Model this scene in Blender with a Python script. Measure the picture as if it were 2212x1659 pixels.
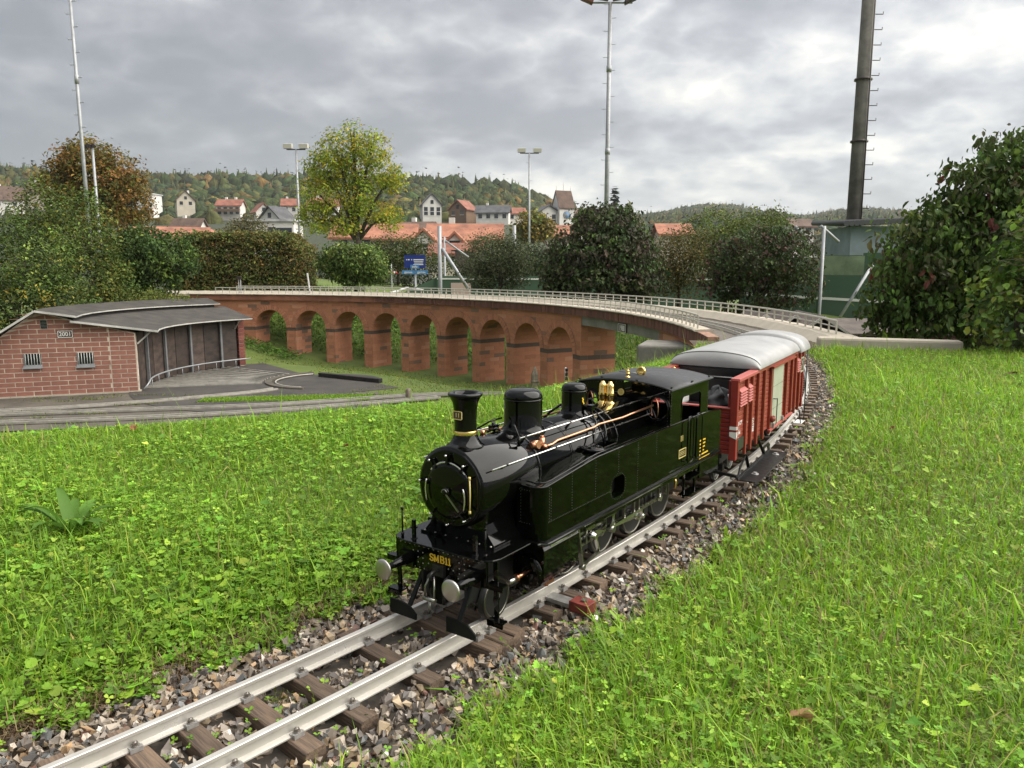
import bpy, math, random
import numpy as np
from mathutils import Vector, Matrix
# ------------------------------------------------------------------ clear
for o in list(bpy.data.objects): bpy.data.objects.remove(o, do_unlink=True)
S = bpy.context.scene
COL = S.collection
R = math.radians
PI = math.pi
rng = np.random.default_rng(7)
random.seed(7)
# ------------------------------------------------------------------ camera
cam = bpy.data.cameras.new('camera')
cam.sensor_fit = 'HORIZONTAL'
cam.angle = 2*math.atan(1106/1640)
cam.clip_start = 0.05; cam.clip_end = 9000
camo = bpy.data.objects.new('camera', cam); COL.objects.link(camo)
camo.location = (0, 0, 0.66)
camo.rotation_euler = (R(90)-math.atan(251.5/1640), 0, 0)
S.camera = camo
# ------------------------------------------------------------------ sky
SUN_AZ, SUN_EL = R(92), R(46)          # azimuth measured from +Y towards +X
W = bpy.data.worlds.new('World'); S.world = W; W.use_nodes = True
nt = W.node_tree; N = nt.nodes; L = nt.links
for n in list(N): N.remove(n)
def wn(t, **k):
    n = N.new(t)
    for a, b in k.items(): setattr(n, a, b)
    return n
def wmath(op, a, b=None, c=None):
    n = wn('ShaderNodeMath', operation=op)
    for i, v in enumerate((a, b, c)):
        if v is None: continue
        if isinstance(v, (int, float)): n.inputs[i].default_value = v
        else: L.new(v, n.inputs[i])
    return n.outputs[0]
out = wn('ShaderNodeOutputWorld'); bg = wn('ShaderNodeBackground'); bg.inputs[1].default_value = 0.1
sky = wn('ShaderNodeTexSky'); sky.sky_type = 'NISHITA'; sky.sun_disc = False
sky.sun_elevation = SUN_EL; sky.sun_rotation = SUN_AZ
tc = wn('ShaderNodeTexCoord'); sep = wn('ShaderNodeSeparateXYZ'); L.new(tc.outputs['Generated'], sep.inputs[0])
zc = wmath('MAXIMUM', sep.outputs[2], 0.0)
den = wmath('ADD', zc, 0.30)
px = wmath('DIVIDE', sep.outputs[0], den); py = wmath('DIVIDE', sep.outputs[1], den)
cmb = wn('ShaderNodeCombineXYZ'); L.new(px, cmb.inputs[0]); L.new(py, cmb.inputs[1])
def wnoise(scale, detail, rough, dist, off):
    m = wn('ShaderNodeMapping'); m.inputs['Location'].default_value = off; L.new(cmb.outputs[0], m.inputs[0])
    m.inputs['Scale'].default_value = (1.0, 1.0, 1)
    n = wn('ShaderNodeTexNoise'); n.inputs['Scale'].default_value = scale; n.inputs['Detail'].default_value = detail
    n.inputs['Roughness'].default_value = rough; n.inputs['Distortion'].default_value = dist
    L.new(m.outputs[0], n.inputs['Vector']); return n.outputs['Fac']
n1 = wnoise(2.3, 10, 0.5, 0.12, (3.1, 1.7, 0)); n2 = wnoise(0.55, 4, 0.5, 0.2, (8.3, 2.2, 0)); n3 = wnoise(5.2, 8, 0.55, 0.15, (1.0, 6.0, 0))
# glow of the hidden sun behind the cloud deck
sd = wn('ShaderNodeVectorMath', operation='DOT_PRODUCT'); L.new(tc.outputs['Generated'], sd.inputs[0])
ge = R(9); ga = R(20)
sd.inputs[1].default_value = (math.sin(ga)*math.cos(ge), math.cos(ga)*math.cos(ge), math.sin(ge))
dot = wmath('MAXIMUM', sd.outputs['Value'], 0.0)
glow = wmath('POWER', dot, 22.0); wide = wmath('POWER', dot, 4.0)
bil = wmath('ABSOLUTE', wmath('SUBTRACT', n3, 0.5))
v = wmath('ADD', wmath('MULTIPLY', n1, 0.88), wmath('ADD', wmath('MULTIPLY', n2, 0.20), wmath('MULTIPLY', bil, -0.50)))
v = wmath('ADD', v, wmath('ADD', wmath('MULTIPLY', glow, 0.065), wmath('MULTIPLY_ADD', wide, 0.05, -0.075)))
ramp = wn('ShaderNodeValToRGB'); L.new(v, ramp.inputs[0])
cr = ramp.color_ramp; cr.interpolation = 'B_SPLINE'
cr.elements[0].position = 0.38; cr.elements[0].color = (0.272, 0.273, 0.277, 1)
cr.elements[1].position = 0.74; cr.elements[1].color = (1.05, 0.98, 0.82, 1)
for p, c in ((0.455, (0.333, 0.333, 0.335, 1)), (0.52, (0.425, 0.426, 0.426, 1)), (0.57, (0.52, 0.515, 0.503, 1)), (0.64, (0.70, 0.685, 0.635, 1))):
    e = cr.elements.new(p); e.color = c
# overcast decks brighten towards the zenith
z2 = wmath('MULTIPLY', zc, zc)
fac = wmath('MULTIPLY_ADD', z2, 3.0, 1.0)
fac = wmath('MULTIPLY', fac, wmath('MULTIPLY_ADD', wide, 0.36, 0.86))
fac = wmath('MULTIPLY', fac, 2.0)
vm = wn('ShaderNodeVectorMath', operation='SCALE'); L.new(ramp.outputs[0], vm.inputs[0]); L.new(fac, vm.inputs['Scale'])
mix = wn('ShaderNodeMix', data_type='RGBA'); mix.inputs[0].default_value = 0.95
L.new(sky.outputs[0], mix.inputs['A']); L.new(vm.outputs[0], mix.inputs['B'])
L.new(mix.outputs['Result'], bg.inputs[0]); L.new(bg.outputs[0], out.inputs[0])
# ------------------------------------------------------------------ sun behind cloud
sl = bpy.data.lights.new('sun', 'SUN'); sl.energy = 1.5; sl.angle = R(85); sl.color = (1, 0.95, 0.87)
so = bpy.data.objects.new('sun', sl); COL.objects.link(so)
so.rotation_euler = Vector((-math.sin(SUN_AZ)*math.cos(SUN_EL), -math.cos(SUN_AZ)*math.cos(SUN_EL), -math.sin(SUN_EL))).to_track_quat('-Z', 'Y').to_euler()
so.location = (0, 0, 30)
vs = S.view_settings; vs.view_transform = 'Standard'; vs.look = 'None'; vs.exposure = 2.3; vs.gamma = 1; vs.use_curve_mapping = False
S.render.engine = 'CYCLES'
S.cycles.max_bounces = 5; S.cycles.diffuse_bounces = 2; S.cycles.glossy_bounces = 3; S.cycles.transmission_bounces = 3; S.cycles.transparent_max_bounces = 4

# ------------------------------------------------------------------ materials
def mat(name, col, rough=0.6, metal=0.0, spec=0.5, var=0.0, vscale=8.0, col2=None, bump=0.0, bscale=40.0, coat=0.0, attr=None, transl=0.0, coord='Object', detail=4.0, stretch=None, objrand=0.0, rvar=0.0, emit=None):
    m = bpy.data.materials.new(name); m.use_nodes = True
    t = m.node_tree; n = t.nodes; l = t.links
    p = n['Principled BSDF']; o = n['Material Output']
    p.inputs['Roughness'].default_value = rough; p.inputs['Metallic'].default_value = metal
    p.inputs['Specular IOR Level'].default_value = spec; p.inputs['Coat Weight'].default_value = coat
    p.inputs['Coat Roughness'].default_value = 0.03
    p.inputs['Base Color'].default_value = (*col, 1)
    src = None
    if attr:
        a = n.new('ShaderNodeAttribute'); a.attribute_name = attr; src = a.outputs['Color']
    if var or bump or rvar:
        tcn = n.new('ShaderNodeTexCoord'); vec = tcn.outputs[coord]
        if stretch:
            mp = n.new('ShaderNodeMapping'); mp.inputs['Scale'].default_value = stretch; l.new(vec, mp.inputs[0]); vec = mp.outputs[0]
    if var or rvar:
        ns = n.new('ShaderNodeTexNoise'); ns.inputs['Scale'].default_value = vscale; ns.inputs['Detail'].default_value = detail
        ns.inputs['Roughness'].default_value = 0.62; l.new(vec, ns.inputs['Vector'])
    if var:
        mr = n.new('ShaderNodeMapRange'); mr.inputs[1].default_value = 0.32; mr.inputs[2].default_value = 0.68
        l.new(ns.outputs['Fac'], mr.inputs[0])
        if col2:
            mx = n.new('ShaderNodeMix'); mx.data_type = 'RGBA'
            ml = n.new('ShaderNodeMath'); ml.operation = 'MULTIPLY'; ml.inputs[1].default_value = var
            l.new(mr.outputs[0], ml.inputs[0]); l.new(ml.outputs[0], mx.inputs[0])
            if src: l.new(src, mx.inputs['A'])
            else: mx.inputs['A'].default_value = (*col, 1)
            mx.inputs['B'].default_value = (*col2, 1); src = mx.outputs['Result']
        else:
            hs = n.new('ShaderNodeHueSaturation')
            if src: l.new(src, hs.inputs['Color'])
            else: hs.inputs['Color'].default_value = (*col, 1)
            m2 = n.new('ShaderNodeMapRange'); m2.inputs[3].default_value = 1-var; m2.inputs[4].default_value = 1+var
            l.new(mr.outputs[0], m2.inputs[0]); l.new(m2.outputs[0], hs.inputs['Value']); src = hs.outputs[0]
    if rvar:
        m3 = n.new('ShaderNodeMapRange'); m3.inputs[1].default_value = 0.3; m3.inputs[2].default_value = 0.7
        m3.inputs[3].default_value = max(0.02, rough-rvar); m3.inputs[4].default_value = min(1, rough+rvar)
        l.new(ns.outputs['Fac'], m3.inputs[0]); l.new(m3.outputs[0], p.inputs['Roughness'])
    if objrand:
        oi = n.new('ShaderNodeObjectInfo'); hs = n.new('ShaderNodeHueSaturation')
        if src: l.new(src, hs.inputs['Color'])
        else: hs.inputs['Color'].default_value = (*col, 1)
        mr = n.new('ShaderNodeMapRange'); mr.inputs[3].default_value = 1-objrand; mr.inputs[4].default_value = 1+objrand
        l.new(oi.outputs['Random'], mr.inputs[0]); l.new(mr.outputs[0], hs.inputs['Value']); src = hs.outputs[0]
    if src: l.new(src, p.inputs['Base Color'])
    if bump:
        nb = n.new('ShaderNodeTexNoise'); nb.inputs['Scale'].default_value = bscale; nb.inputs['Detail'].default_value = 5
        l.new(vec, nb.inputs['Vector'])
        b = n.new('ShaderNodeBump'); b.inputs['Strength'].default_value = bump; b.inputs['Distance'].default_value = 0.2/bscale
        l.new(nb.outputs['Fac'], b.inputs['Height']); l.new(b.outputs[0], p.inputs['Normal'])
    if transl:
        tr = n.new('ShaderNodeBsdfTranslucent'); ms = n.new('ShaderNodeMixShader'); ms.inputs[0].default_value = transl
        if src: l.new(src, tr.inputs[0])
        else: tr.inputs[0].default_value = (*col, 1)
        l.new(p.outputs[0], ms.inputs[1]); l.new(tr.outputs[0], ms.inputs[2]); l.new(ms.outputs[0], o.inputs[0])
    return m
M = {}
def dm(name, *a, **k): M[name] = mat(name, *a, **k); return M[name]
# ------------------------------------------------------------------ objects
def obj(name, me, parent=None, loc=None, rot=None, kind=None, label=None):
    o = bpy.data.objects.new(name, me); COL.objects.link(o)
    if parent is not None: o.parent = parent
    if loc is not None: o.location = loc
    if rot is not None: o.rotation_euler = rot
    if kind: o['kind'] = kind
    if label: o['label'] = label
    return o
def tag(o, label, cat, group=None):
    o['label'] = label; o['category'] = cat
    if group: o['group'] = group
    return o
def thing(name, label, cat, loc=(0, 0, 0), rz=0.0, group=None):
    o = obj(name, None, None, loc, (0, 0, rz)); o.empty_display_size = 0.1
    return tag(o, label, cat, group)
def npmesh(name, V, F, mats=(), col=None, smooth=False, nper=None, fmat=None):
    """V (n,3); F either list of tuples or (m,k) array"""
    me = bpy.data.meshes.new(name)
    V = np.asarray(V, dtype=np.float32)
    if isinstance(F, np.ndarray):
        m, k = F.shape; loops = F.astype(np.int32).ravel(); starts = np.arange(0, m*k, k, dtype=np.int32)
    else:
        ln = np.array([len(f) for f in F], dtype=np.int32); m = len(F)
        loops = np.fromiter((i for f in F for i in f), dtype=np.int32, count=int(ln.sum()))
        starts = np.concatenate(([0], np.cumsum(ln)[:-1])).astype(np.int32)
    me.vertices.add(len(V)); me.vertices.foreach_set('co', V.ravel())
    me.loops.add(len(loops)); me.loops.foreach_set('vertex_index', loops)
    me.polygons.add(m); me.polygons.foreach_set('loop_start', starts)
    me.polygons.foreach_set('use_smooth', np.full(m, bool(smooth), dtype=bool))
    for q in mats: me.materials.append(q)
    if fmat is not None: me.polygons.foreach_set('material_index', np.asarray(fmat, dtype=np.int32))
    if col is not None:
        a = me.color_attributes.new('col', 'FLOAT_COLOR', 'POINT')
        c = np.ones((len(V), 4), dtype=np.float32); c[:, :3] = col; a.data.foreach_set('color', c.ravel())
    me.update(calc_edges=True); me.validate()
    return me
class MB:
    """collects shapes into one mesh; faces remember smooth flag"""
    def __init__(s): s.v = []; s.f = []; s.sm = []
    def add(s, vs, fs, smooth=False):
        b = len(s.v); s.v += [tuple(map(float, p)) for p in vs]
        s.f += [tuple(b+i for i in f) for f in fs]; s.sm += [smooth]*len(fs); return s
    def box(s, c, size, rot=None, taper=None, bev=0.0):
        hx, hy, hz = size[0]/2, size[1]/2, size[2]/2
        P = [(-hx, -hy, -hz), (hx, -hy, -hz), (hx, hy, -hz), (-hx, hy, -hz), (-hx, -hy, hz), (hx, -hy, hz), (hx, hy, hz), (-hx, hy, hz)]
        if taper: P[4:] = [(x*taper, y*taper, z) for x, y, z in P[4:]]
        if rot is not None:
            m = rot if isinstance(rot, Matrix) else Matrix.Rotation(rot, 3, 'Z')
            P = [tuple(m @ Vector(p)) for p in P]
        P = [(p[0]+c[0], p[1]+c[1], p[2]+c[2]) for p in P]
        return s.add(P, [(0, 3, 2, 1), (4, 5, 6, 7), (0, 1, 5, 4), (1, 2, 6, 5), (2, 3, 7, 6), (3, 0, 4, 7)])
    def b2(s, x0, x1, y0, y1, z0, z1): return s.box(((x0+x1)/2, (y0+y1)/2, (z0+z1)/2), (abs(x1-x0), abs(y1-y0), abs(z1-z0)))
    def bar(s, p, q, w, h, up=(0, 0, 1)):
        p = Vector(p); q = Vector(q); d = q-p; ln = d.length
        if ln < 1e-9: return s
        d.normalize(); u = Vector(up); y = u.cross(d)
        if y.length < 1e-6: y = Vector((0, 1, 0)).cross(d)
        y.normalize(); z = d.cross(y)
        m = Matrix((d, y, z)).transposed()
        return s.box((p+q)/2, (ln, w, h), m)
    def tube(s, pts, r, n=8, cap=True, smooth=True, closed=False):
        pts = [Vector(p) for p in pts]; k = len(pts)
        rs = r if isinstance(r, (list, tuple)) else [r]*k
        V = []; prev = None
        for i, p in enumerate(pts):
            if closed: d = pts[(i+1) % k]-pts[i-1]
            else: d = pts[min(i+1, k-1)]-pts[max(i-1, 0)]
            d.normalize()
            if prev is None:
                a = Vector((0, 0, 1)) if abs(d.z) < 0.9 else Vector((1, 0, 0))
                x = a.cross(d).normalized()
            else: x = (prev-d*prev.dot(d)).normalized()
            prev = x; y = d.cross(x)
            V += [p+x*(rs[i]*math.cos(2*PI*j/n))+y*(rs[i]*math.sin(2*PI*j/n)) for j in range(n)]
        F = []
        for i in range(k if closed else k-1):
            a = i*n; b = ((i+1) % k)*n
            F += [(a+j, a+(j+1) % n, b+(j+1) % n, b+j) for j in range(n)]
        s.add(V, F, smooth)
        if cap and not closed:
            b = len(s.v)-len(V)
            s.f.append(tuple(b+j for j in reversed(range(n)))); s.sm.append(False)
            s.f.append(tuple(b+(k-1)*n+j for j in range(n))); s.sm.append(False)
        return s
    def cyl(s, p, q, r, r2=None, n=16, smooth=True): return s.tube([p, q], [r, r if r2 is None else r2], n, True, smooth)
    def lathe(s, prof, o=(0, 0, 0), axis='Z', n=24, a0=0, a1=2*PI, smooth=True, caps=True):
        full = abs(a1-a0-2*PI) < 1e-6; m = n if full else n+1
        V = []
        for r, h in prof:
            for j in range(m):
                t = a0+(a1-a0)*j/n; x, y = r*math.cos(t), r*math.sin(t)
                q = (x, y, h) if axis == 'Z' else ((h, x, y) if axis == 'X' else (y, h, x))
                V.append((q[0]+o[0], q[1]+o[1], q[2]+o[2]))
        F = []
        for i in range(len(prof)-1):
            for j in range(n):
                a, b = i*m+j, i*m+(j+1) % m; F.append((a, b, b+m, a+m))
        s.add(V, F, smooth)
        b0 = len(s.v)-len(V)
        if caps and full:
            if prof[0][0] > 1e-6: s.f.append(tuple(b0+j for j in reversed(range(m)))); s.sm.append(False)
            if prof[-1][0] > 1e-6: s.f.append(tuple(b0+(len(prof)-1)*m+j for j in range(m))); s.sm.append(False)
        return s
    def prism(s, poly, z0, z1, axis='Z', smooth=False):
        """poly 2-D outline extruded along axis; for Y: (x,z) pairs, for X: (y,z) pairs"""
        k = len(poly)
        def m(p, h): return (p[0], p[1], h) if axis == 'Z' else ((p[0], h, p[1]) if axis == 'Y' else (h, p[0], p[1]))
        V = [m(p, z0) for p in poly]+[m(p, z1) for p in poly]
        F = [tuple(reversed(range(k))), tuple(range(k, 2*k))]
        s.add(V, F)
        b = len(s.v)-2*k
        for i in range(k): s.f.append((b+i, b+(i+1) % k, b+k+(i+1) % k, b+k+i)); s.sm.append(smooth)
        return s
    def ring(s, outer, inner, z0, z1, axis='Z'):
        """two matching outlines (same count) -> frame with a hole"""
        k = len(outer)
        def m(p, h): return (p[0], p[1], h) if axis == 'Z' else ((p[0], h, p[1]) if axis == 'Y' else (h, p[0], p[1]))
        V = [m(p, z0) for p in outer]+[m(p, z0) for p in inner]+[m(p, z1) for p in outer]+[m(p, z1) for p in inner]
        F = []
        for i in range(k):
            j = (i+1) % k
            F += [(i, j, k+j, k+i), (2*k+i, 3*k+i, 3*k+j, 2*k+j), (i, 2*k+i, 2*k+j, j), (k+i, k+j, 3*k+j, 3*k+i)]
        return s.add(V, F)
    def dome(s, c, r, n=6, axis=(0, 0, 1), h=None):
        """small rivet / bolt head"""
        a = Vector(axis).normalized(); u = a.orthogonal().normalized(); w = a.cross(u); c = Vector(c); h = h or r*0.6
        V = [c+u*(r*math.cos(2*PI*j/n))+w*(r*math.sin(2*PI*j/n)) for j in range(n)]
        V += [c+a*h*0.8+u*(0.62*r*math.cos(2*PI*j/n))+w*(0.62*r*math.sin(2*PI*j/n)) for j in range(n)]+[c+a*h]
        F = [(j, (j+1) % n, n+(j+1) % n, n+j) for j in range(n)]+[(n+j, n+(j+1) % n, 2*n) for j in range(n)]
        return s.add(V, F, True)
    def mesh(s, name, m):
        # faces are turned outward by bmesh
        me = npmesh(name, s.v, s.f, [m] if m else [])
        me.polygons.foreach_set('use_smooth', np.array(s.sm[:len(me.polygons)], dtype=bool))
        import bmesh
        bm = bmesh.new(); bm.from_mesh(me); bmesh.ops.recalc_face_normals(bm, faces=bm.faces); bm.to_mesh(me); bm.free()
        return me
    def build(s, name, m, parent=None, loc=None, rot=None, kind=None, label=None):
        return obj(name, s.mesh(name, M[m] if isinstance(m, str) else m), parent, loc, rot, kind, label)
def bevel(o, w=0.002, seg=2):
    b = o.modifiers.new('bevel', 'BEVEL'); b.width = w; b.segments = seg; b.limit_method = 'ANGLE'; b.angle_limit = R(40)
    return o
def rrect(x0, x1, y0, y1, r, k=4):
    P = []
    for cx, cy, a in ((x1-r, y1-r, 0), (x0+r, y1-r, 90), (x0+r, y0+r, 180), (x1-r, y0+r, 270)):
        for i in range(k+1):
            t = R(a+90*i/k); P.append((cx+r*math.cos(t), cy+r*math.sin(t)))
    return P
def text_mesh(body, size, depth, m, name='lettering', align='CENTER', xs=1.0):
    c = bpy.data.curves.new(name, 'FONT'); c.body = body; c.size = size; c.extrude = depth; c.align_x = align; c.align_y = 'CENTER'
    c.resolution_u = 3; c.offset = size*0.012
    o = bpy.data.objects.new(name, c); COL.objects.link(o)
    bpy.context.view_layer.update()
    me = bpy.data.meshes.new_from_object(o.evaluated_get(bpy.context.evaluated_depsgraph_get()))
    bpy.data.objects.remove(o, do_unlink=True); bpy.data.curves.remove(c)
    me.materials.clear(); me.materials.append(M[m] if isinstance(m, str) else m)
    if xs != 1.0: me.transform(Matrix.Diagonal((xs, 1, 1, 1)))
    me.name = name
    return me
# ------------------------------------------------------------------ shared layout: one circle carries track and viaduct
CX, CY, RC = -8.703, 8.485, 11.135
def pc(r, deg, z=0.0): t = R(deg); return (CX+r*math.cos(t), CY+r*math.sin(t), z)
def arc(s): return math.degrees(s/RC)        # arc length on the centre line -> degrees
# ================================================================== palette
dm('soil', (0.07, 0.05, 0.03), 0.95, var=0.5, vscale=9, bump=1.0, bscale=55, detail=8)
dm('steel', (0.60, 0.58, 0.535), 0.36, metal=0.45, var=0.6, vscale=13, rvar=0.12, col2=(0.30, 0.275, 0.235), detail=10)
dm('galv', (0.30, 0.31, 0.32), 0.5, metal=0.35, var=0.15, vscale=6)
dm('clip', (0.36, 0.355, 0.345), 0.45, metal=0.6, var=0.3, vscale=60)
dm('bolt', (0.22, 0.2, 0.18), 0.4, metal=0.8)
dm('sleeper', (0.165, 0.112, 0.074), 0.8, var=0.75, vscale=22, col2=(0.03, 0.022, 0.017), stretch=(6, 0.5, 6), bump=0.5, bscale=30, objrand=0.3)
dm('stone', (0.3, 0.3, 0.3), 0.55, attr='col', var=0.18, vscale=120, bump=0.25, bscale=160)
dm('stone_far', (0.085, 0.072, 0.06), 0.9, var=0.7, vscale=40, col2=(0.21, 0.185, 0.155), bump=0.9, bscale=60, detail=6)
# ================================================================== terrain
def sstep(a, b, x): t = np.clip((x-a)/(b-a), 0, 1); return t*t*(3-2*t)
def wob(x, y, f=1.0): return (np.sin(1.7*f*x+0.6*f*y+1.3)+np.sin(0.9*f*x-1.9*f*y+4.1)+np.sin(2.9*f*x+2.3*f*y)*0.5)/2.5
def polar(x, y):
    dx, dy = x-CX, y-CY
    return np.hypot(dx, dy)-RC, np.degrees(np.arctan2(dy, dx))
CRS = [-14, -9, -7.6, -6.68, -5.81, -5.1, -4.56, -4.1, -3.48, -2.93, -1.6, 0, 2]
CRO = [-3.9, -3.2, -2.74, -2.36, -1.80, -1.50, -1.42, -1.24, -1.13, -0.95, -0.6, -0.5, -0.5]
def crest(a): return np.interp(np.radians(a)*RC, CRS, CRO)
def ground(x, y):
    x = np.asarray(x, float); y = np.asarray(y, float)
    off, a = polar(x, y); r = off+RC
    # low yard and the foot of the viaduct
    foot = np.interp(a, [-40, 5, 20, 36, 42, 60, 67, 73, 80, 92], [-1.47, -1.25, -1.3, -1.62, -1.70, -1.66, -1.61, -1.42, -1.1, -0.7])
    yard = -1.47+(foot+1.47)*sstep(8.9, 10.1, r)
    bank = np.interp(r, [11.4, 12.0, 14.3, 18, 40, 120], [0, 0.2, 1.25, 1.2, 0.5, 0.1])*sstep(12, 30, a)
    yard = yard+bank
    yard = np.where((a > 95) | (a < -60), -1.47+0.5*sstep(12, 16, r), yard)
    # grassed embankment carrying the track
    top = -0.022+0.010*wob(x, y, 1.3)
    top = top+0.03*sstep(0.2, 1.6, off)+0.05*sstep(1.5, 4, off)
    top = np.where(np.abs(off) < 0.46, np.minimum(top, -0.085), top)
    k = crest(a)-off
    top = top-np.where(k > -0.5, 0.35*np.clip(k+0.5, 0, 1)**2+0.72*np.clip(k-0.15, 0, 9), 0)
    w = 1-sstep(-8.5, -4.0, a)
    w = np.where(a < -75, 1.0, w)
    out = sstep(0.75, 1.3, off)*sstep(-9, -5, a)
    beyond = sstep(0.0, 0.25, y-(6.18-0.36*(x-2.9)))*sstep(1.2, 1.5, off)
    w = w*(1-out)*(1-beyond)
    low = np.where(off > 0, np.where(a > 7, yard, -0.85), yard)
    z = np.maximum(low, low+(top-low)*w)
    z = np.where(off < 0.3, np.maximum(z, low), z)
    d = np.hypot(x, y)
    return np.where(d > 45, -1.6, z)
def grow(a, b, s0, k=1.25):
    v = [a]; s = s0
    while (v[-1] < b) if b > a else (v[-1] > b):
        v.append(v[-1]+(s if b > a else -s)); s *= k
    return v
dm('turf', (0.06, 0.10, 0.016), 0.95, var=0.85, vscale=1.1, col2=(0.12, 0.155, 0.026), bump=0.8, bscale=25, detail=8, coord='Object')
xs = sorted(set(grow(-13, -1700, 0.3))) + list(np.arange(-12.9, 7.0, 0.14)) + grow(7.0, 1700, 0.3)
ys = sorted(set(grow(-0.6, -300, 0.3))) + list(np.arange(-0.5, 22, 0.14)) + grow(22, 1500, 0.3)
X, Y = np.meshgrid(np.array(xs), np.array(ys)); Z = ground(X, Y)
nx, ny = len(xs), len(ys)
idx = np.arange(nx*ny).reshape(ny, nx)
F = np.stack([idx[:-1, :-1], idx[:-1, 1:], idx[1:, 1:], idx[1:, :-1]], -1).reshape(-1, 4)
off, a_ = polar(X.ravel(), Y.ravel())
me = npmesh('ground', np.stack([X, Y, Z], -1).reshape(-1, 3), F, [M['turf']], smooth=True)
obj('ground', me, kind='structure')

# ================================================================== track
track = thing('railway_track', 'narrow ballasted miniature railway track with bare metal rails curving under the train', 'railway track', pc(RC, -38, -0.03))
bpy.context.view_layer.update()
def adopt(o, par):
    """parent but keep world-space coordinates (parent carries no rotation)"""
    o.parent = par; o.location = Vector(o.location)-par.location if o.location.length else -par.location
    return o
RP = [(-.0115, 0), (.0115, 0), (.0115, .0022), (.0028, .005), (.0021, .0175), (.0056, .0202), (.0058, .025), (.0048, .026), (-.0048, .026), (-.0058, .025), (-.0056, .0202), (-.0021, .0175), (-.0028, .005), (-.0115, .0022)]
def sweep(prof, r0, z0, a0, a1, step):
    n = max(2, int(abs(a1-a0)/step)); V = []; Fc = []; k = len(prof)
    for i in range(n+1):
        a = a0+(a1-a0)*i/n
        for p in prof: V.append(pc(r0+p[0], a, z0+p[1]))
    for i in range(n):
        for j in range(k): Fc.append((i*k+j, i*k+(j+1) % k, (i+1)*k+(j+1) % k, (i+1)*k+j))
    return V, Fc+[tuple(range(k)), tuple(range(n*k, n*k+k))]
for sgn in (-1, 1):
    mb = MB(); mb.add(*sweep(RP, RC+sgn*0.0705, -0.026, -50, 84, 0.6))
    o = mb.build('rail', 'steel', None); adopt(o, track)
# sleepers with clips
SL = [-8.62, -8.53, -8.44, -8.355, -8.262, -8.187, -8.09, -7.991, -7.848, -7.703, -7.669, -7.632]
s = -7.52
while s < -1.2: SL.append(s); s += 0.098+random.uniform(-0.012, 0.02)
# a sleeper is a plank with rough, slightly split ends
def sleeper_mesh(seed):
    rr = random.Random(seed); mb = MB(); n = 8; V = []
    for i in range(n+1):
        y = -0.129+0.258*i/n; wd = 0.0165+rr.uniform(-.0007, .0007); t = 0.0+rr.uniform(-.0006, .0006)
        c = 0.0022
        V += [(-wd, y, -0.032), (wd, y, -0.032), (wd, y, t-c), (wd-c, y, t), (-wd+c, y, t), (-wd, y, t-c)]
    Fc = []
    for i in range(n):
        for j in range(6): Fc.append((i*6+j, i*6+(j+1) % 6, i*6+6+(j+1) % 6, i*6+6+j))
    mb.add(V, Fc+[tuple(range(6)), tuple(range(n*6, n*6+6))])
    return mb.mesh('sleeper', M['sleeper'])
SM = [sleeper_mesh(i) for i in range(4)]
mb = MB(); mb.box((0, 0, .0025), (.018, .014, .005)); mb.box((0, .003, .006), (.018, .008, .002)); CLIP = mb.mesh('rail_clip', M['clip'])
mb = MB(); mb.cyl((0, 0, 0), (0, 0, .0018), .006, n=12); mb.cyl((0, 0, .0018), (0, 0, .006), .0043, n=6, smooth=False); mb.dome((0, 0, .006), .0025, 6); BOLT = mb.mesh('bolt', M['bolt'])
tl = track.location
for i, s in enumerate(SL):
    a = arc(s); p = Vector(pc(RC+random.uniform(-.006, .006), a, -0.0265))
    ra = R(a)-PI/2+random.uniform(-.02, .02)
    so_ = obj('sleeper', SM[i % 4], track, p-tl, (0, 0, ra))
    for yy in (-0.0585, 0.0825) if s < -2.5 else ():
        c = obj('rail_clip', CLIP, so_, (random.uniform(-.002, .002), yy, 0.0005), (0, 0, random.uniform(-.08, .08)))
        obj('bolt', BOLT, so_, (c.location.x, yy, 0.0073), (0, 0, random.uniform(0, 1)))
# ================================================================== ballast
# bed sheet under the loose stones
def strip(r0f, r1f, zf, a0, a1, na, nr):
    A = np.linspace(a0, a1, na); V = []
    for a in A:
        for j in range(nr+1):
            t = j/nr; r = r0f(a)+(r1f(a)-r0f(a))*t; V.append(pc(r, a, zf(a, t)))
    i = np.arange(na*(nr+1)).reshape(na, nr+1)
    return np.array(V), np.stack([i[:-1, :-1], i[:-1, 1:], i[1:, 1:], i[1:, :-1]], -1).reshape(-1, 4)
V, Fc = strip(lambda a: RC-0.23, lambda a: RC+0.235, lambda a, t: -0.052-0.012*abs(2*t-1)**3, -50, -6.6, 260, 12)
na = 420; V3 = []
for i in range(na):
    a = -50+43.5*i/(na-1); q = i*.37
    for o_, z_ in ((-.66, -.034), (-.42, -.035), (-.33+.01*math.sin(q), -.038+.004*math.sin(q*3)), (-.27+.008*math.sin(q*1.7), -.058), (-.235, -.072)): V3.append(pc(RC+o_, a, z_))
i3 = np.arange(na*5).reshape(na, 5); F3 = np.stack([i3[:-1, :-1], i3[:-1, 1:], i3[1:, 1:], i3[1:, :-1]], -1).reshape(-1, 4)
obj('soil_edge', npmesh('soil_edge', V3, F3, [M['soil']], smooth=True), kind='structure')
V4 = [pc(RC+o_+.012*math.sin(i*.9), -50+43.5*i/(na-1), z_) for i in range(na) for o_, z_ in ((.22, -.072), (.27, -.054), (.36, -.03), (.5, -.02), (.68, -.018))]
obj('soil_edge', npmesh('soil_edge', V4, F3, [M['soil']], smooth=True), kind='structure')
dm('bed', (0.06, 0.05, 0.04), 0.95, var=0.6, vscale=60, col2=(0.11, 0.095, 0.075), bump=0.9, bscale=80)
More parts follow.
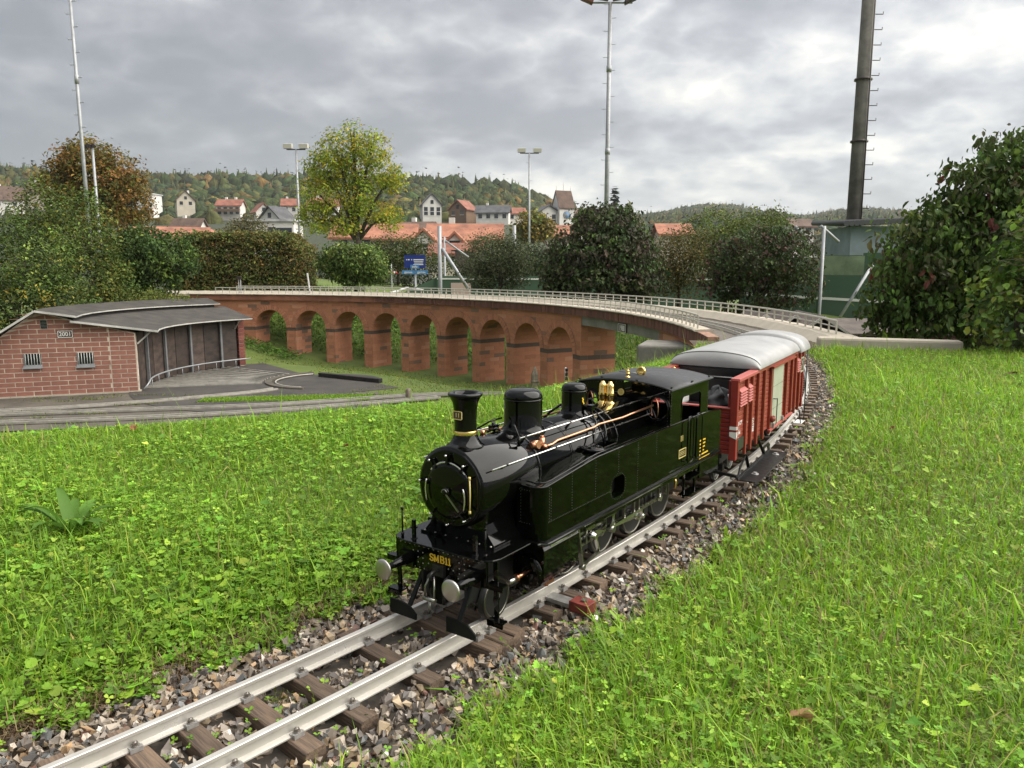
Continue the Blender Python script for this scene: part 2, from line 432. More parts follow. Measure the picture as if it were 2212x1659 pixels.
ballast = obj('ballast_bed', npmesh('ballast_bed', V, Fc, [M['bed']], smooth=True), kind='structure')
CUBE = np.array([(-1, -1, -1), (1, -1, -1), (1, 1, -1), (-1, 1, -1), (-1, -1, 1), (1, -1, 1), (1, 1, 1), (-1, 1, 1)], float)*.62
CUBF = np.array([(0, 2, 1), (0, 3, 2), (4, 5, 6), (4, 6, 7), (0, 1, 5), (0, 5, 4), (1, 2, 6), (1, 6, 5), (2, 3, 7), (2, 7, 6), (3, 0, 4), (3, 4, 7)])
def stone_proto(seed):
    """broken stone: a skewed block with pinched corners"""
    g = np.random.default_rng(seed); v = CUBE*g.uniform(.55, 1.25, (8, 1))+g.normal(0, .17, (8, 3))
    k = g.integers(0, 8); v[k] *= .35
    return v, CUBF
PRO = [stone_proto(40+i) for i in range(20)]
PAL = np.array([(.105, .088, .075), (.16, .135, .11), (.23, .195, .155), (.07, .062, .057), (.21, .155, .10), (.28, .185, .10), (.33, .28, .225), (.46, .42, .36), (.15, .08, .06), (.10, .102, .10), (.14, .11, .08), (.30, .23, .15)])*1.34
PW = np.array([.17, .17, .13, .11, .09, .06, .08, .035, .03, .08, .12, .05]); PW /= PW.sum()
def rotmats(n, g):
    q = g.normal(size=(n, 4)); q /= np.linalg.norm(q, axis=1)[:, None]; w, x, y, z = q.T
    return np.stack([1-2*(y*y+z*z), 2*(x*y-w*z), 2*(x*z+w*y), 2*(x*y+w*z), 1-2*(x*x+z*z), 2*(y*z-w*x), 2*(x*z-w*y), 2*(y*z+w*x), 1-2*(x*x+y*y)], -1).reshape(-1, 3, 3)
def scatter_stones(n, s0, s1, o0, o1, med, g):
    s = g.uniform(s0, s1, n); o = g.uniform(o0, o1, n)
    lim_in = -0.283-0.02*np.sin(s*7)-0.015*np.sin(s*17+1); lim_out = 0.262+0.03*np.sin(s*5+2)+0.02*np.sin(s*13)
    keep = (o > lim_in) & (o < lim_out) & (np.abs(np.abs(o)-0.0705) > 0.018)
    SLa = np.array(SL); near = np.min(np.abs(s[:, None]-SLa[None]), axis=1)
    keep &= ~((near < 0.0205) & (np.abs(o) < 0.137))
    s, o = s[keep], o[keep]; n = len(s)
    sz = med*.94*np.exp(g.normal(0, .3, n))/2
    sz = np.clip(sz, .0035, .0125)
    base = np.interp(np.abs(o), [.0, .14, .235, .27, .33], [-.047, -.047, -.058, -.052, -.036])
    z = base+g.uniform(-.009, .012, n)*np.where(np.abs(o) < .06, .8, 1)
    a = s/RC; r = RC+o
    P = np.stack([CX+r*np.cos(a), CY+r*np.sin(a), z], -1)
    return P, sz
def stones_mesh(P, sz, g):
    Vs = []; Fs = []; Cs = []; b = 0
    pid = g.integers(0, len(PRO), len(P)); RM = rotmats(len(P), g)
    cols = PAL[g.choice(len(PAL), len(P), p=PW)]*g.uniform(.75, 1.25, (len(P), 1))
    sc = np.stack([g.uniform(.85, 1.3, len(P)), g.uniform(.75, 1.0, len(P)), g.uniform(.55, .9, len(P))], -1)
    for k in range(len(PRO)):
        i = np.where(pid == k)[0]
        if not len(i): continue
        v, f = PRO[k]
        vv = np.einsum('nij,nkj->nki', RM[i], v[None]*sc[i][:, None, :])*sz[i][:, None, None]+P[i][:, None, :]
        Vs.append(vv.reshape(-1, 3)); Fs.append((f[None]+(np.arange(len(i))*8)[:, None, None]+b).reshape(-1, 3)); b += len(i)*8
        Cs.append(np.repeat(cols[i], 8, 0))
    return np.concatenate(Vs), np.concatenate(Fs), np.concatenate(Cs)
g = np.random.default_rng(11)
P1, z1 = scatter_stones(25000, -9.0, -6.4, -0.33, 0.33, .0155, g)
P2, z2 = scatter_stones(12000, -6.4, -1.5, -0.33, 0.36, .0185, g)
P = np.concatenate([P1, P2]); zz = np.concatenate([z1, z2])
# the 300 that show largest become stones of their own
d = np.hypot(P[:, 0], P[:, 1]); vis = (np.abs(P[:, 0]) < 0.64*P[:, 1]) & (P[:, 2] > -0.05) & (P[:, 1] > .95)
score = np.where(vis, zz/d, 0); big = np.argsort(-score)[:300]; rest = np.setdiff1d(np.arange(len(P)), big)
V, Fc, Cc = stones_mesh(P[rest], zz[rest], g)
obj('loose_ballast', npmesh('loose_ballast', V, Fc, [M['stone']], col=Cc), ballast, kind='stuff')
SP = []
for k in range(24):
    v, f = PRO[k % 20]; c = PAL[g.choice(len(PAL), p=PW)]*g.uniform(.8, 1.2)
    SP.append(npmesh('stone', v*np.array([1.1, .88, .72]), f, [M['stone']], col=np.repeat(c[None], 8, 0)))
for i in big:
    o = obj('stone', SP[int(g.integers(0, 24))], ballast, P[i], tuple(g.uniform(0, 6.28, 3))); o.scale = (zz[i],)*3
# viaduct ballast
V, Fc = strip(lambda a: RC-0.34, lambda a: RC+0.50, lambda a, t: -0.034-0.02*abs(2*t-1)**2+0.004*math.sin(a*9+t*20), -7, 84, 260, 10)
dm('brick', (0.33, 0.12, 0.07), 0.9, attr='col', var=0.07, vscale=22, bump=0.2, bscale=90, spec=.2)
dm('mortar', (0.30, 0.175, 0.12), 0.95, var=0.4, vscale=12)
dm('coping_brick', (0.155, 0.066, 0.048), 0.8, var=0.3, vscale=12, objrand=0.25, bump=0.3, bscale=60)
dm('red_render', (0.25, 0.105, 0.068), 0.85, var=0.3, vscale=3, bump=0.2, bscale=30)
dm('pale_concrete', (0.47, 0.42, 0.34), 0.9, var=0.45, vscale=5, col2=(0.30, 0.26, 0.2), bump=0.4, bscale=25, detail=8)
dm('grey_concrete', (0.26, 0.245, 0.215), 0.9, var=0.7, vscale=3.5, col2=(0.085, 0.08, 0.07), bump=0.5, bscale=25, detail=8)
dm('railing', (0.50, 0.48, 0.41), 0.6, metal=0.1, var=0.3, vscale=5, col2=(0.33, 0.33, 0.26))
obj('viaduct_ballast', npmesh('viaduct_ballast', V, Fc, [M['stone_far']], smooth=True), kind='structure')
RF, RO, ZS, HW, RE = 10.70, 11.36, -0.80, 0.435, 0.56
RD_ = 11.72      # outer edge of the cantilevered deck
PIT = 6.06; ARCH = [75.22-PIT*i for i in range(9)]
def dg(u): return math.degrees(u/RF)
via = thing('brick_viaduct', 'curved red brick viaduct with nine arches and a concrete beam span', 'viaduct', pc(11.2, 50, -1.7))
vl = via.location
def vpart(mb, name, m, **k): o = mb.build(name, m, via, **k); o.location = -vl; return o
footz = lambda a: float(ground(*pc(RF, a)[:2]))-0.12
# --- core: the mortar body with vaults
mb = MB()
def core_span(a_hi, a_lo, ztop, samples):
    """samples: list of (angle, zlow) from high to low angle"""
    V = []; F = []
    for a, zl in samples:
        V += [pc(RF+.0015, a, zl), pc(RF+.0015, a, ztop), pc(RO-.008, a, ztop), pc(RO-.008, a, zl)]
    for i in range(len(samples)-1):
        b = i*4; c = b+4
        F += [(b, b+1, c+1, c), (b+1, b+2, c+2, c+1), (b+2, b+3, c+3, c+2), (b+3, b, c, c+3)]
    F += [(0, 1, 2, 3), (len(V)-4, len(V)-3, len(V)-2, len(V)-1)]
    mb.add(V, F)
sm = [(86.4-.8*i, -1.3) for i in range(11)]
for ac in ARCH:
    hi, lo = ac+dg(HW+.002), ac-dg(HW+.002)
    sm += [(hi+.02, footz(hi)), (hi, footz(hi))]
    sm += [(hi-.001, ZS)]
    for i in range(1, 16):
        t = PI*i/16; sm.append((ac+dg((HW+.002)*math.cos(t)), ZS+(HW+.002)*math.sin(t)))
    sm += [(lo+.001, ZS), (lo, footz(lo)), (lo-.02, footz(lo))]
sm.append((22.9, footz(23)))
core_span(92, 22.9, -0.135, sm)
core_span(7.25, -8, -0.135, [(7.25-.75*i, -1.4+.018*i) for i in range(22)])
vpart(mb, 'core', 'mortar')
# --- bricks
BR = []   # (8 corners, colour)
gb = np.random.default_rng(5)
PALB = [((.43, .19, .112), .62), ((.395, .175, .103), .22), ((.47, .235, .15), .09), ((.21, .135, .10), .05), ((.30, .15, .10), .02)]
def bcol(dark=None):
    if dark: c = np.array((.115, .088, .072))
    else:
        k = gb.choice(5, p=[w for _, w in PALB]); c = np.array(PALB[k][0])
    return c*gb.uniform(.9, 1.1)
J = 0.0032
def hexa(c8, dark=None): BR.append((np.array(c8, float), bcol(dark)))
def face_brick(u0b, u1b, u0t, u1t, z0, z1, dark=None):
    """u measured as arc length at RF, rising with angle"""
    e = gb.uniform(-.001, .002)
    q = []
    for r in (RF-.001-e, RF+.03):
        q += [pc(r, dg(u0b), z0), pc(r, dg(u1b), z0), pc(r, dg(u1t), z1), pc(r, dg(u0t), z1)]
    hexa(q, dark)
H_ = 0.079; BL = 0.25
U0 = math.radians(22.9)*RF; U1 = math.radians(86.2)*RF
AU = [math.radians(a)*RF for a in ARCH]
def gaps(z):
    if z < ZS: return [(u-HW, u+HW) for u in AU]
    h2 = RE*RE-(z-ZS)**2
    if h2 <= 0: return []
    return [(u-math.sqrt(h2), u+math.sqrt(h2)) for u in AU]
for k in range(-13, 9):
    z0 = ZS+H_*k; z1 = min(z0+H_, -0.137)
    if z1-z0 < .03: continue
    zb, zt = z0+J/2, z1-J/2
    g0, g1, gm = gaps(zb), gaps(zt), gaps((zb+zt)/2)
    def lim(gl, i, side, um):   # edge of gap i at that height
        return gl[i][side] if gl else um
    edges = [U0]; info = [None]
    segs = []
    if gm:
        order = sorted(range(len(gm)), key=lambda i: gm[i][0])
        cur = (U0, None)
        for i in order:
            segs.append((cur, (gm[i][0], i))); cur = (gm[i][1], i)
        segs.append((cur, (U1, None)))
    else: segs = [((U0, None), (U1, None))]
    for (ua, ia), (ub, ib) in segs:
        if ub-ua < .03: continue
        if zt < footz(dg((ua+ub)/2)): continue
        st = (BL+J)*(0.5 if k % 2 else 0.0); u = math.floor(ua/(BL+J))*(BL+J)+st-(BL+J)
        cuts = []
        while u < ub:
            if u > ua+.05 and u < ub-.05: cuts.append(u)
            u += BL+J+gb.uniform(-.006, .006)
        pts = [ua]+cuts+[ub]
        for j in range(len(pts)-1):
            a0, a1 = pts[j]+(J/2 if j else 0), pts[j+1]-(J/2 if j < len(pts)-2 else 0)
            a0b = a0t = a0; a1b = a1t = a1
            if j == 0 and ia is not None:
                a0b = g0[ia][1]+J; a0t = (g1[ia][1] if g1 else AU[ia])+J
            if j == len(pts)-2 and ib is not None:
                a1b = g0[ib][0]-J; a1t = (g1[ib][0] if g1 else AU[ib])-J
            a1b = max(a1b, a0b+.004); a1t = max(a1t, a0t+.004)
            face_brick(a0b, a1b, a0t, a1t, zb, zt, dark=(k == -1))
# abutment beyond the beam
for k in range(-5, 9):
    z0 = ZS+H_*k; z1 = min(z0+H_, -0.137)
    if z1-z0 < .03: continue
    u = math.radians(-6.5)*RF-(BL/2 if k % 2 else 0)
    while u < math.radians(7.25)*RF:
        a0 = max(u, math.radians(-6.5)*RF); a1 = min(u+BL, math.radians(7.25)*RF)
        if a1-a0 > .03: face_brick(a0, a1, a0, a1, z0+J/2, z1-J/2)
        u += BL+J
# reveals of the piers and courses of the vaults
def reveal(ang, side, ztop, k1):
    """radial face at angle; side=-1 faces falling angle"""
    for k in range(-13, k1):
        z0, z1 = ZS+H_*k+J/2, min(ZS+H_*(k+1), ztop)-J/2
        if z1-z0 < .02 or z1 < footz(ang): continue
        r = RF-.004+(0.125 if k % 2 else 0)
        rr = [RF-.003]+[x for x in np.arange(r+.25, RO-.06, .255)]+[RO]
        if k % 2: rr.insert(1, RF+.125)
        for j in range(len(rr)-1):
            e = (.0015+gb.uniform(-.001, .002))
            d0 = side*math.degrees(e/rr[j]); d1 = -side*math.degrees(.03/RF)
            a, b = rr[j]+(J/2 if j else 0), rr[j+1]-J/2
            hexa([pc(a, ang+d0, z0), pc(b, ang+d0, z0), pc(b, ang+d0, z1), pc(a, ang+d0, z1), pc(a, ang+d1, z0), pc(b, ang+d1, z0), pc(b, ang+d1, z1), pc(a, ang+d1, z1)], dark=(k == -1))
for ac in ARCH:
    reveal(ac+dg(HW), -1, ZS, 0); reveal(ac-dg(HW), 1, ZS, 0)
    nc = 17
    for i in range(nc):
        t0, t1 = PI*i/nc+.006, PI*(i+1)/nc-.006
        rr = [RF-.003]+([RF+.125] if i % 2 else [])+list(np.arange(RF+(.375 if i % 2 else .25), RO-.06, .255))+[RO]
        for j in range(len(rr)-1):
            a, b = rr[j]+(J/2 if j else 0), rr[j+1]-J/2; e = HW-.003+gb.uniform(-.003, .001)
            f = lambda r, t, q: pc(r, ac+dg(q*math.cos(t)), ZS+q*math.sin(t))
            hexa([f(a, t0, e), f(b, t0, e), f(b, t1, e), f(a, t1, e), f(a, t0, e+.03), f(b, t0, e+.03), f(b, t1, e+.03), f(a, t1, e+.03)])
reveal(22.9, -1, -0.285, 7)
HF = np.array([(0, 1, 2, 3), (5, 4, 7, 6), (1, 0, 4, 5), (2, 1, 5, 6), (3, 2, 6, 7), (0, 3, 7, 4)])
def scr(c):   # rough size seen from the photographer's spot
    m = c.mean(0); d = m-np.array((0, 0, .66)); D = np.linalg.norm(d)
    n = np.cross(c[1]-c[0], c[3]-c[0]); return abs(n@d)/D**3
sc = np.array([scr(c) for c, _ in BR]); mask = np.array([c[:, 0].mean() > -6.7 for c, _ in BR])
order = np.argsort(-sc*mask); top = set(order[:300].tolist())
V = []; Fc = []; Cc = []; b = 0
for i, (c, cl) in enumerate(BR):
    if i in top:
        o = obj('brick', npmesh('brick', c-c.mean(0), HF, [M['brick']], col=np.repeat(cl[None], 8, 0)), via, Vector(c.mean(0))-vl)
    else:
        V.append(c); Fc.append(HF+b); Cc.append(np.repeat(cl[None], 8, 0)); b += 8
o = obj('brickwork', npmesh('brickwork', np.concatenate(V), np.concatenate(Fc), [M['brick']], col=np.concatenate(Cc)), via, -vl, kind='stuff')
# --- voussoirs, one wedge each
nv = 23
for ac in ARCH:
    for i in range(nv):
        t0, t1 = PI*i/nv+.009, PI*(i+1)/nv-.009; p = RF-.012-gb.uniform(0, .004)
        f = lambda r, t, q: pc(r, ac+dg(q*math.cos(t)), ZS+q*math.sin(t))
        c = np.array([f(p, t0, HW-.004), f(p, t1, HW-.004), f(p, t1, RE-.008), f(p, t0, RE-.008), f(RF+.03, t0, HW-.004), f(RF+.03, t1, HW-.004), f(RF+.03, t1, RE-.008), f(RF+.03, t0, RE-.008)])
        cl = np.array((.42, .185, .112))*gb.uniform(.85, 1.12)
        obj('voussoir', npmesh('voussoir', c-c.mean(0), HF, [M['brick']], col=np.repeat(cl[None], 8, 0)), via, Vector(c.mean(0))-vl)
# --- string course, coping, beam
mb = MB(); mb.add(*sweep([(0, 0), (.12, 0), (.12, .134), (.0, .134)], RF-.055, -0.134, 58.6, 86.5, 1.0)); vpart(mb, 'coping_band', 'red_render')
mb = MB(); mb.add(*sweep([(.012, 0), (.12, 0), (.12, .132), (.012, .132)], RF-.055, -0.133, -6.4, 58.6, 1.0)); vpart(mb, 'coping_core', 'mortar')
u = math.radians(-6.2)*RF
mb = MB(); mb.box((0, 0, .066), (.056, .06, .132)); CBM = mb.mesh('coping_brick', M['coping_brick'])
while u < math.radians(58.5)*RF:
    a = dg(u); o = obj('coping_brick', CBM, via, Vector(pc(RF-.026+gb.uniform(-.003, .002), a, -0.1335))-vl, (gb.uniform(-.02, .02), gb.uniform(-.015, .015), R(a)+PI/2)); u += .0625
def wavy(prof, r0, z0, a0, a1, step, amp):
    V, F = sweep(prof, r0, z0, a0, a1, step); k = len(prof)
    V = [(x+amp*math.sin(i//k*1.7), y+amp*math.cos(i//k*1.3), z+amp*.7*math.sin(i//k*2.1+i % k)) for i, (x, y, z) in enumerate(V)]
    return V, F
mb = MB(); mb.add(*wavy([(0, 0), (.21, -.03), (.21, .012), (.17, .026), (.02, .022), (0, .012)], RF-.085, 0.001, -3.2, 86.8, 0.8, .003)); vpart(mb, 'coping_slab', 'pale_concrete')
mb = MB(); mb.add(*wavy([(0, -.08), (.40, -.14), (.40, .03), (.18, .055), (.10, .048), (0, -.03)], RD_-.13, 0.0, -8.6, 92, 0.8, .005)); vpart(mb, 'coping_slab', 'pale_concrete')
mb = MB(); mb.add(*sweep([(0, 0), (.3, 0), (.3, .15), (0, .15)], RF+.004, -0.286, 7.22, 22.95, 1.0)); vpart(mb, 'beam', 'grey_concrete')
mb = MB(); mb.add(*sweep([(.02, 0), (1.22, 0), (1.22, .07), (.02, .07)], RF, -0.133, -8.4, 86.4, 1.0)); vpart(mb, 'deck_slab', 'grey_concrete')
# date plaque
dm('plaque', (0.06, 0.035, 0.03), 0.6); dm('white_paint', (0.72, 0.71, 0.68), 0.5)
pa = 14.8; pm = Matrix.Rotation(R(pa)-PI/2, 4, 'Z')
mb = MB(); mb.box((0, 0, 0), (.30, .02, .135)); o = mb.build('date_plaque', 'plaque', via, Vector(pc(RF-.008, pa, -.225))-vl, (0, 0, R(pa)-PI/2))
mb = MB(); mb.ring(rrect(-.145, .145, -.062, .062, .01), rrect(-.137, .137, -.055, .055, .008), -.014, -.0105, 'Y'); mb.build('frame', 'white_paint', o)
obj('numerals', text_mesh('1988', .12, .002, 'white_paint', xs=.85), o, (0, -.0115, -.004), (PI/2, 0, 0))
# --- railings, each post its own part
def railing(label, r, a0, a1, zb, zt, step, group):
    t = thing('metal_railing', label, 'railing', pc(r, (a0+a1)/2, zb), group=group)
    for z, q in ((zt, .011), ((zb+zt)/2+.012, .0065)):
        m = MB(); m.add(*sweep([(q*math.cos(2*PI*i/6), q*math.sin(2*PI*i/6)) for i in range(6)], r, z, a0, a1, .8)); o = m.build('top_rail' if z == zt else 'middle_rail', 'railing', t); o.location = -t.location
    m = MB(); m.box((0, 0, (zt-zb)/2), (.014, .014, zt-zb)); PM = m.mesh('post', M['railing'])
    n = int(math.radians(abs(a1-a0))*r/step)
    for i in range(n+1):
        a = a0+(a1-a0)*i/n; obj('post', PM, t, Vector(pc(r, a, zb))-t.location, (gb.normal(0, .015), gb.normal(0, .015), R(a)))
railing('low white railing along the near edge of the brick viaduct', RF-.03, -2.6, 83, 0.012, 0.165, .19, 'viaduct railings')
railing('low white railing along the far edge of the viaduct, ending beside the low concrete wall', RD_+.06, -7.4, 83, 0.04, 0.175, .24, 'viaduct railings')
# --- concrete abutment block and low end wall
mb = MB(); mb.prism([(1.40, 8.50), (2.25, 8.22), (2.25, 8.95), (1.62, 9.15)], -0.95, -0.20)
o = mb.build('concrete_block', 'grey_concrete'); bevel(o, .03, 3); tag(o, 'weathered grey concrete abutment block at the end of the viaduct, left of the wagon roof', 'concrete block')
mb = MB(); mb.prism([(2.60, 6.42), (3.62, 6.06), (3.67, 6.20), (2.64, 6.57)], -0.5, 0.075)
o = mb.build('low_wall', 'pale_concrete'); bevel(o, .02, 2); tag(o, 'low pale concrete wall running from the railing end to the big bush', 'low wall')
# ================================================================== roundhouse shed and turntable yard
dm('shed_brick', (0.22, 0.072, 0.048), 0.8, attr='col', var=0.15, vscale=14, bump=0.3, bscale=60)
dm('white_mortar', (0.50, 0.42, 0.34), 0.95, var=0.3, vscale=6)
dm('roof_felt', (0.026, 0.023, 0.021), 0.8, var=0.85, vscale=3.6, col2=(0.07, 0.062, 0.05), bump=0.5, bscale=30, detail=9)
dm('fascia', (0.42, 0.41, 0.38), 0.6, var=0.3, vscale=4)
dm('door_board', (0.024, 0.017, 0.015), 0.6, var=0.8, vscale=4.5, col2=(0.10, 0.07, 0.055), stretch=(1, 1, 2.2), detail=10, objrand=0.3)
dm('grey_paint', (0.17, 0.175, 0.18), 0.5, var=0.2, vscale=6)
dm('dark_glass', (0.006, 0.009, 0.018), 0.08, spec=0.6)
dm('asphalt', (0.028, 0.025, 0.022), 0.8, var=0.8, vscale=3, col2=(0.065, 0.057, 0.048), bump=0.4, bscale=40, detail=9)
dm('apron', (0.052, 0.045, 0.036), 0.85, var=0.85, vscale=2.6, col2=(0.12, 0.105, 0.08), bump=0.8, bscale=35, detail=12)
dm('black_timber', (0.018, 0.016, 0.014), 0.8, var=0.4, vscale=10)
dm('old_rail', (0.50, 0.475, 0.42), 0.55, metal=0.4, var=0.5, vscale=8, col2=(0.12, 0.11, 0.095))
TX, TY, ZG = -3.5, 14.2, -1.45
def tp(r, deg, z=ZG): return (TX+r*math.cos(R(deg)), TY+r*math.sin(R(deg)), z)
A0, A1 = 204.2, 138.1
shed = thing('engine_shed', 'low curved brick roundhouse shed with black doors and felt roof marked 2001', 'shed', tp(4.2, 171))
sl_ = shed.location
def spart(mb, name, m, par=None, **k):
    o = mb.build(name, m, par or shed, **k)
    if par is None: o.location = -sl_
    return o
BX, BY = -6.41, 12.89; DX, DY = 0.9407, 0.3391
def gw(s, z, d=0.0): return (BX+DX*s+DY*d, BY+DY*s-DX*d, z)     # d>0 is towards the viewer
def topz(s): return float(np.interp(s, [-2.6, -1.968, -1.434, -0.86, 0.0], [-0.93, -0.445, -0.05, -0.215, -0.44]))
# core wall
mb = MB()
for d0, d1 in ((0, -.13),):
    out = [(-2.6, ZG)]+[(s, topz(s)) for s in (-2.6, -1.968, -1.434, -.86, 0)]+[(0, ZG)]
    k = len(out); V = [gw(s, z, d0) for s, z in out]+[gw(s, z, d1) for s, z in out]
    mb.add(V, [tuple(range(k)), tuple(reversed(range(k, 2*k)))]+[(i, (i+1) % k, k+(i+1) % k, k+i) for i in range(k)])
wall = spart(mb, 'gable_wall', 'white_mortar')
OPEN = [(-1.657, -1.419, -.93, -.735), (-.888, -.652, -.945, -.745), (-1.385, -1.291, -.335, -.187)]
hb = .0785; jb = .0115
def shed_brick(s0, s1, z0, z1, par):
    for o in OPEN:
        if s1 > o[0] and s0 < o[1] and z1 > o[2]+.01 and z0 < o[3]-.01:
            if s0 < o[0]-.03: shed_brick(s0, o[0]-.006, z0, z1, par)
            if s1 > o[1]+.03: shed_brick(o[1]+.006, s1, z0, z1, par)
            return
    e = .003+gb.uniform(-.0015, .0015)
    zt0, zt1 = min(z1, topz(s0)-.012), min(z1, topz(s1)-.012)
    if max(zt0, zt1) < z0+.008: return
    zt0, zt1 = max(zt0, z0+.003), max(zt1, z0+.003)
    c = np.array([gw(s0, z0, e), gw(s1, z0, e), gw(s1, zt1, e), gw(s0, zt0, e), gw(s0, z0, -.03), gw(s1, z0, -.03), gw(s1, zt1, -.03), gw(s0, zt0, -.03)])
    cl = np.array((.26, .115, .085))*gb.uniform(.88, 1.1)
    obj('brick', npmesh('brick', c-c.mean(0), HF, [M['shed_brick']], col=np.repeat(cl[None], 8, 0)), par, Vector(c.mean(0))-sl_-par.location)
row = 0; z = ZG+.02
while z < -.06:
    z1 = z+hb-jb
    s = -2.58-(.13 if row % 2 else 0)
    while s < -.40:
        s1 = min(s+.242, -.405)
        if s1-s > .04: shed_brick(max(s, -2.6), s1, z, z1, wall)
        s += .255
    cuts = [-.392, -.25, -.005] if row % 2 else [-.392, -.15, -.005]
    for j in range(2): shed_brick(cuts[j], cuts[j+1]-.012, z, z1, wall)
    z += hb; row += 1
mb = MB(); V = [gw(-2.6, ZG-.05, .012), gw(.03, ZG-.05, .012), gw(.03, ZG+.022, .016), gw(-2.6, ZG+.022, .016), gw(-2.6, ZG-.05, -.1), gw(.03, ZG-.05, -.1), gw(.03, ZG+.022, -.1), gw(-2.6, ZG+.022, -.1)]
mb.add(V, [tuple(f) for f in HF]); spart(mb, 'plinth', 'pale_concrete')
for i, o in enumerate(OPEN):
    a, b, c, d = o
    w = MB(); V = [gw(a, c, .0035), gw(b, c, .0035), gw(b, d, .0035), gw(a, d, .0035)]; w.add(V, [(0, 1, 2, 3)])
    wo = spart(w, 'window' if i < 2 else 'vent', 'dark_glass')
    if i < 2:
        for j in range(6):
            s = a+.015+(b-a-.03)*j/5; m = MB(); m.tube([gw(s, c+.01, .014), gw(s, d, .014)], .0042, 6); q = m.build('bar', 'white_paint', wo)
        m = MB(); V = [gw(a-.03, c-.045, .05), gw(b+.02, c-.045, .05), gw(b+.01, c+.012, .004), gw(a-.02, c+.012, .004), gw(a-.03, c-.055, .045), gw(b+.02, c-.055, .045), gw(b+.01, c-.01, .004), gw(a-.02, c-.01, .004)]
        m.add(V, [tuple(f) for f in HF]); m.build('sill', 'grey_paint', wo)
        m = MB(); m.add([gw(a-.012, c, .012), gw(a+.004, c, .012), gw(a+.004, d, .012), gw(a-.012, d, .012)], [(0, 1, 2, 3)]); m.build('frame', 'grey_paint', wo)
    else:
        for j in range(6):
            zz_ = c+.012+(d-c-.024)*j/5; m = MB(); m.bar(gw(a, zz_, .008), gw(b, zz_, .008), .006, .006); m.build('slat', 'grey_paint', wo)
# 2001 plate
ang = math.atan2(DY, DX)
mb = MB(); mb.box((0, 0, 0), (.222, .014, .118)); po = mb.build('number_plate', 'plaque', shed, Vector(gw(-1.04, -.428, .012))-sl_, (0, 0, ang))
mb = MB(); mb.ring(rrect(-.109, .109, -.057, .057, .012), rrect(-.1, .1, -.048, .048, .008), -.0095, -.0072, 'Y'); mb.build('frame', 'white_paint', po)
obj('numerals', text_mesh('2001', .098, .0015, 'white_paint', xs=.92), po, (0, -.009, -.001), (PI/2, 0, 0))
# doors along the curved front
nd = 9
for i in range(nd):
    a, b = A0-1.2-(A0-A1-2.4)*i/nd, A0-1.2-(A0-A1-2.4)*(i+1)/nd
    m = MB(); f = lambda r, q, z: tp(r, q, z)
    V = [f(3.2, a-.12, ZG+.01), f(3.2, b+.12, ZG+.01), f(3.2, b+.12, -.46), f(3.2, a-.12, -.46), f(3.25, a-.12, ZG+.01), f(3.25, b+.12, ZG+.01), f(3.25, b+.12, -.46), f(3.25, a-.12, -.46)]
    m.add(V, [tuple(q) for q in HF]); d_ = spart(m, 'door', 'door_board')
    if i and i % 2 == 0:
        m = MB(); m.box((0, 0, .5), (.045, .045, 1.0)); m.build('post', 'grey_paint', shed, Vector(tp(3.16, a, ZG))-sl_, (0, 0, R(a)))
mb = MB()
V = []; 
for i in range(25):
    q = A0-(A0-A1)*i/24; V += [tp(3.252, q, ZG), tp(3.252, q, -.45)]
mb.add(V, [(2*i, 2*i+1, 2*i+3, 2*i+2) for i in range(24)]); spart(mb, 'front_wall', 'black_timber')
# brick jamb of the far end
for k in range(13):
    z0 = ZG+.03+k*hb; c = np.array([tp(r_, q, zz2) for r_ in (3.17, 3.3) for q, zz2 in ((A1+.6, z0), (A1-1.9, z0), (A1-1.9, z0+hb-jb), (A1+.6, z0+hb-jb))])
    obj('brick', npmesh('brick', c-c.mean(0), HF, [M['shed_brick']], col=np.repeat((np.array((.2, .06, .045))*gb.uniform(.8, 1.2))[None], 8, 0)), shed, Vector(c.mean(0))-sl_)
mb = MB(); mb.add([tp(r_, q, z_) for r_ in (3.185, 5.5) for q, z_ in ((A1+.4, ZG), (A1-1.7, ZG), (A1-1.7, -.45), (A1+.4, -.45))], [tuple(q) for q in HF]); spart(mb, 'end_wall', 'white_mortar')
# roofs
def roof(prof, name, thick=.03, a0=A0+1.6, a1=A1-2.5, n=8):
    m = MB(); V = []
    for i in range(n+1):
        q = a0+(a1-a0)*i/n
        for r_, z_ in prof: V += [tp(r_, q, z_), tp(r_, q, z_-thick)]
    k = 2*len(prof); Fq = []
    for i in range(n):
        b = i*k
        for j in range(len(prof)-1):
            x = b+2*j; Fq += [(x, x+2, x+2+k, x+k), (x+1, x+1+k, x+3+k, x+3)]
        Fq += [(b, b+k, b+k+1, b+1), (b+k-2, b+k-1, b+2*k-1, b+2*k-2)]
    for b in (0, n*k): Fq += [(b+2*j, b+2*j+1, b+2*j+3, b+2*j+2) for j in range(len(prof)-1)]
    m.add(V, Fq); return spart(m, name, 'roof_felt')
lo = roof([(2.84, -.405), (4.13, -.195)], 'lower_roof'); up = roof([(4.03, -.125), (4.62, -.02), (5.35, -.50), (5.9, -.9)], 'upper_roof', a0=A0+1.3, a1=A1-.5)
mb = MB(); V = []
for i in range(9):
    q = A0+1-(A0-A1)*i/8; V += [tp(4.09, q, -.22), tp(4.09, q, -.15)]
mb.add(V, [(2*i, 2*i+1, 2*i+3, 2*i+2) for i in range(8)]); spart(mb, 'clerestory', 'black_timber')
def edge(pts, w=.012, h=.032, name='fascia'):
    m = MB()
    for p, q in zip(pts[:-1], pts[1:]): m.bar(p, q, w, h)
    return spart(m, name, 'fascia')
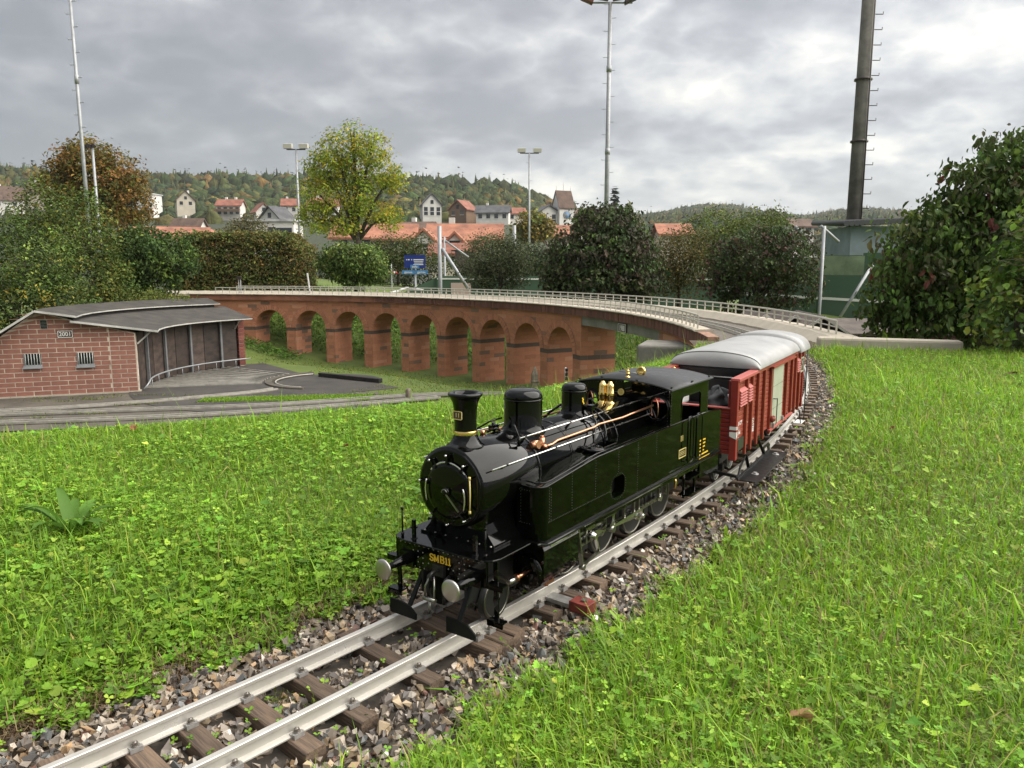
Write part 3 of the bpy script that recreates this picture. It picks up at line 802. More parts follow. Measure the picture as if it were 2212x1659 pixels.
q = A0+1.7; edge([tp(2.83, q, -.42), tp(4.13, q, -.21)]); q = A0+1.4; edge([tp(4.03, q, -.14), tp(4.62, q, -.035), tp(5.35, q, -.515), tp(5.9, q, -.915)])
edge([tp(2.835, A0+1.6+(A1-2.5-A0-1.6)*i/8, -.418) for i in range(9)], .01, .02)
edge([tp(4.025, A0+1.3+(A1-.5-A0-1.3)*i/8, -.138) for i in range(9)], .01, .018)
for q in (A0-1.5, A1+2): edge([tp(2.95, q, -.43), tp(3.17, q, -.63)], .02, .025, 'bracket')
# guard pipe on feet
mb = MB(); mb.tube([tp(3.12, A0-.3, ZG+.03), tp(3.06, A0-.8, ZG+.1), tp(3.02, A0-2.2, ZG+.16)]+[tp(3.02, A0-4-(A0-A1-4)*i/24, ZG+.17) for i in range(26)], .014, 8)
gp = spart(mb, 'guard_pipe', 'galv')
for i in range(7):
    a = A0-8-(A0-A1-12)*i/6; m = MB(); m.cyl(tp(3.02, a, ZG), tp(3.02, a, ZG+.16), .007, n=6); m.box(tp(3.0, a, ZG+.012), (.09, .05, .02)); m.build('foot', 'galv', gp)
# yard surfaces
def sheet(name, pts, z, m, kind='structure'):
    k = len(pts); return obj(name, npmesh(name, [(x, y, z) for x, y in pts], [tuple(range(k))], [M[m]]), kind=kind)
fan = [tp(1.12, a)[:2] for a in np.linspace(132, 262, 24)]+[tp(3.3, a)[:2] for a in np.linspace(215, 134, 20)]
mb = MB(); V = []
for a in np.linspace(128, 300, 40): V += [tp(1.1, a, ZG+.003), tp(3.35, a, ZG+.003)]
mb.add(V, [(2*i, 2*i+1, 2*i+3, 2*i+2) for i in range(39)]); mb.build('yard_apron', 'asphalt', kind='structure')
sheet('yard_concrete', [(-11.5, 9.6), (-7.2, 9.6), (-3.2, 10.4), (-2.1, 11.4), (-2.3, 12.9), (-6.3, 12.95), (-9.6, 11.8), (-11.5, 11.6)], ZG-.004, 'apron')
mb = MB(); mb.lathe([(0.0, 0), (1.03, 0)], tp(0, 0, ZG-.016), n=40, caps=False); mb.build('turntable_pit', 'asphalt', kind='structure')
pit = thing('turntable_rim', 'curved concrete rim of the turntable pit in front of the shed tracks', 'turntable rim', tp(1.07, 190))
mb = MB(); V = []; n = 40
for i in range(n+1):
    a = 118+(262-118)*i/n; V += [tp(1.0, a, ZG-.05), tp(1.0, a, ZG+.03), tp(1.12, a, ZG+.03), tp(1.14, a, ZG-.05)]
mb.add(V, [f for i in range(n) for f in ((4*i, 4*i+1, 4*i+5, 4*i+4), (4*i+1, 4*i+2, 4*i+6, 4*i+5), (4*i+2, 4*i+3, 4*i+7, 4*i+6))]+[(0, 1, 2, 3), (4*n, 4*n+1, 4*n+2, 4*n+3)])
o = mb.build('rim', 'apron', pit); o.location = -pit.location
mb = MB(); mb.tube([tp(.93, 120+135*i/30, ZG+.01) for i in range(31)], .014, 6); o = mb.build('ring_rail', 'old_rail', pit); o.location = -pit.location
o = MB().bar((-3.79, 14.85, ZG-.02), (-2.45, 14.02, ZG-.02), .11, .17).build('timber_edging', 'black_timber'); bevel(o, .012); tag(o, 'black timber beam lying at the edge of the grass beside the turntable pit', 'timber beam')
sheet('pit_floor', [(-3.85, 14.7), (-2.5, 13.95), (-2.0, 13.4), (-2.6, 13.0), (-4.0, 13.2)], ZG-.012, 'asphalt')
FA = np.linspace(196, 146, 9); ordn = ['nearest the brick gable', 'second from the brick gable', 'third from the brick gable', 'fourth from the brick gable', 'fifth from the brick gable', 'fourth from the far end', 'third from the far end', 'second from the far end', 'at the far end']
for a, od in zip(FA, ordn):
    t = thing('stub_track', 'stub track fanning from turntable to shed doors, '+od, 'stub track', tp(2.1, a), group='stub tracks in front of the shed')
    dx_, dy_ = -math.sin(R(a)), math.cos(R(a))
    for sg in (-1, 1):
        p, q = tp(1.16, a, ZG+.016), tp(3.12, a, ZG+.016)
        o = MB().bar((p[0]+sg*.0705*dx_, p[1]+sg*.0705*dy_, p[2]), (q[0]+sg*.0705*dx_, q[1]+sg*.0705*dy_, q[2]), .026, .03).build('rail', 'old_rail', t); o.location = -t.location
def path_track(label, pts, gauge=.141, bed=True):
    P = [Vector((x, y, 0)) for x, y in pts]; n = 40; Q = []
    for i in range(n+1):        # Catmull-Rom
        u = i/n*(len(P)-1); k = min(int(u), len(P)-2); f = u-k
        p0, p1, p2, p3 = P[max(k-1, 0)], P[k], P[k+1], P[min(k+2, len(P)-1)]
        Q.append(0.5*((2*p1)+(p2-p0)*f+(2*p0-5*p1+4*p2-p3)*f*f+(3*p1-p0-3*p2+p3)*f**3))
    t = thing('yard_track', label, 'yard track', (Q[n//2].x, Q[n//2].y, ZG), group='yard tracks below the lawn')
    def off_(d, z): 
        r_ = []
        for i, p in enumerate(Q):
            tt = (Q[min(i+1, n)]-Q[max(i-1, 0)]).normalized(); r_.append((p.x-tt.y*d, p.y+tt.x*d, z))
        return r_
    for sg in (-1, 1):
        a, b, c, d = off_(sg*gauge/2-.012, ZG+.0), off_(sg*gauge/2-.012, ZG+.028), off_(sg*gauge/2+.012, ZG+.028), off_(sg*gauge/2+.012, ZG)
        m = MB(); V = [p for i in range(n+1) for p in (a[i], b[i], c[i], d[i])]
        m.add(V, [f for i in range(n) for f in ((4*i, 4*i+1, 4*i+5, 4*i+4), (4*i+1, 4*i+2, 4*i+6, 4*i+5), (4*i+2, 4*i+3, 4*i+7, 4*i+6))]); o = m.build('rail', 'old_rail', t); o.location = -t.location
    if bed:
        a, b = off_(-.16, ZG+.004), off_(.16, ZG+.004); m = MB(); m.add([p for i in range(n+1) for p in (a[i], b[i])], [(2*i, 2*i+1, 2*i+3, 2*i+2) for i in range(n)]); o = m.build('bed', 'apron', t); o.location = -t.location
path_track('pale yard track passing close in front of the brick gable to the turntable', [(-10.5, 10.35), (-7.6, 11.05), (-6.0, 11.75), (-4.6, 12.65), (-4.15, 13.15)])
path_track('yard track curving away below the lawn towards the viaduct piers', [(-10.5, 10.2), (-7.5, 10.78), (-5.5, 11.2), (-3.7, 11.6), (-1.5, 12.5), (0.3, 12.55), (1.4, 11.6), (1.9, 10.2)])
path_track('yard track nearest the lawn edge', [(-10.5, 9.75), (-7.1, 10.2), (-4.6, 10.75), (-2.6, 11.55), (-1.2, 12.3)])
# ground-level odds and ends
dm('old_wood', (0.16, 0.135, 0.10), 0.85, var=0.5, vscale=10, stretch=(3, 3, .6))
mb = MB(); mb.lathe([(.045, 0), (.05, .05), (.047, .16), (.035, .19), (0, .195)], (0, 0, 0), n=10)
o = mb.build('wooden_stump', 'old_wood', None, (-1.68, 12.15, -1.47)); tag(o, 'short rounded wooden stump beside the yard track behind the chimney', 'stump')
mb = MB(); mb.box((0, 0, .2), (.105, .07, .42)); mb.add([(-.0525, -.035, .41), (.0525, -.035, .41), (.0525, .035, .41), (-.0525, .035, .41), (0, 0, .56)], [(0, 1, 4), (1, 2, 4), (2, 3, 4), (3, 0, 4)]); mb.box((0, 0, .30), (.12, .085, .03))
o = mb.build('pointed_post', 'old_wood', None, (0.36, 11.9, -1.42), (0, 0, .3)); bevel(o, .008); tag(o, 'grey wooden post with pointed top standing before the viaduct pier', 'post')
sg = thing('toy_signal', 'small black and white model signal post near the last viaduct arch', 'signal', (0.80, 11.2, -1.25))
MB().box((0, 0, .1), (.05, .04, .20)).build('base', 'black_timber', sg); MB().cyl((0, 0, .18), (0, 0, .44), .013, n=8).build('mast', 'white_paint', sg)
for k in range(3): MB().lathe([(0, -.03), (.022, -.025), (.022, .02), (0, .028)], (0.012, -.02, .28+.065*k), n=8).build('lamp', 'black_timber', sg)
# ================================================================== steam locomotive
dm('black_gloss', (0.0016, 0.0018, 0.0016), 0.05, spec=0.28, rvar=0.025, vscale=26)
dm('black_grass_tint', (0.0015, 0.0022, 0.001), 0.07, spec=0.14, rvar=0.03, vscale=14)  # black paint, with the green of reflected grass put into its base colour
dm('black_satin', (0.010, 0.010, 0.010), 0.42, spec=0.4)
dm('roof_grey', (0.034, 0.035, 0.037), 0.5, spec=0.4, var=0.25, vscale=40, rvar=0.15)
dm('black_matt', (0.006, 0.007, 0.006), 0.5, spec=0.15)
dm('tyre_steel', (0.17, 0.165, 0.14), 0.35, metal=1.0)
dm('rivet', (0.06, 0.06, 0.055), 0.3, metal=0.7)
dm('bright_steel', (0.62, 0.61, 0.58), 0.24, metal=1.0, rvar=0.06, vscale=30)
dm('dark_steel', (0.30, 0.295, 0.26), 0.3, metal=1.0, rvar=0.08, vscale=30)
dm('brushed_alu', (0.46, 0.44, 0.41), 0.33, metal=1.0)
dm('brass', (0.80, 0.56, 0.20), 0.2, metal=1.0)
dm('copper', (0.58, 0.28, 0.17), 0.3, metal=1.0)
dm('yellow', (0.78, 0.50, 0.03), 0.5)
dm('gold_paint', (0.62, 0.50, 0.17), 0.45)
# radial brushing on the buffer faces
bm_ = M['brushed_alu']; t_ = bm_.node_tree; tcn = t_.nodes.new('ShaderNodeTexCoord'); wv = t_.nodes.new('ShaderNodeTexNoise'); wv.inputs['Scale'].default_value = 3
gr = t_.nodes.new('ShaderNodeTexGradient'); gr.gradient_type = 'RADIAL'; mpn = t_.nodes.new('ShaderNodeMapping'); mpn.inputs['Rotation'].default_value = (0, PI/2, 0)
t_.links.new(tcn.outputs['Object'], mpn.inputs[0]); t_.links.new(mpn.outputs[0], gr.inputs[0])
mm_ = t_.nodes.new('ShaderNodeMath'); mm_.operation = 'MULTIPLY'; mm_.inputs[1].default_value = 60; t_.links.new(gr.outputs['Fac'], mm_.inputs[0])
wv.noise_dimensions = '1D'; t_.links.new(mm_.outputs[0], wv.inputs['W']); wv.inputs['Scale'].default_value = 1.0
mr_ = t_.nodes.new('ShaderNodeMapRange'); mr_.inputs[3].default_value = .22; mr_.inputs[4].default_value = .5; t_.links.new(wv.outputs['Fac'], mr_.inputs[0]); t_.links.new(mr_.outputs[0], t_.nodes['Principled BSDF'].inputs['Roughness'])

loco = thing('steam_locomotive', 'glossy black model steam tank locomotive with brass fittings heading the train', 'locomotive', (0.1314, 1.7061, 0), math.atan2(-0.815633, -0.57857))
def lp(mb, name, m, par=None, **k): return mb.build(name, m, par or loco, **k)
# --- frames, running plate
for s_ in (-1, 1):
    lp(MB().prism([(.448, .05), (.448, .146), (-.60, .138), (-.60, .06), (-.45, .045), (.3, .035), (.40, .05)], s_*.05, s_*.055, 'Y'), 'frame_plate', 'black_satin')
PLO = [(.463, -.085), (.459, -.104), (.45, -.117), (.436, -.122), (.335, -.122), (.335, .122), (.436, .122), (.45, .117), (.459, .104), (.463, .085)]
bevel(lp(MB().prism(PLO, .1465, .1505), 'front_plate', 'black_gloss'), .0012)
mb = MB(); prof = [(.336, .1504), (.326, .1495), (.315, .1455), (.305, .1425), (.29, .1412), (-.625, .1405)]
V = [(x, y, z) for x, z in prof for y in (-.134, .134)]+[(x, y, z-.004) for x, z in prof for y in (-.134, .134)]; k = len(prof)*2
mb.add(V, [f for i in range(len(prof)-1) for f in ((2*i, 2*i+1, 2*i+3, 2*i+2), (k+2*i, k+2*i+2, k+2*i+3, k+2*i+1), (2*i, 2*i+2, k+2*i+2, k+2*i), (2*i+1, k+2*i+1, k+2*i+3, 2*i+3))]+[(0, k, k+1, 1), (k-2, k-1, 2*k-1, 2*k-2)])
lp(mb, 'running_board', 'black_gloss')
for s_ in (-1, 1):
    lp(MB().tube([(x, s_*.134, z-.004) for x, z in prof], .0035, 8), 'edge_moulding', 'black_gloss')
    lp(MB().prism([(.285, .123), (-.47, .122), (-.47, .137), (.285, .1375)], s_*.126, s_*.129, 'Y'), 'valance', 'black_gloss')
# --- buffer beam
beam = bevel(lp(MB().prism(rrect(-.106, .106, .0965, .1462, .004), .448, .4545, 'X'), 'buffer_beam', 'black_gloss'), .001)
mb = MB()
for y in np.arange(-.1, .1001, .0118): mb.dome((.4545, y, .1425), .0016, 6, (1, 0, 0)); 
for y in np.arange(-.1, .1001, .0118):
    if abs(y) > .03: mb.dome((.4545, y, .1), .0016, 6, (1, 0, 0))
for y in (-.068, -.056, -.044, .044, .056, .068):
    for z in (.11, .12, .131): mb.dome((.4545, y, z), .0016, 6, (1, 0, 0))
for y in (-.03, -.018, .018, .03): mb.dome((.4545, y, .113), .0016, 6, (1, 0, 0))
lp(mb, 'rivets', 'dark_steel', beam)
LET = {'S': [[(.9, .78), (.82, .95), (.5, 1), (.2, .92), (.12, .74), (.25, .57), (.75, .43), (.9, .26), (.8, .08), (.5, 0), (.2, .06), (.1, .24)]], 'M': [[(.12, 0), (.12, 1)], [(.12, 1), (.55, .12), (.98, 1)], [(.98, 1), (.98, 0)], [(0, 0), (.26, 0)], [(.82, 0), (1.12, 0)], [(0, 1), (.2, 1)], [(.92, 1), (1.12, 1)]],
       'B': [[(.15, 0), (.15, 1)], [(0, 1), (.55, 1), (.78, .9), (.8, .66), (.55, .53), (.15, .53)], [(.55, .53), (.85, .42), (.9, .16), (.6, 0), (0, 0)]], '1': [[(.3, 0), (.3, 1), (.08, .82)], [(.05, 0), (.55, 0)]]}
mb = MB(); cx_ = -.0268
for ch_, adv in (('S', .0112), ('M', .0148), ('B', .0118), ('1', .0075), ('1', .0075)):
    for st in LET[ch_]:
        P = [(.4552, cx_+p[0]*.0105, .1212+p[1]*.0128) for p in st]
        for p, q in zip(P[:-1], P[1:]):
            thick = .0014 if abs(p[2]-q[2]) < .001 else .0023
            mb.bar(p, q, .0014, thick, (1, 0, 0)) if False else mb.bar(p, q, thick, .0012, (1, 0, 0))
    cx_ += adv
lp(mb, 'lettering', 'yellow', beam)
for s_ in (-1, 1):
    bf = lp(MB().lathe([(.0105, .455), (.0105, .468), (.0075, .476), (.0055, .516)], (0, s_*.0805, .112), 'X', 16), 'buffer', 'black_gloss')
    lp(MB().box((.457, s_*.0805, .112), (.005, .032, .03)), 'base_plate', 'black_gloss', bf)
    lp(MB().prism([(.46, s_*.0805-.013), (.46, s_*.0805+.013), (.512, s_*.0805+.004), (.512, s_*.0805-.004)], .109, .115), 'rib', 'black_gloss', bf)
    hd = MB().lathe([(.0055, -.006), (.0185, -.002), (.0197, 0), (.0195, .0022), (.0165, .0036), (.009, .0044), (0, .0047)], (0, 0, 0), 'X', 36)
    obj('buffer_head', hd.mesh('buffer_head', M['brushed_alu']), bf, (.5215, s_*.0805, .112))
    # rail guard and its bracket
    y0 = s_*.07
    lp(MB().prism([(y0-.036, .008), (y0+.030, .008), (y0+.030, .019), (y0+.014, .032), (y0-.008, .036), (y0-.036, .036)], .478, .4815, 'X'), 'rail_guard', 'black_matt')
    lp(MB().bar((.44, s_*.058, .085), (.476, s_*.060, .03), .009, .004), 'guard_bracket', 'black_matt')
    # hanging steps
    st = lp(MB().bar((.443, s_*.118, .148), (.44, s_*.118, .036), .0035, .009, (0, 1, 0)), 'step_bracket', 'black_gloss')
    for z in (.106, .038): lp(MB().box((.445, s_*.122, z), (.016, .034, .003)).box((.4515, s_*.122, z-.004), (.003, .034, .010)), 'step', 'black_gloss', st)
    # lamp irons
    lp(MB().tube([(.449, s_*.1, .15), (.449, s_*.1, .205)], .0016, 8).tube([(.449, s_*.1, .203), (.449, s_*.1, .208)], .0027, 8).tube([(.449, s_*.1, .15), (.449, s_*.1, .159)], .003, 8), 'lamp_iron', 'black_gloss')
    lp(MB().tube([(.445, s_*.074, .15), (.445, s_*.074, .152)], .0068, 10).bar((.445, s_*.074, .15), (.445, s_*.074, .187), .0055, .0065).box((.445, s_*.074, .172), (.009, .011, .003)), 'lamp_bracket', 'black_gloss')
cp = lp(MB().box((.459, 0, .108), (.008, .026, .02)), 'coupling', 'black_satin')
lp(MB().tube([(.46, 0, .108), (.478, 0, .11), (.486, 0, .106), (.484, 0, .099), (.476, 0, .098)], .0032, 8), 'hook', 'black_satin', cp)
for s_ in (-1, 1): lp(MB().tube([(.478, s_*.004, .104), (.486, s_*.011, .085), (.487, s_*.011, .062)], .002, 6), 'link', 'dark_steel', cp)
lp(MB().cyl((.487, -.014, .062), (.487, .014, .062), .0042, n=10).cyl((.487, 0, .06), (.487, 0, .034), .0024, n=8).dome((.487, 0, .036), .004, 8, (0, 0, -1)), 'screw', 'dark_steel', cp)
for y in (-.02, .02): lp(MB().tube([(.452, y, .1), (.466, y, .095), (.470, y, .075), (.468, y*.9, .05)], .0033, 8), 'brake_hose', 'black_satin', cp)
# --- wheels
def wheel(x, side, r, y, spokes, cw):
    w = lp(MB().lathe([(r-.0085, -.006), (r, -.006), (r+.0035, -.0045), (r+.0035, -.002), (r, 0), (r-.0005, .0065), (r-.0085, .0065)], (0, 0, 0), 'Y', 40), 'wheel', 'black_satin')
    w.location = (x, side*y, r); w.rotation_euler = (0, 0, 0 if side > 0 else PI)
    tyre = lp(MB().lathe([(r-.0062, .0066), (r-.0004, .0066), (r-.0004, .0075), (r-.0062, .0075), (r-.0062, .0066)], (0, 0, 0), 'Y', 40, caps=False), 'tyre', 'tyre_steel', w)
    mb = MB(); mb.lathe([(0, .008), (.0105, .008), (.0115, .004), (.0115, -.003), (0, -.003)], (0, 0, 0), 'Y', 14)
    for i in range(spokes):
        t = 2*PI*i/spokes+.2; mb.bar((.008*math.cos(t), .002, .008*math.sin(t)), ((r-.007)*math.cos(t), .002, (r-.007)*math.sin(t)), .004, .0042, (0, 1, 0))
    if cw: mb.prism([((r-.008)*math.cos(t), (r-.008)*math.sin(t)) for t in np.linspace(PI-.75, PI+.75, 9)], .001, .0055, 'Y')
    lp(mb, 'spokes', 'black_gloss', w)
    lp(MB().lathe([(0, .0098), (.0055, .0095), (.0058, .008)], (0, 0, 0), 'Y', 12), 'hub', 'bright_steel', w)
    return w
for s_ in (-1, 1):
    wheel(.373, s_, .041, .061, 9, False)
    for x in (.115, -.042, -.2, -.36): wheel(x, s_, .0595, .061, 12, True)
for x in (.373, .115, -.042, -.2, -.36): lp(MB().cyl((x, -.06, .041 if x > .3 else .0595), (x, .06, .041 if x > .3 else .0595), .006, n=8), 'axle', 'black_satin')
# --- cylinders and motion, both sides
PX, PZ = .036, .004
for s_ in (-1, 1):
    q = [(s_*(.099+.036*math.cos(t)), .081+.036*math.sin(t)) for t in np.linspace(PI, 2*PI, 13)]+[(s_*.135, .128), (s_*.131, .1365), (s_*.063, .1365)]
    cy = bevel(lp(MB().prism(q, .182, .312, 'X'), 'cylinder', 'black_gloss'), .0015)
    lp(MB().lathe([(.034, .312), (.034, .316), (.026, .3185), (.01, .321), (0, .321)], (0, s_*.099, .081), 'X', 24), 'front_cover', 'black_gloss', cy)
    mb = MB()
    for i in range(10): t = 2*PI*i/10; mb.dome((.316, s_*.099+.0298*math.cos(t), .081+.0298*math.sin(t)), .0022, 6, (1, 0, 0))
    lp(mb, 'cover_bolts', 'dark_steel', cy)
    lp(MB().cyl((.32, s_*.099, .081), (.35, s_*.099, .081), .0042, n=10).tube([(.35, s_*.099, .081), (.354, s_*.099, .081)], .0075, 10), 'tail_gland', 'copper', cy)
    lp(MB().cyl((.352, s_*.099, .081), (.378, s_*.099, .081), .0052, n=12), 'tail_rod', 'bright_steel', cy)
    lp(MB().box((.25, s_*.1, .041), (.03, .02, .008)).cyl((.25, s_*.1, .03), (.25, s_*.1, .042), .005, n=8), 'drain_cock', 'copper', cy)
    lp(MB().cyl((.288, s_*.127, .131), (.19, s_*.127, .131), .0073, n=14), 'valve_tube', 'bright_steel', cy)
    y = s_*.103
    lp(MB().bar((.182, y, .102), (.02, y, .102), .010, .006).bar((.182, y, .076), (.03, y, .076), .010, .005), 'slide_bar', 'dark_steel')
    lp(MB().cyl((.182, y, .089), (.085, y, .089), .0045, n=10), 'piston_rod', 'bright_steel')
    ch = lp(MB().prism([(.105, .076), (.105, .104), (.075, .104), (.07, .12), (.098, .124), (.112, .112), (.112, .076)], s_*.098, s_*.112, 'Y'), 'crosshead', 'dark_steel')
    lp(MB().lathe([(.011, .112), (.011, .118), (.0075, .119), (.0065, .124), (0, .124)], (.09, 0, .089), 'Y', 16).cyl((.09, s_*.1, .089), (.09, s_*.125, .089), .006, n=8), 'crosshead_pin', 'bright_steel', ch)
    lp(MB().bar((.088, s_*.121, .088), (.072, s_*.121, .050), .004, .007, (0, 1, 0)), 'drop_arm', 'bright_steel', ch)
    lp(MB().bar((.074, s_*.122, .051), (.148, s_*.123, .040), .004, .006, (0, 1, 0)), 'union_link', 'dark_steel')
    cl = lp(MB().bar((.176, s_*.127, .137), (.150, s_*.125, .040), .005, .0085, (0, 1, 0)), 'combination_lever', 'dark_steel')
    lp(MB().cyl((.150, s_*.120, .041), (.150, s_*.131, .041), .0062, n=10), 'lever_eye', 'dark_steel', cl)
    lp(MB().bar((.172, s_*.122, .127), (-.005, s_*.118, .117), .004, .009, (0, 1, 0)).bar((.172, s_*.122, .127), (.14, s_*.122, .125), .005, .012, (0, 1, 0)), 'radius_rod', 'dark_steel')
    pts = [(.012, .135), (.004, .118), (.006, .100), (.016, .084)]
    lp(MB().tube([(x, s_*.119, z) for x, z in pts], .005, 8).cyl((.014, s_*.11, .084), (.014, s_*.128, .084), .0075, n=12), 'expansion_link', 'dark_steel')
    for x in (.03, -.008, -.06, -.11, -.135, -.25, -.29): lp(MB().bar((x, s_*.112, .137), (x-.006, s_*.110, .085), .004, .007, (0, 1, 0)), 'hanger', 'dark_steel')
    # rods
    pins = [(x+PX, .0595+PZ) for x in (.115, -.042, -.2, -.36)]
    lp(MB().bar((pins[0][0], s_*.080, pins[0][1]), (pins[3][0], s_*.080, pins[3][1]), .005, .011, (0, 0, 1)), 'coupling_rod', 'dark_steel')
    for x, z in pins: lp(MB().cyl((x, s_*.068, z), (x, s_*.088, z), .0085, n=14), 'rod_bearing', 'bright_steel')
    cx, cz = pins[2]
    lp(MB().bar((.09, s_*.107, .089), (cx, s_*.096, cz), .005, .0115, (0, 0, 1)).cyl((cx, s_*.088, cz), (cx, s_*.103, cz), .012, n=16), 'connecting_rod', 'bright_steel')
    lp(MB().box((cx-.006, s_*.099, cz), (.026, .010, .024)), 'big_end', 'bright_steel')
    lp(MB().bar((cx, s_*.110, cz), (cx+.012, s_*.110, cz+.022), .005, .008, (0, 1, 0)).cyl((cx, s_*.1, cz), (cx, s_*.116, cz), .0055, n=10), 'return_crank', 'bright_steel')
    lp(MB().bar((cx+.012, s_*.114, cz+.022), (.014, s_*.119, .086), .004, .007, (0, 0, 1)), 'eccentric_rod', 'bright_steel')
    for x in (.035, -.12, -.28): lp(MB().prism([(x-.012, .03), (x+.012, .03), (x+.008, .075), (x-.006, .08)], s_*.0575, s_*.066, 'Y'), 'brake_block', 'black_satin')
# --- boiler, smokebox
SB = .0785; BZ = .2565
lp(MB().lathe([(SB-.001, .244), (SB, .247), (SB, .421), (SB-.0035, .4245), (SB-.006, .4245)], (0, 0, BZ), 'X', 56), 'smokebox', 'black_gloss')
bo = lp(MB().lathe([(.0755, .245), (.0755, -.266)], (0, 0, BZ), 'X', 56), 'boiler', 'black_gloss')
for x in (.236, .112, -.03, -.095): lp(MB().lathe([(.0756, x-.0035), (.0772, x-.003), (.0772, x+.003), (.0756, x+.0035)], (0, 0, BZ), 'X', 56, caps=False), 'boiler_band', 'black_gloss', bo)
lp(MB().lathe([(.0745, .4246), (.0745, .4262), (.07, .4266), (0, .4266)], (0, 0, BZ), 'X', 48), 'smokebox_front', 'black_gloss')
door = lp(MB().lathe([(.0545, .4266), (.0545, .4292), (.052, .4312), (.046, .4325), (.03, .4342), (0, .435)], (0, 0, BZ-.004), 'X', 48), 'smokebox_door', 'black_gloss')
lp(MB().lathe([(.0522, .4306), (.0538, .4318), (.0552, .4306)], (0, 0, BZ-.004), 'X', 60, a0=.75, a1=2.45, caps=False), 'door_rim', 'bright_steel', door)
mb = MB()
for t in (90, 128, 52, 172, 232, 308, 270): mb.tube([(.4266, .0655*math.cos(R(t)), BZ-.002+.0655*math.sin(R(t))), (.434, .0655*math.cos(R(t)), BZ-.002+.0655*math.sin(R(t)))], .0014, 6).lathe([(0, .4335), (.002, .4345), (.0027, .4365), (.002, .4385), (0, .4395)], (0, .0655*math.cos(R(t)), BZ-.002+.0655*math.sin(R(t))), 'X', 10)
lp(mb, 'door_dogs', 'bright_steel', door)
mb = MB()
for t in (90, 128, 52, 172, 232, 308): mb.bar((.432, .066*math.cos(R(t)), BZ+.066*math.sin(R(t))), (.434, .05*math.cos(R(t)), BZ-.004+.05*math.sin(R(t))), .005, .0035)
lp(mb, 'clamps', 'black_gloss', door)
lp(MB().lathe([(.0085, .435), (.0085, .4385), (.006, .4405), (.0035, .443), (0, .443)], (0, 0, BZ-.005), 'X', 16), 'door_hub', 'black_gloss', door)
lp(MB().tube([(.4425, .0065*math.cos(t), BZ-.005+.0065*math.sin(t)) for t in np.linspace(.2, 3.2, 9)], .0009, 6).bar((.441, 0, BZ-.005), (.443, .034, BZ-.035), .0022, .0022), 'door_handle', 'dark_steel', door)
for y, z0, z1, bow in ((-.047, -.022, .02, -.003), (.040, -.03, .014, .004)):
    lp(MB().tube([(.437, y+bow*math.sin(PI*i/6), BZ-.006+z0+(z1-z0)*i/6) for i in range(7)], .0016, 8), 'hand_grip', 'bright_steel', door)
lp(MB().tube([(.438, .0565, BZ+.028), (.438, .0575, BZ), (.438, .0565, BZ-.03)], .0013, 8).tube([(.438, .0565, BZ+.028), (.438, .0565, BZ+.033)], .0022, 8).tube([(.438, .0565, BZ-.035), (.438, .0565, BZ-.03)], .0022, 8), 'hinge_rod', 'gold_paint', door)
mb = MB()
for z in (.03, -.032): mb.bar((.4345, .056, BZ+z), (.434, .004, BZ-.004+z*.25), .004, .003)
lp(mb, 'hinge_strap', 'black_gloss', door)
lp(MB().box((.428, .002, .327-.02), (.004, .012, .016)).dome((.43, .002, .305), .0022, 6, (1, 0, 0)), 'lamp_socket', 'black_gloss', door)
sd_ = lp(MB().add([(x, s_*y, z) for x0, x1, rows in ((.402, .262, ((.086, .1515), (.083, .156), (.070, .172), (.064, .19), (.066, .215))),) for x in (x0, x1) for s_ in (-1, 1) for y, z in rows],
     [(i, i+1, 6+i, 5+i) for i in range(4)]+[(10+i, 15+i, 16+i, 11+i) for i in range(4)]+[(i, 10+i, 11+i, i+1) for i in range(4)]+[(5+i, 6+i, 16+i, 15+i) for i in range(4)]), 'smokebox_saddle', 'black_gloss')
lp(MB().box((.332, 0, .153), (.155, .178, .004)), 'saddle_flange', 'black_gloss', sd_)
mb = MB()
for y in np.linspace(-.08, .08, 7): mb.dome((.407, y, .155), .0024, 6)
lp(mb, 'bolts', 'dark_steel', sd_)
# --- chimney and domes
ch = lp(MB().lathe([(0.0288, .318), (0.0352, .3275), (0.0356, .331), (0.0296, .3345), (0.0248, .342), (0.0220, .351), (0.0210, .36), (0.0210, .372), (0.0220, .398), (0.0244, .412), (0.0292, .4215), (0.0324, .4245), (0.0330, .427), (0.0318, .4295), (0.0272, .4305), (0.0220, .4285), (0.0204, .42), (0.0196, .36)], (.378, 0, 0), n=48, caps=False), 'chimney', 'black_gloss')
lp(MB().lathe([(.0218, .3505), (.0224, .3515), (.0220, .3575), (.0215, .3585)], (.378, 0, 0), n=40, caps=False), 'brass_band', 'brass', ch)
mb = MB()
for i in range(10): t = 2*PI*i/10+.3; mb.dome((.378+.033*math.cos(t), .033*math.sin(t), .3315-.004*abs(math.sin(t))), .0018, 6)
lp(mb, 'bolts', 'black_gloss', ch)
np_ = lp(MB().prism(rrect(-.0105, .0105, .382, .3975, .0025), .3995, .4015, 'X'), 'number_plate', 'plaque', ch)
lp(MB().ring(rrect(-.0108, .0108, .3817, .3978, .0026), rrect(-.0095, .0095, .383, .3965, .0018), .4014, .4023, 'X'), 'plate_rim', 'gold_paint', np_)
obj('numerals', text_mesh('11', .0115, .0003, 'gold_paint'), np_, (.4018, 0, .3897), (PI/2, 0, PI/2))
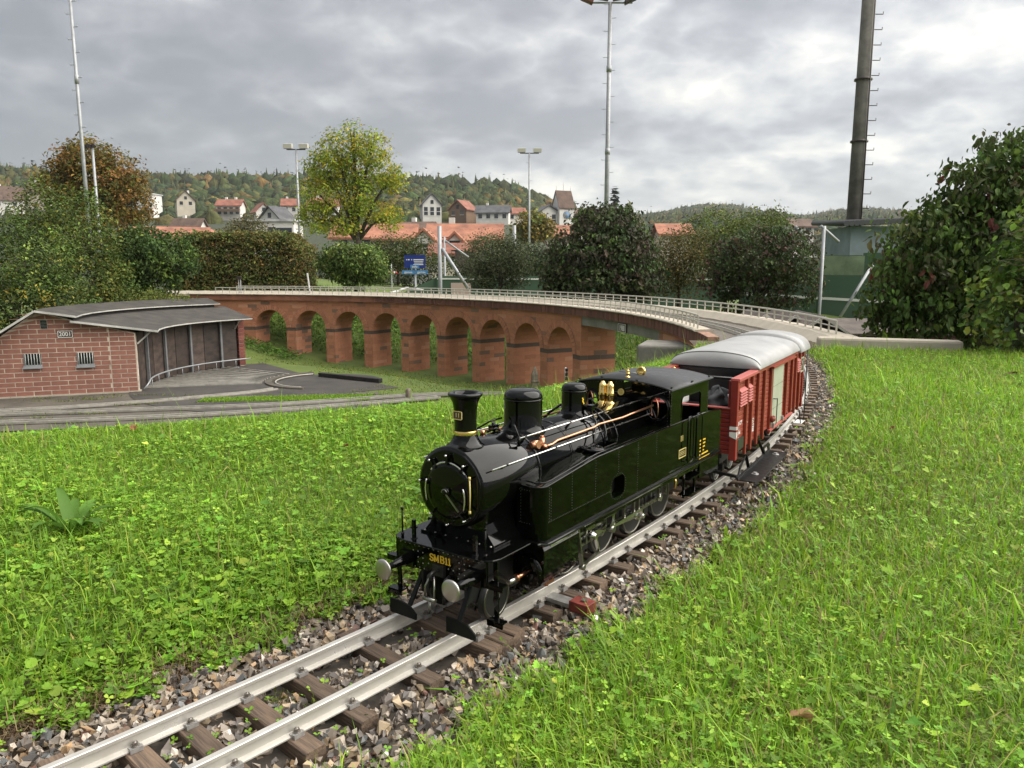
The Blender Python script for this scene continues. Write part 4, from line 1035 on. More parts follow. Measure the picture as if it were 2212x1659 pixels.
def domed(x, r, zb, zt, top, skirt, name):
    d_ = lp(MB().lathe([(r*1.0, .30), (r*skirt, zb), (r*1.06, zb+.006), (r, zb+.012), (r, zt)], (x, 0, 0), n=44, caps=False), name, 'black_gloss')
    lp(MB().lathe([(r, zt-.001), (r+.0012, zt), (r+.0012, zt+.002), (r, zt+.003)], (x, 0, 0), n=44, caps=False), 'seam_ring', 'black_gloss', d_)
    h = top-zt
    lp(MB().lathe([(r+.0003, zt+.001), (r, zt+h*.35), (r*.93, zt+h*.65), (r*.8, zt+h*.86), (r*.55, zt+h*.97), (0, zt+h)], (x, 0, 0), n=44), 'cap', 'black_gloss', d_)
    return d_
domed(.187, .0400, .326, .390, .413, 1.2, 'steam_dome'); d2 = domed(-.02, .0290, .327, .380, .399, 1.35, 'sand_dome')
lp(MB().bar((-.010, .0278, .368), (-.013, .0288, .362), .001, .003).bar((-.013, .0288, .363), (-.010, .0280, .3615), .001, .002).bar((-.010, .0280, .3615), (-.015, .0290, .353), .001, .003), 'bolt_emblem', 'yellow', d2)
lp(MB().cyl((-.02, .028, .345), (-.02, .05, .343), .006, n=10).box((-.02, .045, .346), (.014, .012, .012)), 'sand_valve', 'black_gloss', d2)
lp(MB().tube([(-.012, .046, .34), (.0, .07, .318), (.03, .083, .296), (.054, .094, .272)], .003, 8), 'sand_pipe', 'black_gloss')
lp(MB().tube([(-.026, .046, .34), (-.028, .072, .318), (-.012, .088, .296), (.004, .092, .264)], .003, 8), 'sand_pipe', 'black_gloss')
lp(MB().tube([(-.02, -.034, .345), (-.01, -.06, .325), (.0, -.08, .30)], .003, 8), 'sand_pipe', 'black_gloss')
# --- handrails, pipes, fittings on the boiler
for s_ in (-1, 1):
    hr = lp(MB().tube([(.285, s_*.056, .331), (-.26, s_*.056, .331)], .0017, 8), 'handrail', 'bright_steel')
    lp(MB().tube([(.405, s_*.0825, .299), (-.26, s_*.0825, .299)], .0017, 8), 'handrail', 'bright_steel')
    for x in (.26, .09, -.06, -.2):
        lp(MB().tube([(x, s_*.044, .316), (x, s_*.056, .331)], [.0032, .0022], 6).dome((x, s_*.057, .332), .0034, 6, (0, s_, 1)), 'rail_knob', 'black_gloss', hr)
        lp(MB().tube([(x+.1, s_*.07, .292), (x+.1, s_*.0825, .299)], [.0032, .0022], 6).dome((x+.1, s_*.084, .3), .0034, 6, (0, s_, .5)), 'rail_knob', 'black_gloss', hr)
    lp(MB().tube([(.282, s_*.056, .333), (.262, s_*.03, .352), (.235, s_*.02, .356)], .0019, 6).cyl((.283, s_*.056, .316), (.283, s_*.056, .336), .0032, n=8), 'damper_lever', 'black_gloss')
cpp = lp(MB().tube([(.205, .070, .303), (.185, .071, .3035), (.165, .0705, .3075), (.02, .075, .3105), (-.0, .0755, .314), (-.11, .079, .312), (-.15, .082, .315), (-.262, .086, .319)], .0026, 8), 'copper_pipe', 'copper')
lp(MB().cyl((.213, .064, .298), (.213, .064, .322), .006, n=12).cyl((.213, .064, .322), (.213, .064, .326), .0038, n=10).cyl((.245, .058, .310), (.213, .064, .309), .0065, n=12).cyl((.23, .045, .308), (.23, .068, .311), .0085, n=12).cyl((.205, .07, .303), (.214, .066, .303), .005, n=10), 'check_valve', 'copper', cpp)
lp(MB().tube([(.30, -.02, .334), (.29, -.028, .335), (.27, -.046, .331), (.2, -.058, .322), (-.2, -.07, .316)], .0024, 8).cyl((.3, -.02, .332), (.3, -.02, .342), .005, n=10), 'blower_pipe', 'copper')
lp(MB().tube([(.285, -.02, .335), (.27, -.008, .342), (.262, -.004, .336)], .0022, 8).box((.25, -.03, .338), (.02, .012, .01)).cyl((.25, -.03, .33), (.25, -.03, .348), .004, n=8), 'lubricator', 'black_gloss')
lp(MB().lathe([(.0115, .3), (.0125, .322), (.0125, .327), (0, .329)], (.27, .02, .004), n=12), 'boss', 'black_gloss')
for s_ in (-1, 1):
    lp(MB().lathe([(.0125, .325), (.0125, .331), (.0085, .333), (.0092, .338), (.0098, .339), (.0098, .349), (.0108, .350), (.0098, .352), (.0108, .354), (.0095, .356), (.0093, .371), (.0085, .376), (.006, .379), (.0045, .3795), (.0045, .383), (0, .3835)], (-.176, s_*.0105, 0), n=20), 'safety_valve', 'brass')
# --- side tanks
def tank(s_):
    zt = lambda x: float(np.interp(x, [-.27, .10, .13, .30], [.2695, .2685, .2665, .2505]))
    t = None
    def block(pl, z0, name):
        k = len(pl); V = [(x, s_*y, z0) for x, y in pl]+[(x, s_*y, zt(x)) for x, y in pl]
        return lp(MB().add(V, [tuple(reversed(range(k))), tuple(range(k, 2*k))]+[(i, (i+1) % k, k+(i+1) % k, k+i) for i in range(k)]), name, 'black_grass_tint')
    rc = .024; cr_ = [(.318-rc+rc*math.cos(a), .130-rc+rc*math.sin(a)) for a in np.linspace(0, PI/2, 8)]
    t = block([(.318, .076)]+cr_+[(.20, .13), (.13, .13), (.10, .13), (.045, .13), (.045, .076), (.10, .076), (.13, .076), (.20, .076)], .1412, 'side_tank')
    lp(MB().add([(x, s_*y, z) for y in (.076, .13) for x, z in ((-.038, .1412), (-.27, .1412), (-.27, .2693), (-.038, .2685))], [tuple(f) for f in HF]), 'rear_section', 'black_grass_tint', t)
    O = rrect(-.038, .045, .1412, .2688, .0006); I = rrect(-.0265, .0335, .1585, .2045, .012)
    lp(MB().ring(O, I, s_*.105, s_*.13, 'Y'), 'inspection_opening', 'black_grass_tint', t)
    lp(MB().prism(rrect(-.038, .045, .1415, .2685, .002), s_*.100, s_*.104, 'Y'), 'back_plate', 'black_satin', t)
    top = [(.300, .085), (.306, .112), (.296, .124), (.28, .1275), (.13, .1275), (.10, .1275), (-.268, .1275)]
    lp(MB().tube([(x, s_*y, zt(x)+.0055) for x, y in top], .0016, 8), 'tank_rail', 'black_gloss', t)
    lp(MB().tube([(.316, s_*.08, zt(.316))]+[(x, s_*(y+.0008), zt(x)) for x, y in cr_]+[(x, s_*.1308, zt(x)) for x in (.2, .13, .1, 0, -.27)], .0019, 8), 'top_moulding', 'black_gloss', t)
    mb = MB()
    def col_(x, z0, z1, st=.0055):
        for z in np.arange(z0, z1, st): mb.dome((x, s_*.13, z), .00105, 5, (0, s_, 0))
    col_(.287, .18, .247); col_(.281, .182, .247)
    for x in (.203, .107, .004, -.193): col_(x, .184 if x > .05 else .215, zt(x)-.004)
    col_(-.092, .146, .266)
    for x in np.arange(.29, .037, -.0055): mb.dome((x, s_*.13, .1785-.0+(.0065 if x > .28 else 0)*0), .00105, 5, (0, s_, 0))
    for i in range(30):
        a = 2*PI*i/30; mb.dome((.0035+.036*math.cos(a), s_*.13, .1815+.029*math.sin(a)), .001, 5, (0, s_, 0))
    for x in np.arange(.29, -.265, -.005): mb.dome((x, s_*.1255, zt(x)+.0002), .0010, 5)
    for z in np.arange(.18, .247, .006): mb.dome((.318, s_*.085, z), .00105, 5, (1, 0, 0))
    for y in np.arange(.082, .108, .0058): mb.dome((.318, s_*y, .1785), .00105, 5, (1, 0, 0)); mb.dome((.318, s_*y, .2435), .00105, 5, (1, 0, 0))
    lp(mb, 'rivets', 'rivet', t)
    f = lp(MB().lathe([(.0235, .262), (.0235, .272), (.025, .2725), (.025, .2765), (.022, .278), (0, .278)], (.067, s_*.101, 0), n=26), 'filler_cap', 'black_gloss', t)
    lp(MB().tube([(.078, s_*.101, .277), (.076, s_*.101, .284), (.060, s_*.101, .284), (.057, s_*.101, .277)], .0016, 6).box((.067, s_*.101, .2795), (.03, .006, .003)), 'cap_handle', 'black_gloss', f)
tank(1); tank(-1)
# --- cab
cab = lp(MB().box((-.40, 0, .1495), (.24, .25, .004)), 'cab_floor', 'black_satin')
O = rrect(-.521, -.27, .1413, .3585, .0006); I = rrect(-.465, -.339, .2672, .333, .011)
for s_ in (-1, 1):
    lp(MB().ring(O, I, s_*.1265, s_*.13, 'Y'), 'cab_side', 'black_grass_tint', cab)
    lp(MB().ring(rrect(-.4675, -.3365, .2647, .3355, .013), I, s_*.13, s_*.1312, 'Y'), 'window_frame', 'black_gloss', cab)
    lp(MB().tube([(-.268, s_*.132, .3605), (-.522, s_*.132, .3605)], .003, 8), 'gutter', 'black_gloss', cab)
    # front sheet half with a round spectacle opening
    wc = (s_*.098, .3125); rw = .0305; K = 48; outp = []; inn = []
    zr = lambda y: .3765-(.3765-.3605)*(abs(y)/.13)**2
    for i in range(K):
        a = 2*PI*i/K; dx_, dz_ = math.cos(a), math.sin(a); r_ = .001
        while True:
            yy, z_ = wc[0]+dx_*r_, wc[1]+dz_*r_
            if abs(yy) > .1265 or yy*s_ < 0 or z_ < .2694 or z_ > zr(yy)-.002: break
            r_ += .0005
        outp.append((wc[0]+dx_*r_, wc[1]+dz_*r_)); inn.append((wc[0]+dx_*rw*.86, wc[1]+dz_*rw*.86))
    lp(MB().ring(outp, inn, -.2695, -.266, 'X'), 'cab_front', 'black_gloss', cab)
    sp = lp(MB().lathe([(rw*.86, -.266), (rw, -.2655), (rw+.003, -.262), (rw+.003, -.2655)], (0, wc[0], wc[1]), 'X', 36, caps=False).lathe([(rw*.84, -.266), (rw*.92, -.258), (rw*.98, -.2565), (rw, -.2655)], (0, wc[0], wc[1]), 'X', 36, caps=False), 'spectacle_frame', 'black_gloss', cab)
    # opened round window leaf
    lf = [( -.262+.019*(1-math.cos(t)), wc[0]-s_*(.020)+.0*t, wc[1]+.027*math.sin(t)) for t in np.linspace(0, 2*PI, 25)[:-1]]
    lp(MB().tube([(-.259-.0+.024*math.cos(t)*.55, wc[0]-s_*.006+.0155*math.cos(t), wc[1]+.0275*math.sin(t)) for t in np.linspace(0, 2*PI, 25)[:-1]], .0016, 6, closed=True), 'window_leaf', 'copper', sp)
    mb = MB()
    for z in np.arange(.275, .352, .0075): mb.dome((-.272, s_*.13, z), .0011, 5, (0, s_, 0)); mb.dome((-.517, s_*.13, z), .0011, 5, (0, s_, 0)); mb.dome((-.266, s_*.1235, z), .0011, 5, (1, 0, 0))
    for y in np.arange(.005, .12, .0075): mb.dome((-.266, s_*y, zr(y)-.006), .0011, 5, (1, 0, 0))
    for x in np.arange(-.28, -.62, -.0058): mb.dome((x, s_*.1301, .1465), .0009, 5, (0, s_, 0))
    lp(mb, 'rivets', 'rivet', cab)
mb = MB(); ys_ = np.linspace(-.1375, .1375, 17); V = []
for x in (-.256, -.536):
    for y in ys_: z = .379-(.379-.3625)*(abs(y)/.1375)**2.2; V += [(x, y, z), (x, y, z-.003)]
k = 34; mb.add(V, [f for i in range(16) for f in ((2*i, 2*i+2, k+2*i+2, k+2*i), (2*i+1, k+2*i+1, k+2*i+3, 2*i+3), (2*i, 2*i+1, 2*i+3, 2*i+2), (k+2*i, k+2*i+2, k+2*i+3, k+2*i+1))]+[(0, k, k+1, 1), (k-2, k-1, 2*k-1, 2*k-2)], True)
rf = lp(mb, 'cab_roof', 'roof_grey'); rf.data.polygons.foreach_set('use_smooth', np.array([abs(p.normal.z) > .5 for p in rf.data.polygons])); 
for x in (-.27, -.40, -.52):
    for s_ in (-1, 1): lp(MB().box((x, s_*.131, .3672), (.006, .004, .004)), 'roof_bolt', 'black_satin', rf)
for y in (-.06, .04): lp(MB().box((-.262, y, .379), (.004, .006, .004)), 'roof_bolt', 'black_satin', rf)
lp(MB().box((-.40, 0, .34), (.2, .2, .0)), 'shade', 'black_satin', cab) if False else None
lp(MB().lathe([(0, -.263), (.008, -.2635), (.0085, -.262), (.0075, -.261)], (0, -.004, .345), 'X', 18, caps=False).ring([(.0085*math.cos(t)-.004, .345+.0085*math.sin(t)) for t in np.linspace(0, 2*PI, 21)[:-1]], [(.0068*math.cos(t)-.004, .345+.0068*math.sin(t)) for t in np.linspace(0, 2*PI, 21)[:-1]], -.263, -.260, 'X').bar((-.261, -.004, .345), (-.261, .003, .345), .0015, .0015).bar((-.261, -.004, .345), (-.261, -.008, .351), .0015, .0015).bar((-.261, -.004, .345), (-.261, -.008, .339), .0015, .0015), 'brass_emblem', 'gold_paint', cab)
lp(MB().lathe([(.0745, -.31), (.0745, -.316), (0, -.316)], (0, 0, BZ), 'X', 32), 'backhead', 'black_satin', cab)
lp(MB().lathe([(0, .388), (.007, .388), (.0065, .391), (.003, .393), (.0035, .396), (.0055, .398), (.005, .401), (.0025, .403), (.0045, .405), (.003, .408), (0, .409)], (-.29, 0, 0), n=14).bar((-.29, 0, .404), (-.278, -.004, .413), .0025, .0025).bar((-.29, 0, .406), (-.296, .0, .414), .003, .003), 'whistle', 'brass', loc=(0, 0, -.0095))
lp(MB().lathe([(0, -.366), (.0115, -.366), (.0122, -.364), (.0122, -.357), (.0105, -.3555), (.009, -.356), (0, -.356)], (0, .004, .398), 'X', 24).bar((-.361, .004, .385), (-.361, .004, .392), .005, .005), 'pressure_gauge', 'brass', loc=(0, 0, -.0095))
lp(MB().tube([(-.36, -.06, .392), (-.34, 0.0, .394)], .0014, 6), 'control_rod', 'dark_steel', loc=(0, 0, -.0095))
# --- bunker
bk = lp(MB().box((-.5725, 0, .146), (.1, .256, .004)), 'bunker', 'black_satin')
for s_ in (-1, 1):
    lp(MB().prism([(-.521, .1413), (-.521, .2672), (-.626, .259), (-.626, .1413)], s_*.1268, s_*.13, 'Y'), 'bunker_side', 'black_grass_tint', bk)
    lp(MB().tube([(-.27, s_*.1295, .2695), (-.521, s_*.1295, .268), (-.626, s_*.1295, .2595)], .0022, 8), 'top_moulding', 'black_gloss', bk)
    lp(MB().prism([(-.485, .0865), (-.485, .1375), (-.626, .1375), (-.626, .083)], s_*.122, s_*.1275, 'Y'), 'skirt', 'black_grass_tint', bk)
    lp(MB().bar((-.27, s_*.131, .149), (-.627, s_*.131, .1475), .002, .0025), 'beading', 'black_gloss', bk)
    mb = MB()
    for x, z in ((-.49, .128), (-.618, .128), (-.618, .092)): mb.dome((x, s_*.1275, z), .0018, 6, (0, s_, 0))
    lp(mb, 'bolts', 'black_satin', bk)
    # grab loops
    for x in (-.386, -.444):
        w = .019
        lp(MB().tube([(x+w, s_*.1385, .163), (x+w, s_*.1385, .262), (x+w*.85, s_*.138, .270), (x+w*.3, s_*.134, .2755), (x-w*.3, s_*.134, .2755), (x-w*.85, s_*.138, .270), (x-w, s_*.1385, .262), (x-w, s_*.1385, .163), (x-w*.8, s_*.1385, .157), (x, s_*.1385, .1545), (x+w*.8, s_*.1385, .157)], .0016, 8, closed=True), 'grab_rail', 'black_gloss')
        lp(MB().bar((x, s_*.1308, .155), (x, s_*.1308, .262), .0012, .0016), 'door_seam', 'black_gloss')
    ss = lp(MB().bar((-.395, s_*.118, .137), (-.398, s_*.118, .05), .004, .006, (0, 1, 0)).bar((-.47, s_*.118, .137), (-.472, s_*.118, .05), .004, .006, (0, 1, 0)), 'cab_steps', 'black_gloss')
    for z in (.104, .06): lp(MB().box((-.434, s_*.121, z), (.085, .03, .0035)), 'tread', 'black_gloss', ss)
    lp(MB().tube([(-.362, s_*.105, .115), (-.37, s_*.108, .098), (-.366, s_*.108, .082)], .0035, 8), 'injector', 'brass')
    # lettering on the tank side
    if s_ > 0:
        obj('numerals', text_mesh('11', .021, .0003, 'gold_paint'), cab, (-.346, .1306, .224), (PI/2, 0, PI))
        pl = lp(MB().prism(rrect(-.372, -.327, .1745, .1965, .001), .13, .1312, 'Y'), 'maker_plate', 'black_satin', cab)
        lp(MB().ring(rrect(-.3725, -.3265, .174, .197, .001), rrect(-.3705, -.3285, .176, .195, .001), .1311, .1320, 'Y').box((-.3495, .1314, .1855), (.036, .0006, .001)).box((-.3495, .1314, .1895), (.030, .0006, .0008)).box((-.3495, .1314, .1815), (.034, .0006, .0008)), 'plate_rim', 'gold_paint', pl)
        mb = MB(); rr = random.Random(3)
        for k, (w0, w1) in enumerate(((.012, .016), (.010, .014), (.009, .014), (.008, .008), (.006, .045), (.010, .060))):
            z = .194-.0098*k; x = -.470
            for seg, wd in ((0, w0), (1, w1)):
                xx = x-(.024 if seg and k < 4 else (.016 if seg else 0)); e_ = xx-wd
                while xx > e_:
                    cw = rr.uniform(.0015, .0032); mb.box((xx-cw/2, .1305, z+rr.uniform(-.0004, .0004)), (cw*.8, .0006, .0042 if rr.random() < .6 else .0030)); xx -= cw
        lp(mb, 'inscription', 'yellow', cab)
lp(MB().box((-.626, 0, .2), (.004, .256, .118)), 'bunker_rear', 'black_gloss', bk)
lp(MB().box((-.612, 0, .115), (.006, .21, .046)), 'rear_beam', 'black_satin', bk)
lp(MB().tube([(-.62, .055, .10), (-.645, .055, .085), (-.66, .058, .083), (-.672, .062, .095)], .006, 10), 'brake_hose', 'white_paint', bk)
# ================================================================== red riding wagon
dm('wagon_red', (0.225, 0.041, 0.022), 0.45, spec=0.4, var=0.2, vscale=9, rvar=0.08)
dm('wagon_red_end', (0.22, 0.024, 0.018), 0.42, spec=0.45, var=0.12, vscale=20)
dm('louvre_pink', (0.36, 0.08, 0.066), 0.5)
dm('door_grey', (0.345, 0.365, 0.275), 0.5, var=0.1, vscale=15)
dm('seat_vinyl', (0.31, 0.31, 0.305), 0.38, spec=0.5, var=0.1,  bump=0.12, bscale=90, rvar=0.06, vscale=12)
dm('wagon_black', (0.009, 0.009, 0.010), 0.35, spec=0.5)
dm('box_green', (0.016, 0.022, 0.010), 0.5)
dm('wet_black', (0.007, 0.007, 0.007), 0.38, spec=0.3, rvar=0.1, vscale=70, bump=0.12, bscale=150)
dm('cloth_grey', (0.038, 0.040, 0.043), 0.95, var=0.4, vscale=60, bump=0.5, bscale=150)
wag = thing('covered_wagon', 'red planked model goods wagon with grey padded roof seat behind the locomotive', 'wagon', (0.81775, 2.7402, 0), math.atan2(-.85891, -.51213))
def wp(mb, name, m, par=None, **k): return mb.build(name, m, par or wag, **k)
S0, S1, HWD = -.52, .533, .137
# underframe and wheels
for s_ in (-1, 1):
    wp(MB().box((0, s_*.085, .09), (1.03, .012, .034)), 'sole_bar', 'wagon_black')
    for x in (.46, .30, -.28, -.44):
        w = wp(MB().lathe([(.03, -.006), (.04, -.006), (.043, -.004), (.043, -.002), (.04, 0), (.0395, .0065), (.03, .0065), (.028, .003), (.01, .002), (.01, .008), (0, .008)], (0, 0, 0), 'Y', 28), 'wheel', 'wagon_black')
        w.location = (x, s_*.061, .04); w.rotation_euler = (0, 0, 0 if s_ > 0 else PI)
        wp(MB().lathe([(.034, .0066), (.0395, .0066), (.0395, .0074), (.034, .0074), (.034, .0066)], (0, 0, 0), 'Y', 28, caps=False), 'tyre', 'dark_steel', w)
        wp(MB().box((x, s_*.082, .045), (.022, .014, .02)).bar((x-.045, s_*.083, .068), (x+.045, s_*.083, .068), .010, .008), 'axle_box', 'wagon_black')
wp(MB().box((.522, 0, .105), (.014, .2, .03)), 'headstock', 'wagon_black')
wp(MB().box((0, 0, .108), (1.03, .26, .006)), 'floor', 'wagon_black')
# planks: sides and front end
npl = 16; z0, z1 = .1045, .3255; hp = (z1-z0)/npl
def plank(x0, x1, y, k, side_):
    m = MB(); e = .0011; zb, zt = z0+hp*k+.0009, z0+hp*(k+1)-.0009
    m.prism([(y, zb), (y, zt), (y-side_*.006, zt), (y-side_*.006, zb)], x0, x1, 'X'); return bevel(wp(m, 'plank', 'wagon_red'), e, 1)
for s_ in (-1, 1):
    for k in range(npl):
        plank(.070, S1-.012, s_*HWD, k, s_); plank(S0+.01, -.10, s_*HWD, k, s_)
        if s_ < 0: plank(-.10, .07, s_*HWD, k, s_)
    wp(MB().box((.0065, s_*(HWD-.008), .215), (1.04, .003, .222)), 'inner_lining', 'wagon_black')
nf = 10
for k in range(nf):
    zb, zt = .1045+.0137*k+.0009, .1045+.0137*(k+1)-.0009
    bevel(wp(MB().box((S1-.005, 0, (zb+zt)/2), (.006, 2*HWD-.03, zt-zb)), 'plank', 'wagon_red_end'), .0011, 1)
for k in range(npl):
    zb, zt = z0+hp*k+.0004, z0+hp*(k+1)-.0004
    bevel(wp(MB().box((S0+.003, 0, (zb+zt)/2), (.006, 2*HWD-.03, zt-zb)), 'plank', 'wagon_red_end'), .0011, 1)
bevel(wp(MB().box((S1-.009, 0, .2447), (.02, 2*HWD-.028, .005)), 'sill', 'louvre_pink'), .001, 1)
# corner posts, side posts
for s_ in (-1, 1):
    bevel(wp(MB().box((S1-.007, s_*.1325, .21), (.020, .021, .244)), 'corner_post', 'wagon_red_end'), .0012, 1)
    bevel(wp(MB().box((S0+.004, s_*.1325, .21), (.016, .021, .244)), 'corner_post', 'wagon_red_end'), .0012, 1)
    for x in (.425, .357, .277, .187, .087, -.175, -.277, -.353, -.431):
        wd = .012 if x not in (.087,) else .016
        bevel(wp(MB().box((x, s_*(HWD+.0045), .2065), (wd, .009, .238)), 'side_post', 'wagon_red'), .001, 1)
    bevel(wp(MB().box((.41, s_*.1325, .3305), (.245, .028, .011)), 'top_rail', 'louvre_pink' if s_ > 0 else 'wagon_red'), .002, 2)
    wp(MB().box((-.12, s_*.136, .329), (.81, .018, .009)), 'top_rail', 'wagon_red')
    wp(MB().box((.41, s_*.116, .285), (.235, .006, .085)), 'well_lining', 'wagon_red_end')
    wp(MB().box((S1-.012, s_*.1185, .285), (.012, .008, .084)), 'black_frame', 'wagon_black')
# sliding door on the near side, its track and fittings
dr = bevel(wp(MB().box((-.02, HWD+.004, .2105), (.166, .008, .212)), 'sliding_door', 'door_grey'), .001, 1)
for k in range(1, npl): 
    wp(MB().box((-.02, HWD+.0083, .1045+.2105*k/npl), (.164, .0006, .0007)), 'board_joint', 'box_green', dr) if k in (5, 11) else None
wp(MB().box((-.09, HWD+.011, .3215), (.39, .012, .007)), 'door_track', 'wagon_red'); wp(MB().box((-.09, HWD+.009, .1005), (.39, .010, .006)), 'lower_track', 'louvre_pink')
wp(MB().tube([(.052, HWD+.008, .206), (.052, HWD+.018, .206), (.036, HWD+.018, .206), (.034, HWD+.018, .204), (.034, HWD+.018, .118), (.036, HWD+.018, .116), (.052, HWD+.018, .116), (.052, HWD+.008, .116)], .0017, 8), 'door_handle', 'wagon_black', dr)
wp(MB().lathe([(.0, 0), (.011, .002), (.012, .008), (.006, .016), (0, .016)], (0, 0, 0), 'Y', 12).cyl((0, .004, -.012), (0, .012, .012), .005, n=8), 'latch', 'wagon_red', dr).location = (.082, HWD+.008, .139)
for x in (.055, -.1): wp(MB().box((x, HWD+.012, .111), (.010, .008, .018)).dome((x, HWD+.016, .113), .003, 6, (0, 1, 0)), 'door_roller', 'clip', dr)
# louvres
def louvre(x0, x1, y):
    t = wp(MB().box(((x0+x1)/2, y-.001, .2745), (abs(x1-x0)-.004, .002, .056)), 'louvre', 'wagon_red'); sg_ = 1 if y > 0 else -1
    for k in range(6):
        z = .2525+.0085*k
        wp(MB().add([(x, y+sg_*dy_, z+dz_) for x in (x0-.003, x1+.003) for dy_, dz_ in ((.011, -.002), (.0, .0068), (.0, .0048), (.0105, -.0035))], [(0, 1, 2, 3), (7, 6, 5, 4), (0, 4, 5, 1), (1, 5, 6, 2), (2, 6, 7, 3), (3, 7, 4, 0)]), 'slat', 'louvre_pink', t)
    wp(MB().box((x0-.012, y+sg_*.003, .244), (.004, .006, .010)).box((x1+.012, y+sg_*.003, .244), (.004, .006, .010)), 'catch', 'wagon_red', t)
for s_ in (-1, 1):
    louvre(.520, .434, s_*(HWD+.001)); louvre(.418, .366, s_*(HWD+.001)); louvre(-.362, -.424, s_*(HWD+.001))
xw = wp(MB().box((-.475, HWD+.003, .269), (.064, .003, .058)), 'crossed_window', 'dark_glass')
wp(MB().ring(rrect(-.508, -.442, .239, .299, .001), rrect(-.503, -.447, .244, .294, .001), HWD+.003, HWD+.007, 'Y').bar((-.504, HWD+.0055, .243), (-.446, HWD+.0055, .295), .002, .003, (0, 1, 0)).bar((-.504, HWD+.0055, .295), (-.446, HWD+.0055, .243), .002, .003, (0, 1, 0)), 'cross_bars', 'door_grey', xw)
wp(MB().box((.477, HWD+.003, .130), (.068, .006, .034)), 'label_holder', 'box_green')
# white markings
mk = MB(); mk.prism([(.1225, .182), (.1432, .182), (.1432, .192), (.1225, .192)], S1+.0032, S1+.0038, 'X'); mk.prism([(.1225, .162), (.143, .154), (.1432, .1755), (.1225, .1755)], S1+.0032, S1+.0038, 'X')
wp(mk, 'end_marks', 'white_paint')
wp(MB().prism([(S1+.0028, .182), (S1-.005, .182), (S1-.005, .192), (S1+.0028, .192)], .1432, .1438, 'Y').prism([(S1+.0028, .154), (S1-.005, .162), (S1-.005, .1755), (S1+.0028, .1755)], .1432, .1438, 'Y'), 'side_marks', 'white_paint')
for body, size, x, z in (('SBB-CFF', .0165, .482, .193), ('J', .015, .487, .1785), ('2446', .0145, .482, .1635), ('Bern', .010, .391, .1805), ('8,6 m', .008, .497, .1505)):
    obj('lettering', text_mesh(body, size, .0002, 'white_paint'), wag, (x, HWD+.0006, z), (PI/2, 0, PI))
wp(MB().ring(rrect(.299, .340, .166, .180, .001), rrect(.301, .338, .168, .178, .001), HWD+.0004, HWD+.001, 'Y').box((.3195, HWD+.0007, .173), (.02, .0006, .004)).ring(rrect(.295, .340, .136, .161, .001), rrect(.297, .338, .138, .159, .001), HWD+.0004, HWD+.001, 'Y').box((.3175, HWD+.0007, .152), (.036, .0006, .003)).box((.3175, HWD+.0007, .146), (.034, .0006, .003)).box((.3175, HWD+.0007, .141), (.03, .0006, .003)), 'data_panel', 'white_paint')
# padded seat forming the roof, and the rear roof
def pad(x0, x1, hw_, zb, crown, rnd, name, m):
    """cushion: crowned section, rounded ends"""
    n, k = 28, 29; V = []
    for i in range(n+1):
        u = i/n; x = x0+(x1-x0)*u; e = min(u, 1-u)*abs(x1-x0); f = 1.0 if e >= rnd else math.sqrt(max(0, 1-(1-e/rnd)**2))
        for j in range(k):
            t = PI*j/(k-1); c, s2 = math.cos(t), math.sin(t)
            y = hw_*math.copysign(abs(c)**.55, c); hgt = (.034*min(1, s2/.25)**.6+(crown-.034)*s2**1.3)
            V.append((x, y, zb+hgt*(f*.92+.08 if rnd else 1)))
    F = [(i*k+j, i*k+j+1, (i+1)*k+j+1, (i+1)*k+j) for i in range(n) for j in range(k-1)]
    F += [tuple(range(k)), tuple(range(n*k, n*k+k))]+[(i*k, (i+1)*k, (i+1)*k+k-1, i*k+k-1) for i in range(n)]
    mb = MB(); mb.add(V, F, True); return wp(mb, name, m)
# cross-section with a clear front face and a rounded edge
def crown_z(y, hw_, zb, h): 
    q = min(1, abs(y)/hw_); return zb+h*(1-q**2.1)*.42+h*.58*(max(0, 1-q**8))**.5
def seat(x0, x1, hw_, zb, h, name, m, fr):
    ys_ = [hw_*math.sin(PI/2*t) for t in np.linspace(-1, 1, 41)]; st = [(x0, .0), (x0+.004, .35), (x0-.002, .62), (x0-.010, .86), (x0-.022, .975), (x0-.045, 1.0), (x0*.5+x1*.5, 1.0), (x1+.03, 1.0), (x1+.012, .95), (x1+.002, .7), (x1, 0)] if fr else [(x0, 0), (x0, 1), (x1, 1), (x1, 0)]
    V = [(x, y*(1 if f > .1 else .995), zb+(crown_z(y, hw_, zb, h)-zb)*f) for x, f in st for y in ys_]; k = 41
    F = [(i*k+j, i*k+j+1, (i+1)*k+j+1, (i+1)*k+j) for i in range(len(st)-1) for j in range(k-1)]+[tuple(range(k))[::-1] if False else (0, k-1, (len(st)-1)*k+k-1, (len(st)-1)*k)]
    mb = MB(); mb.add(V, F, True); return wp(mb, name, m)
st_ = seat(.300, -.372, .150, .337, .054, 'padded_seat', 'seat_vinyl', True)
wp(MB().tube([(.288, y*.985, .337+(crown_z(y*.985, .150, .337, .054)-.337)*.90+.0006) for y in [.150*math.sin(PI/2*t) for t in np.linspace(-1, 1, 41)]], .0011, 5), 'seam', 'box_green', st_)
wp(MB().box((-.035, 0, .334), (.66, .262, .007)), 'seat_base', 'wagon_black')
seat(-.374, -.575, .155, .327, .070, 'rear_roof', 'seat_vinyl', False)
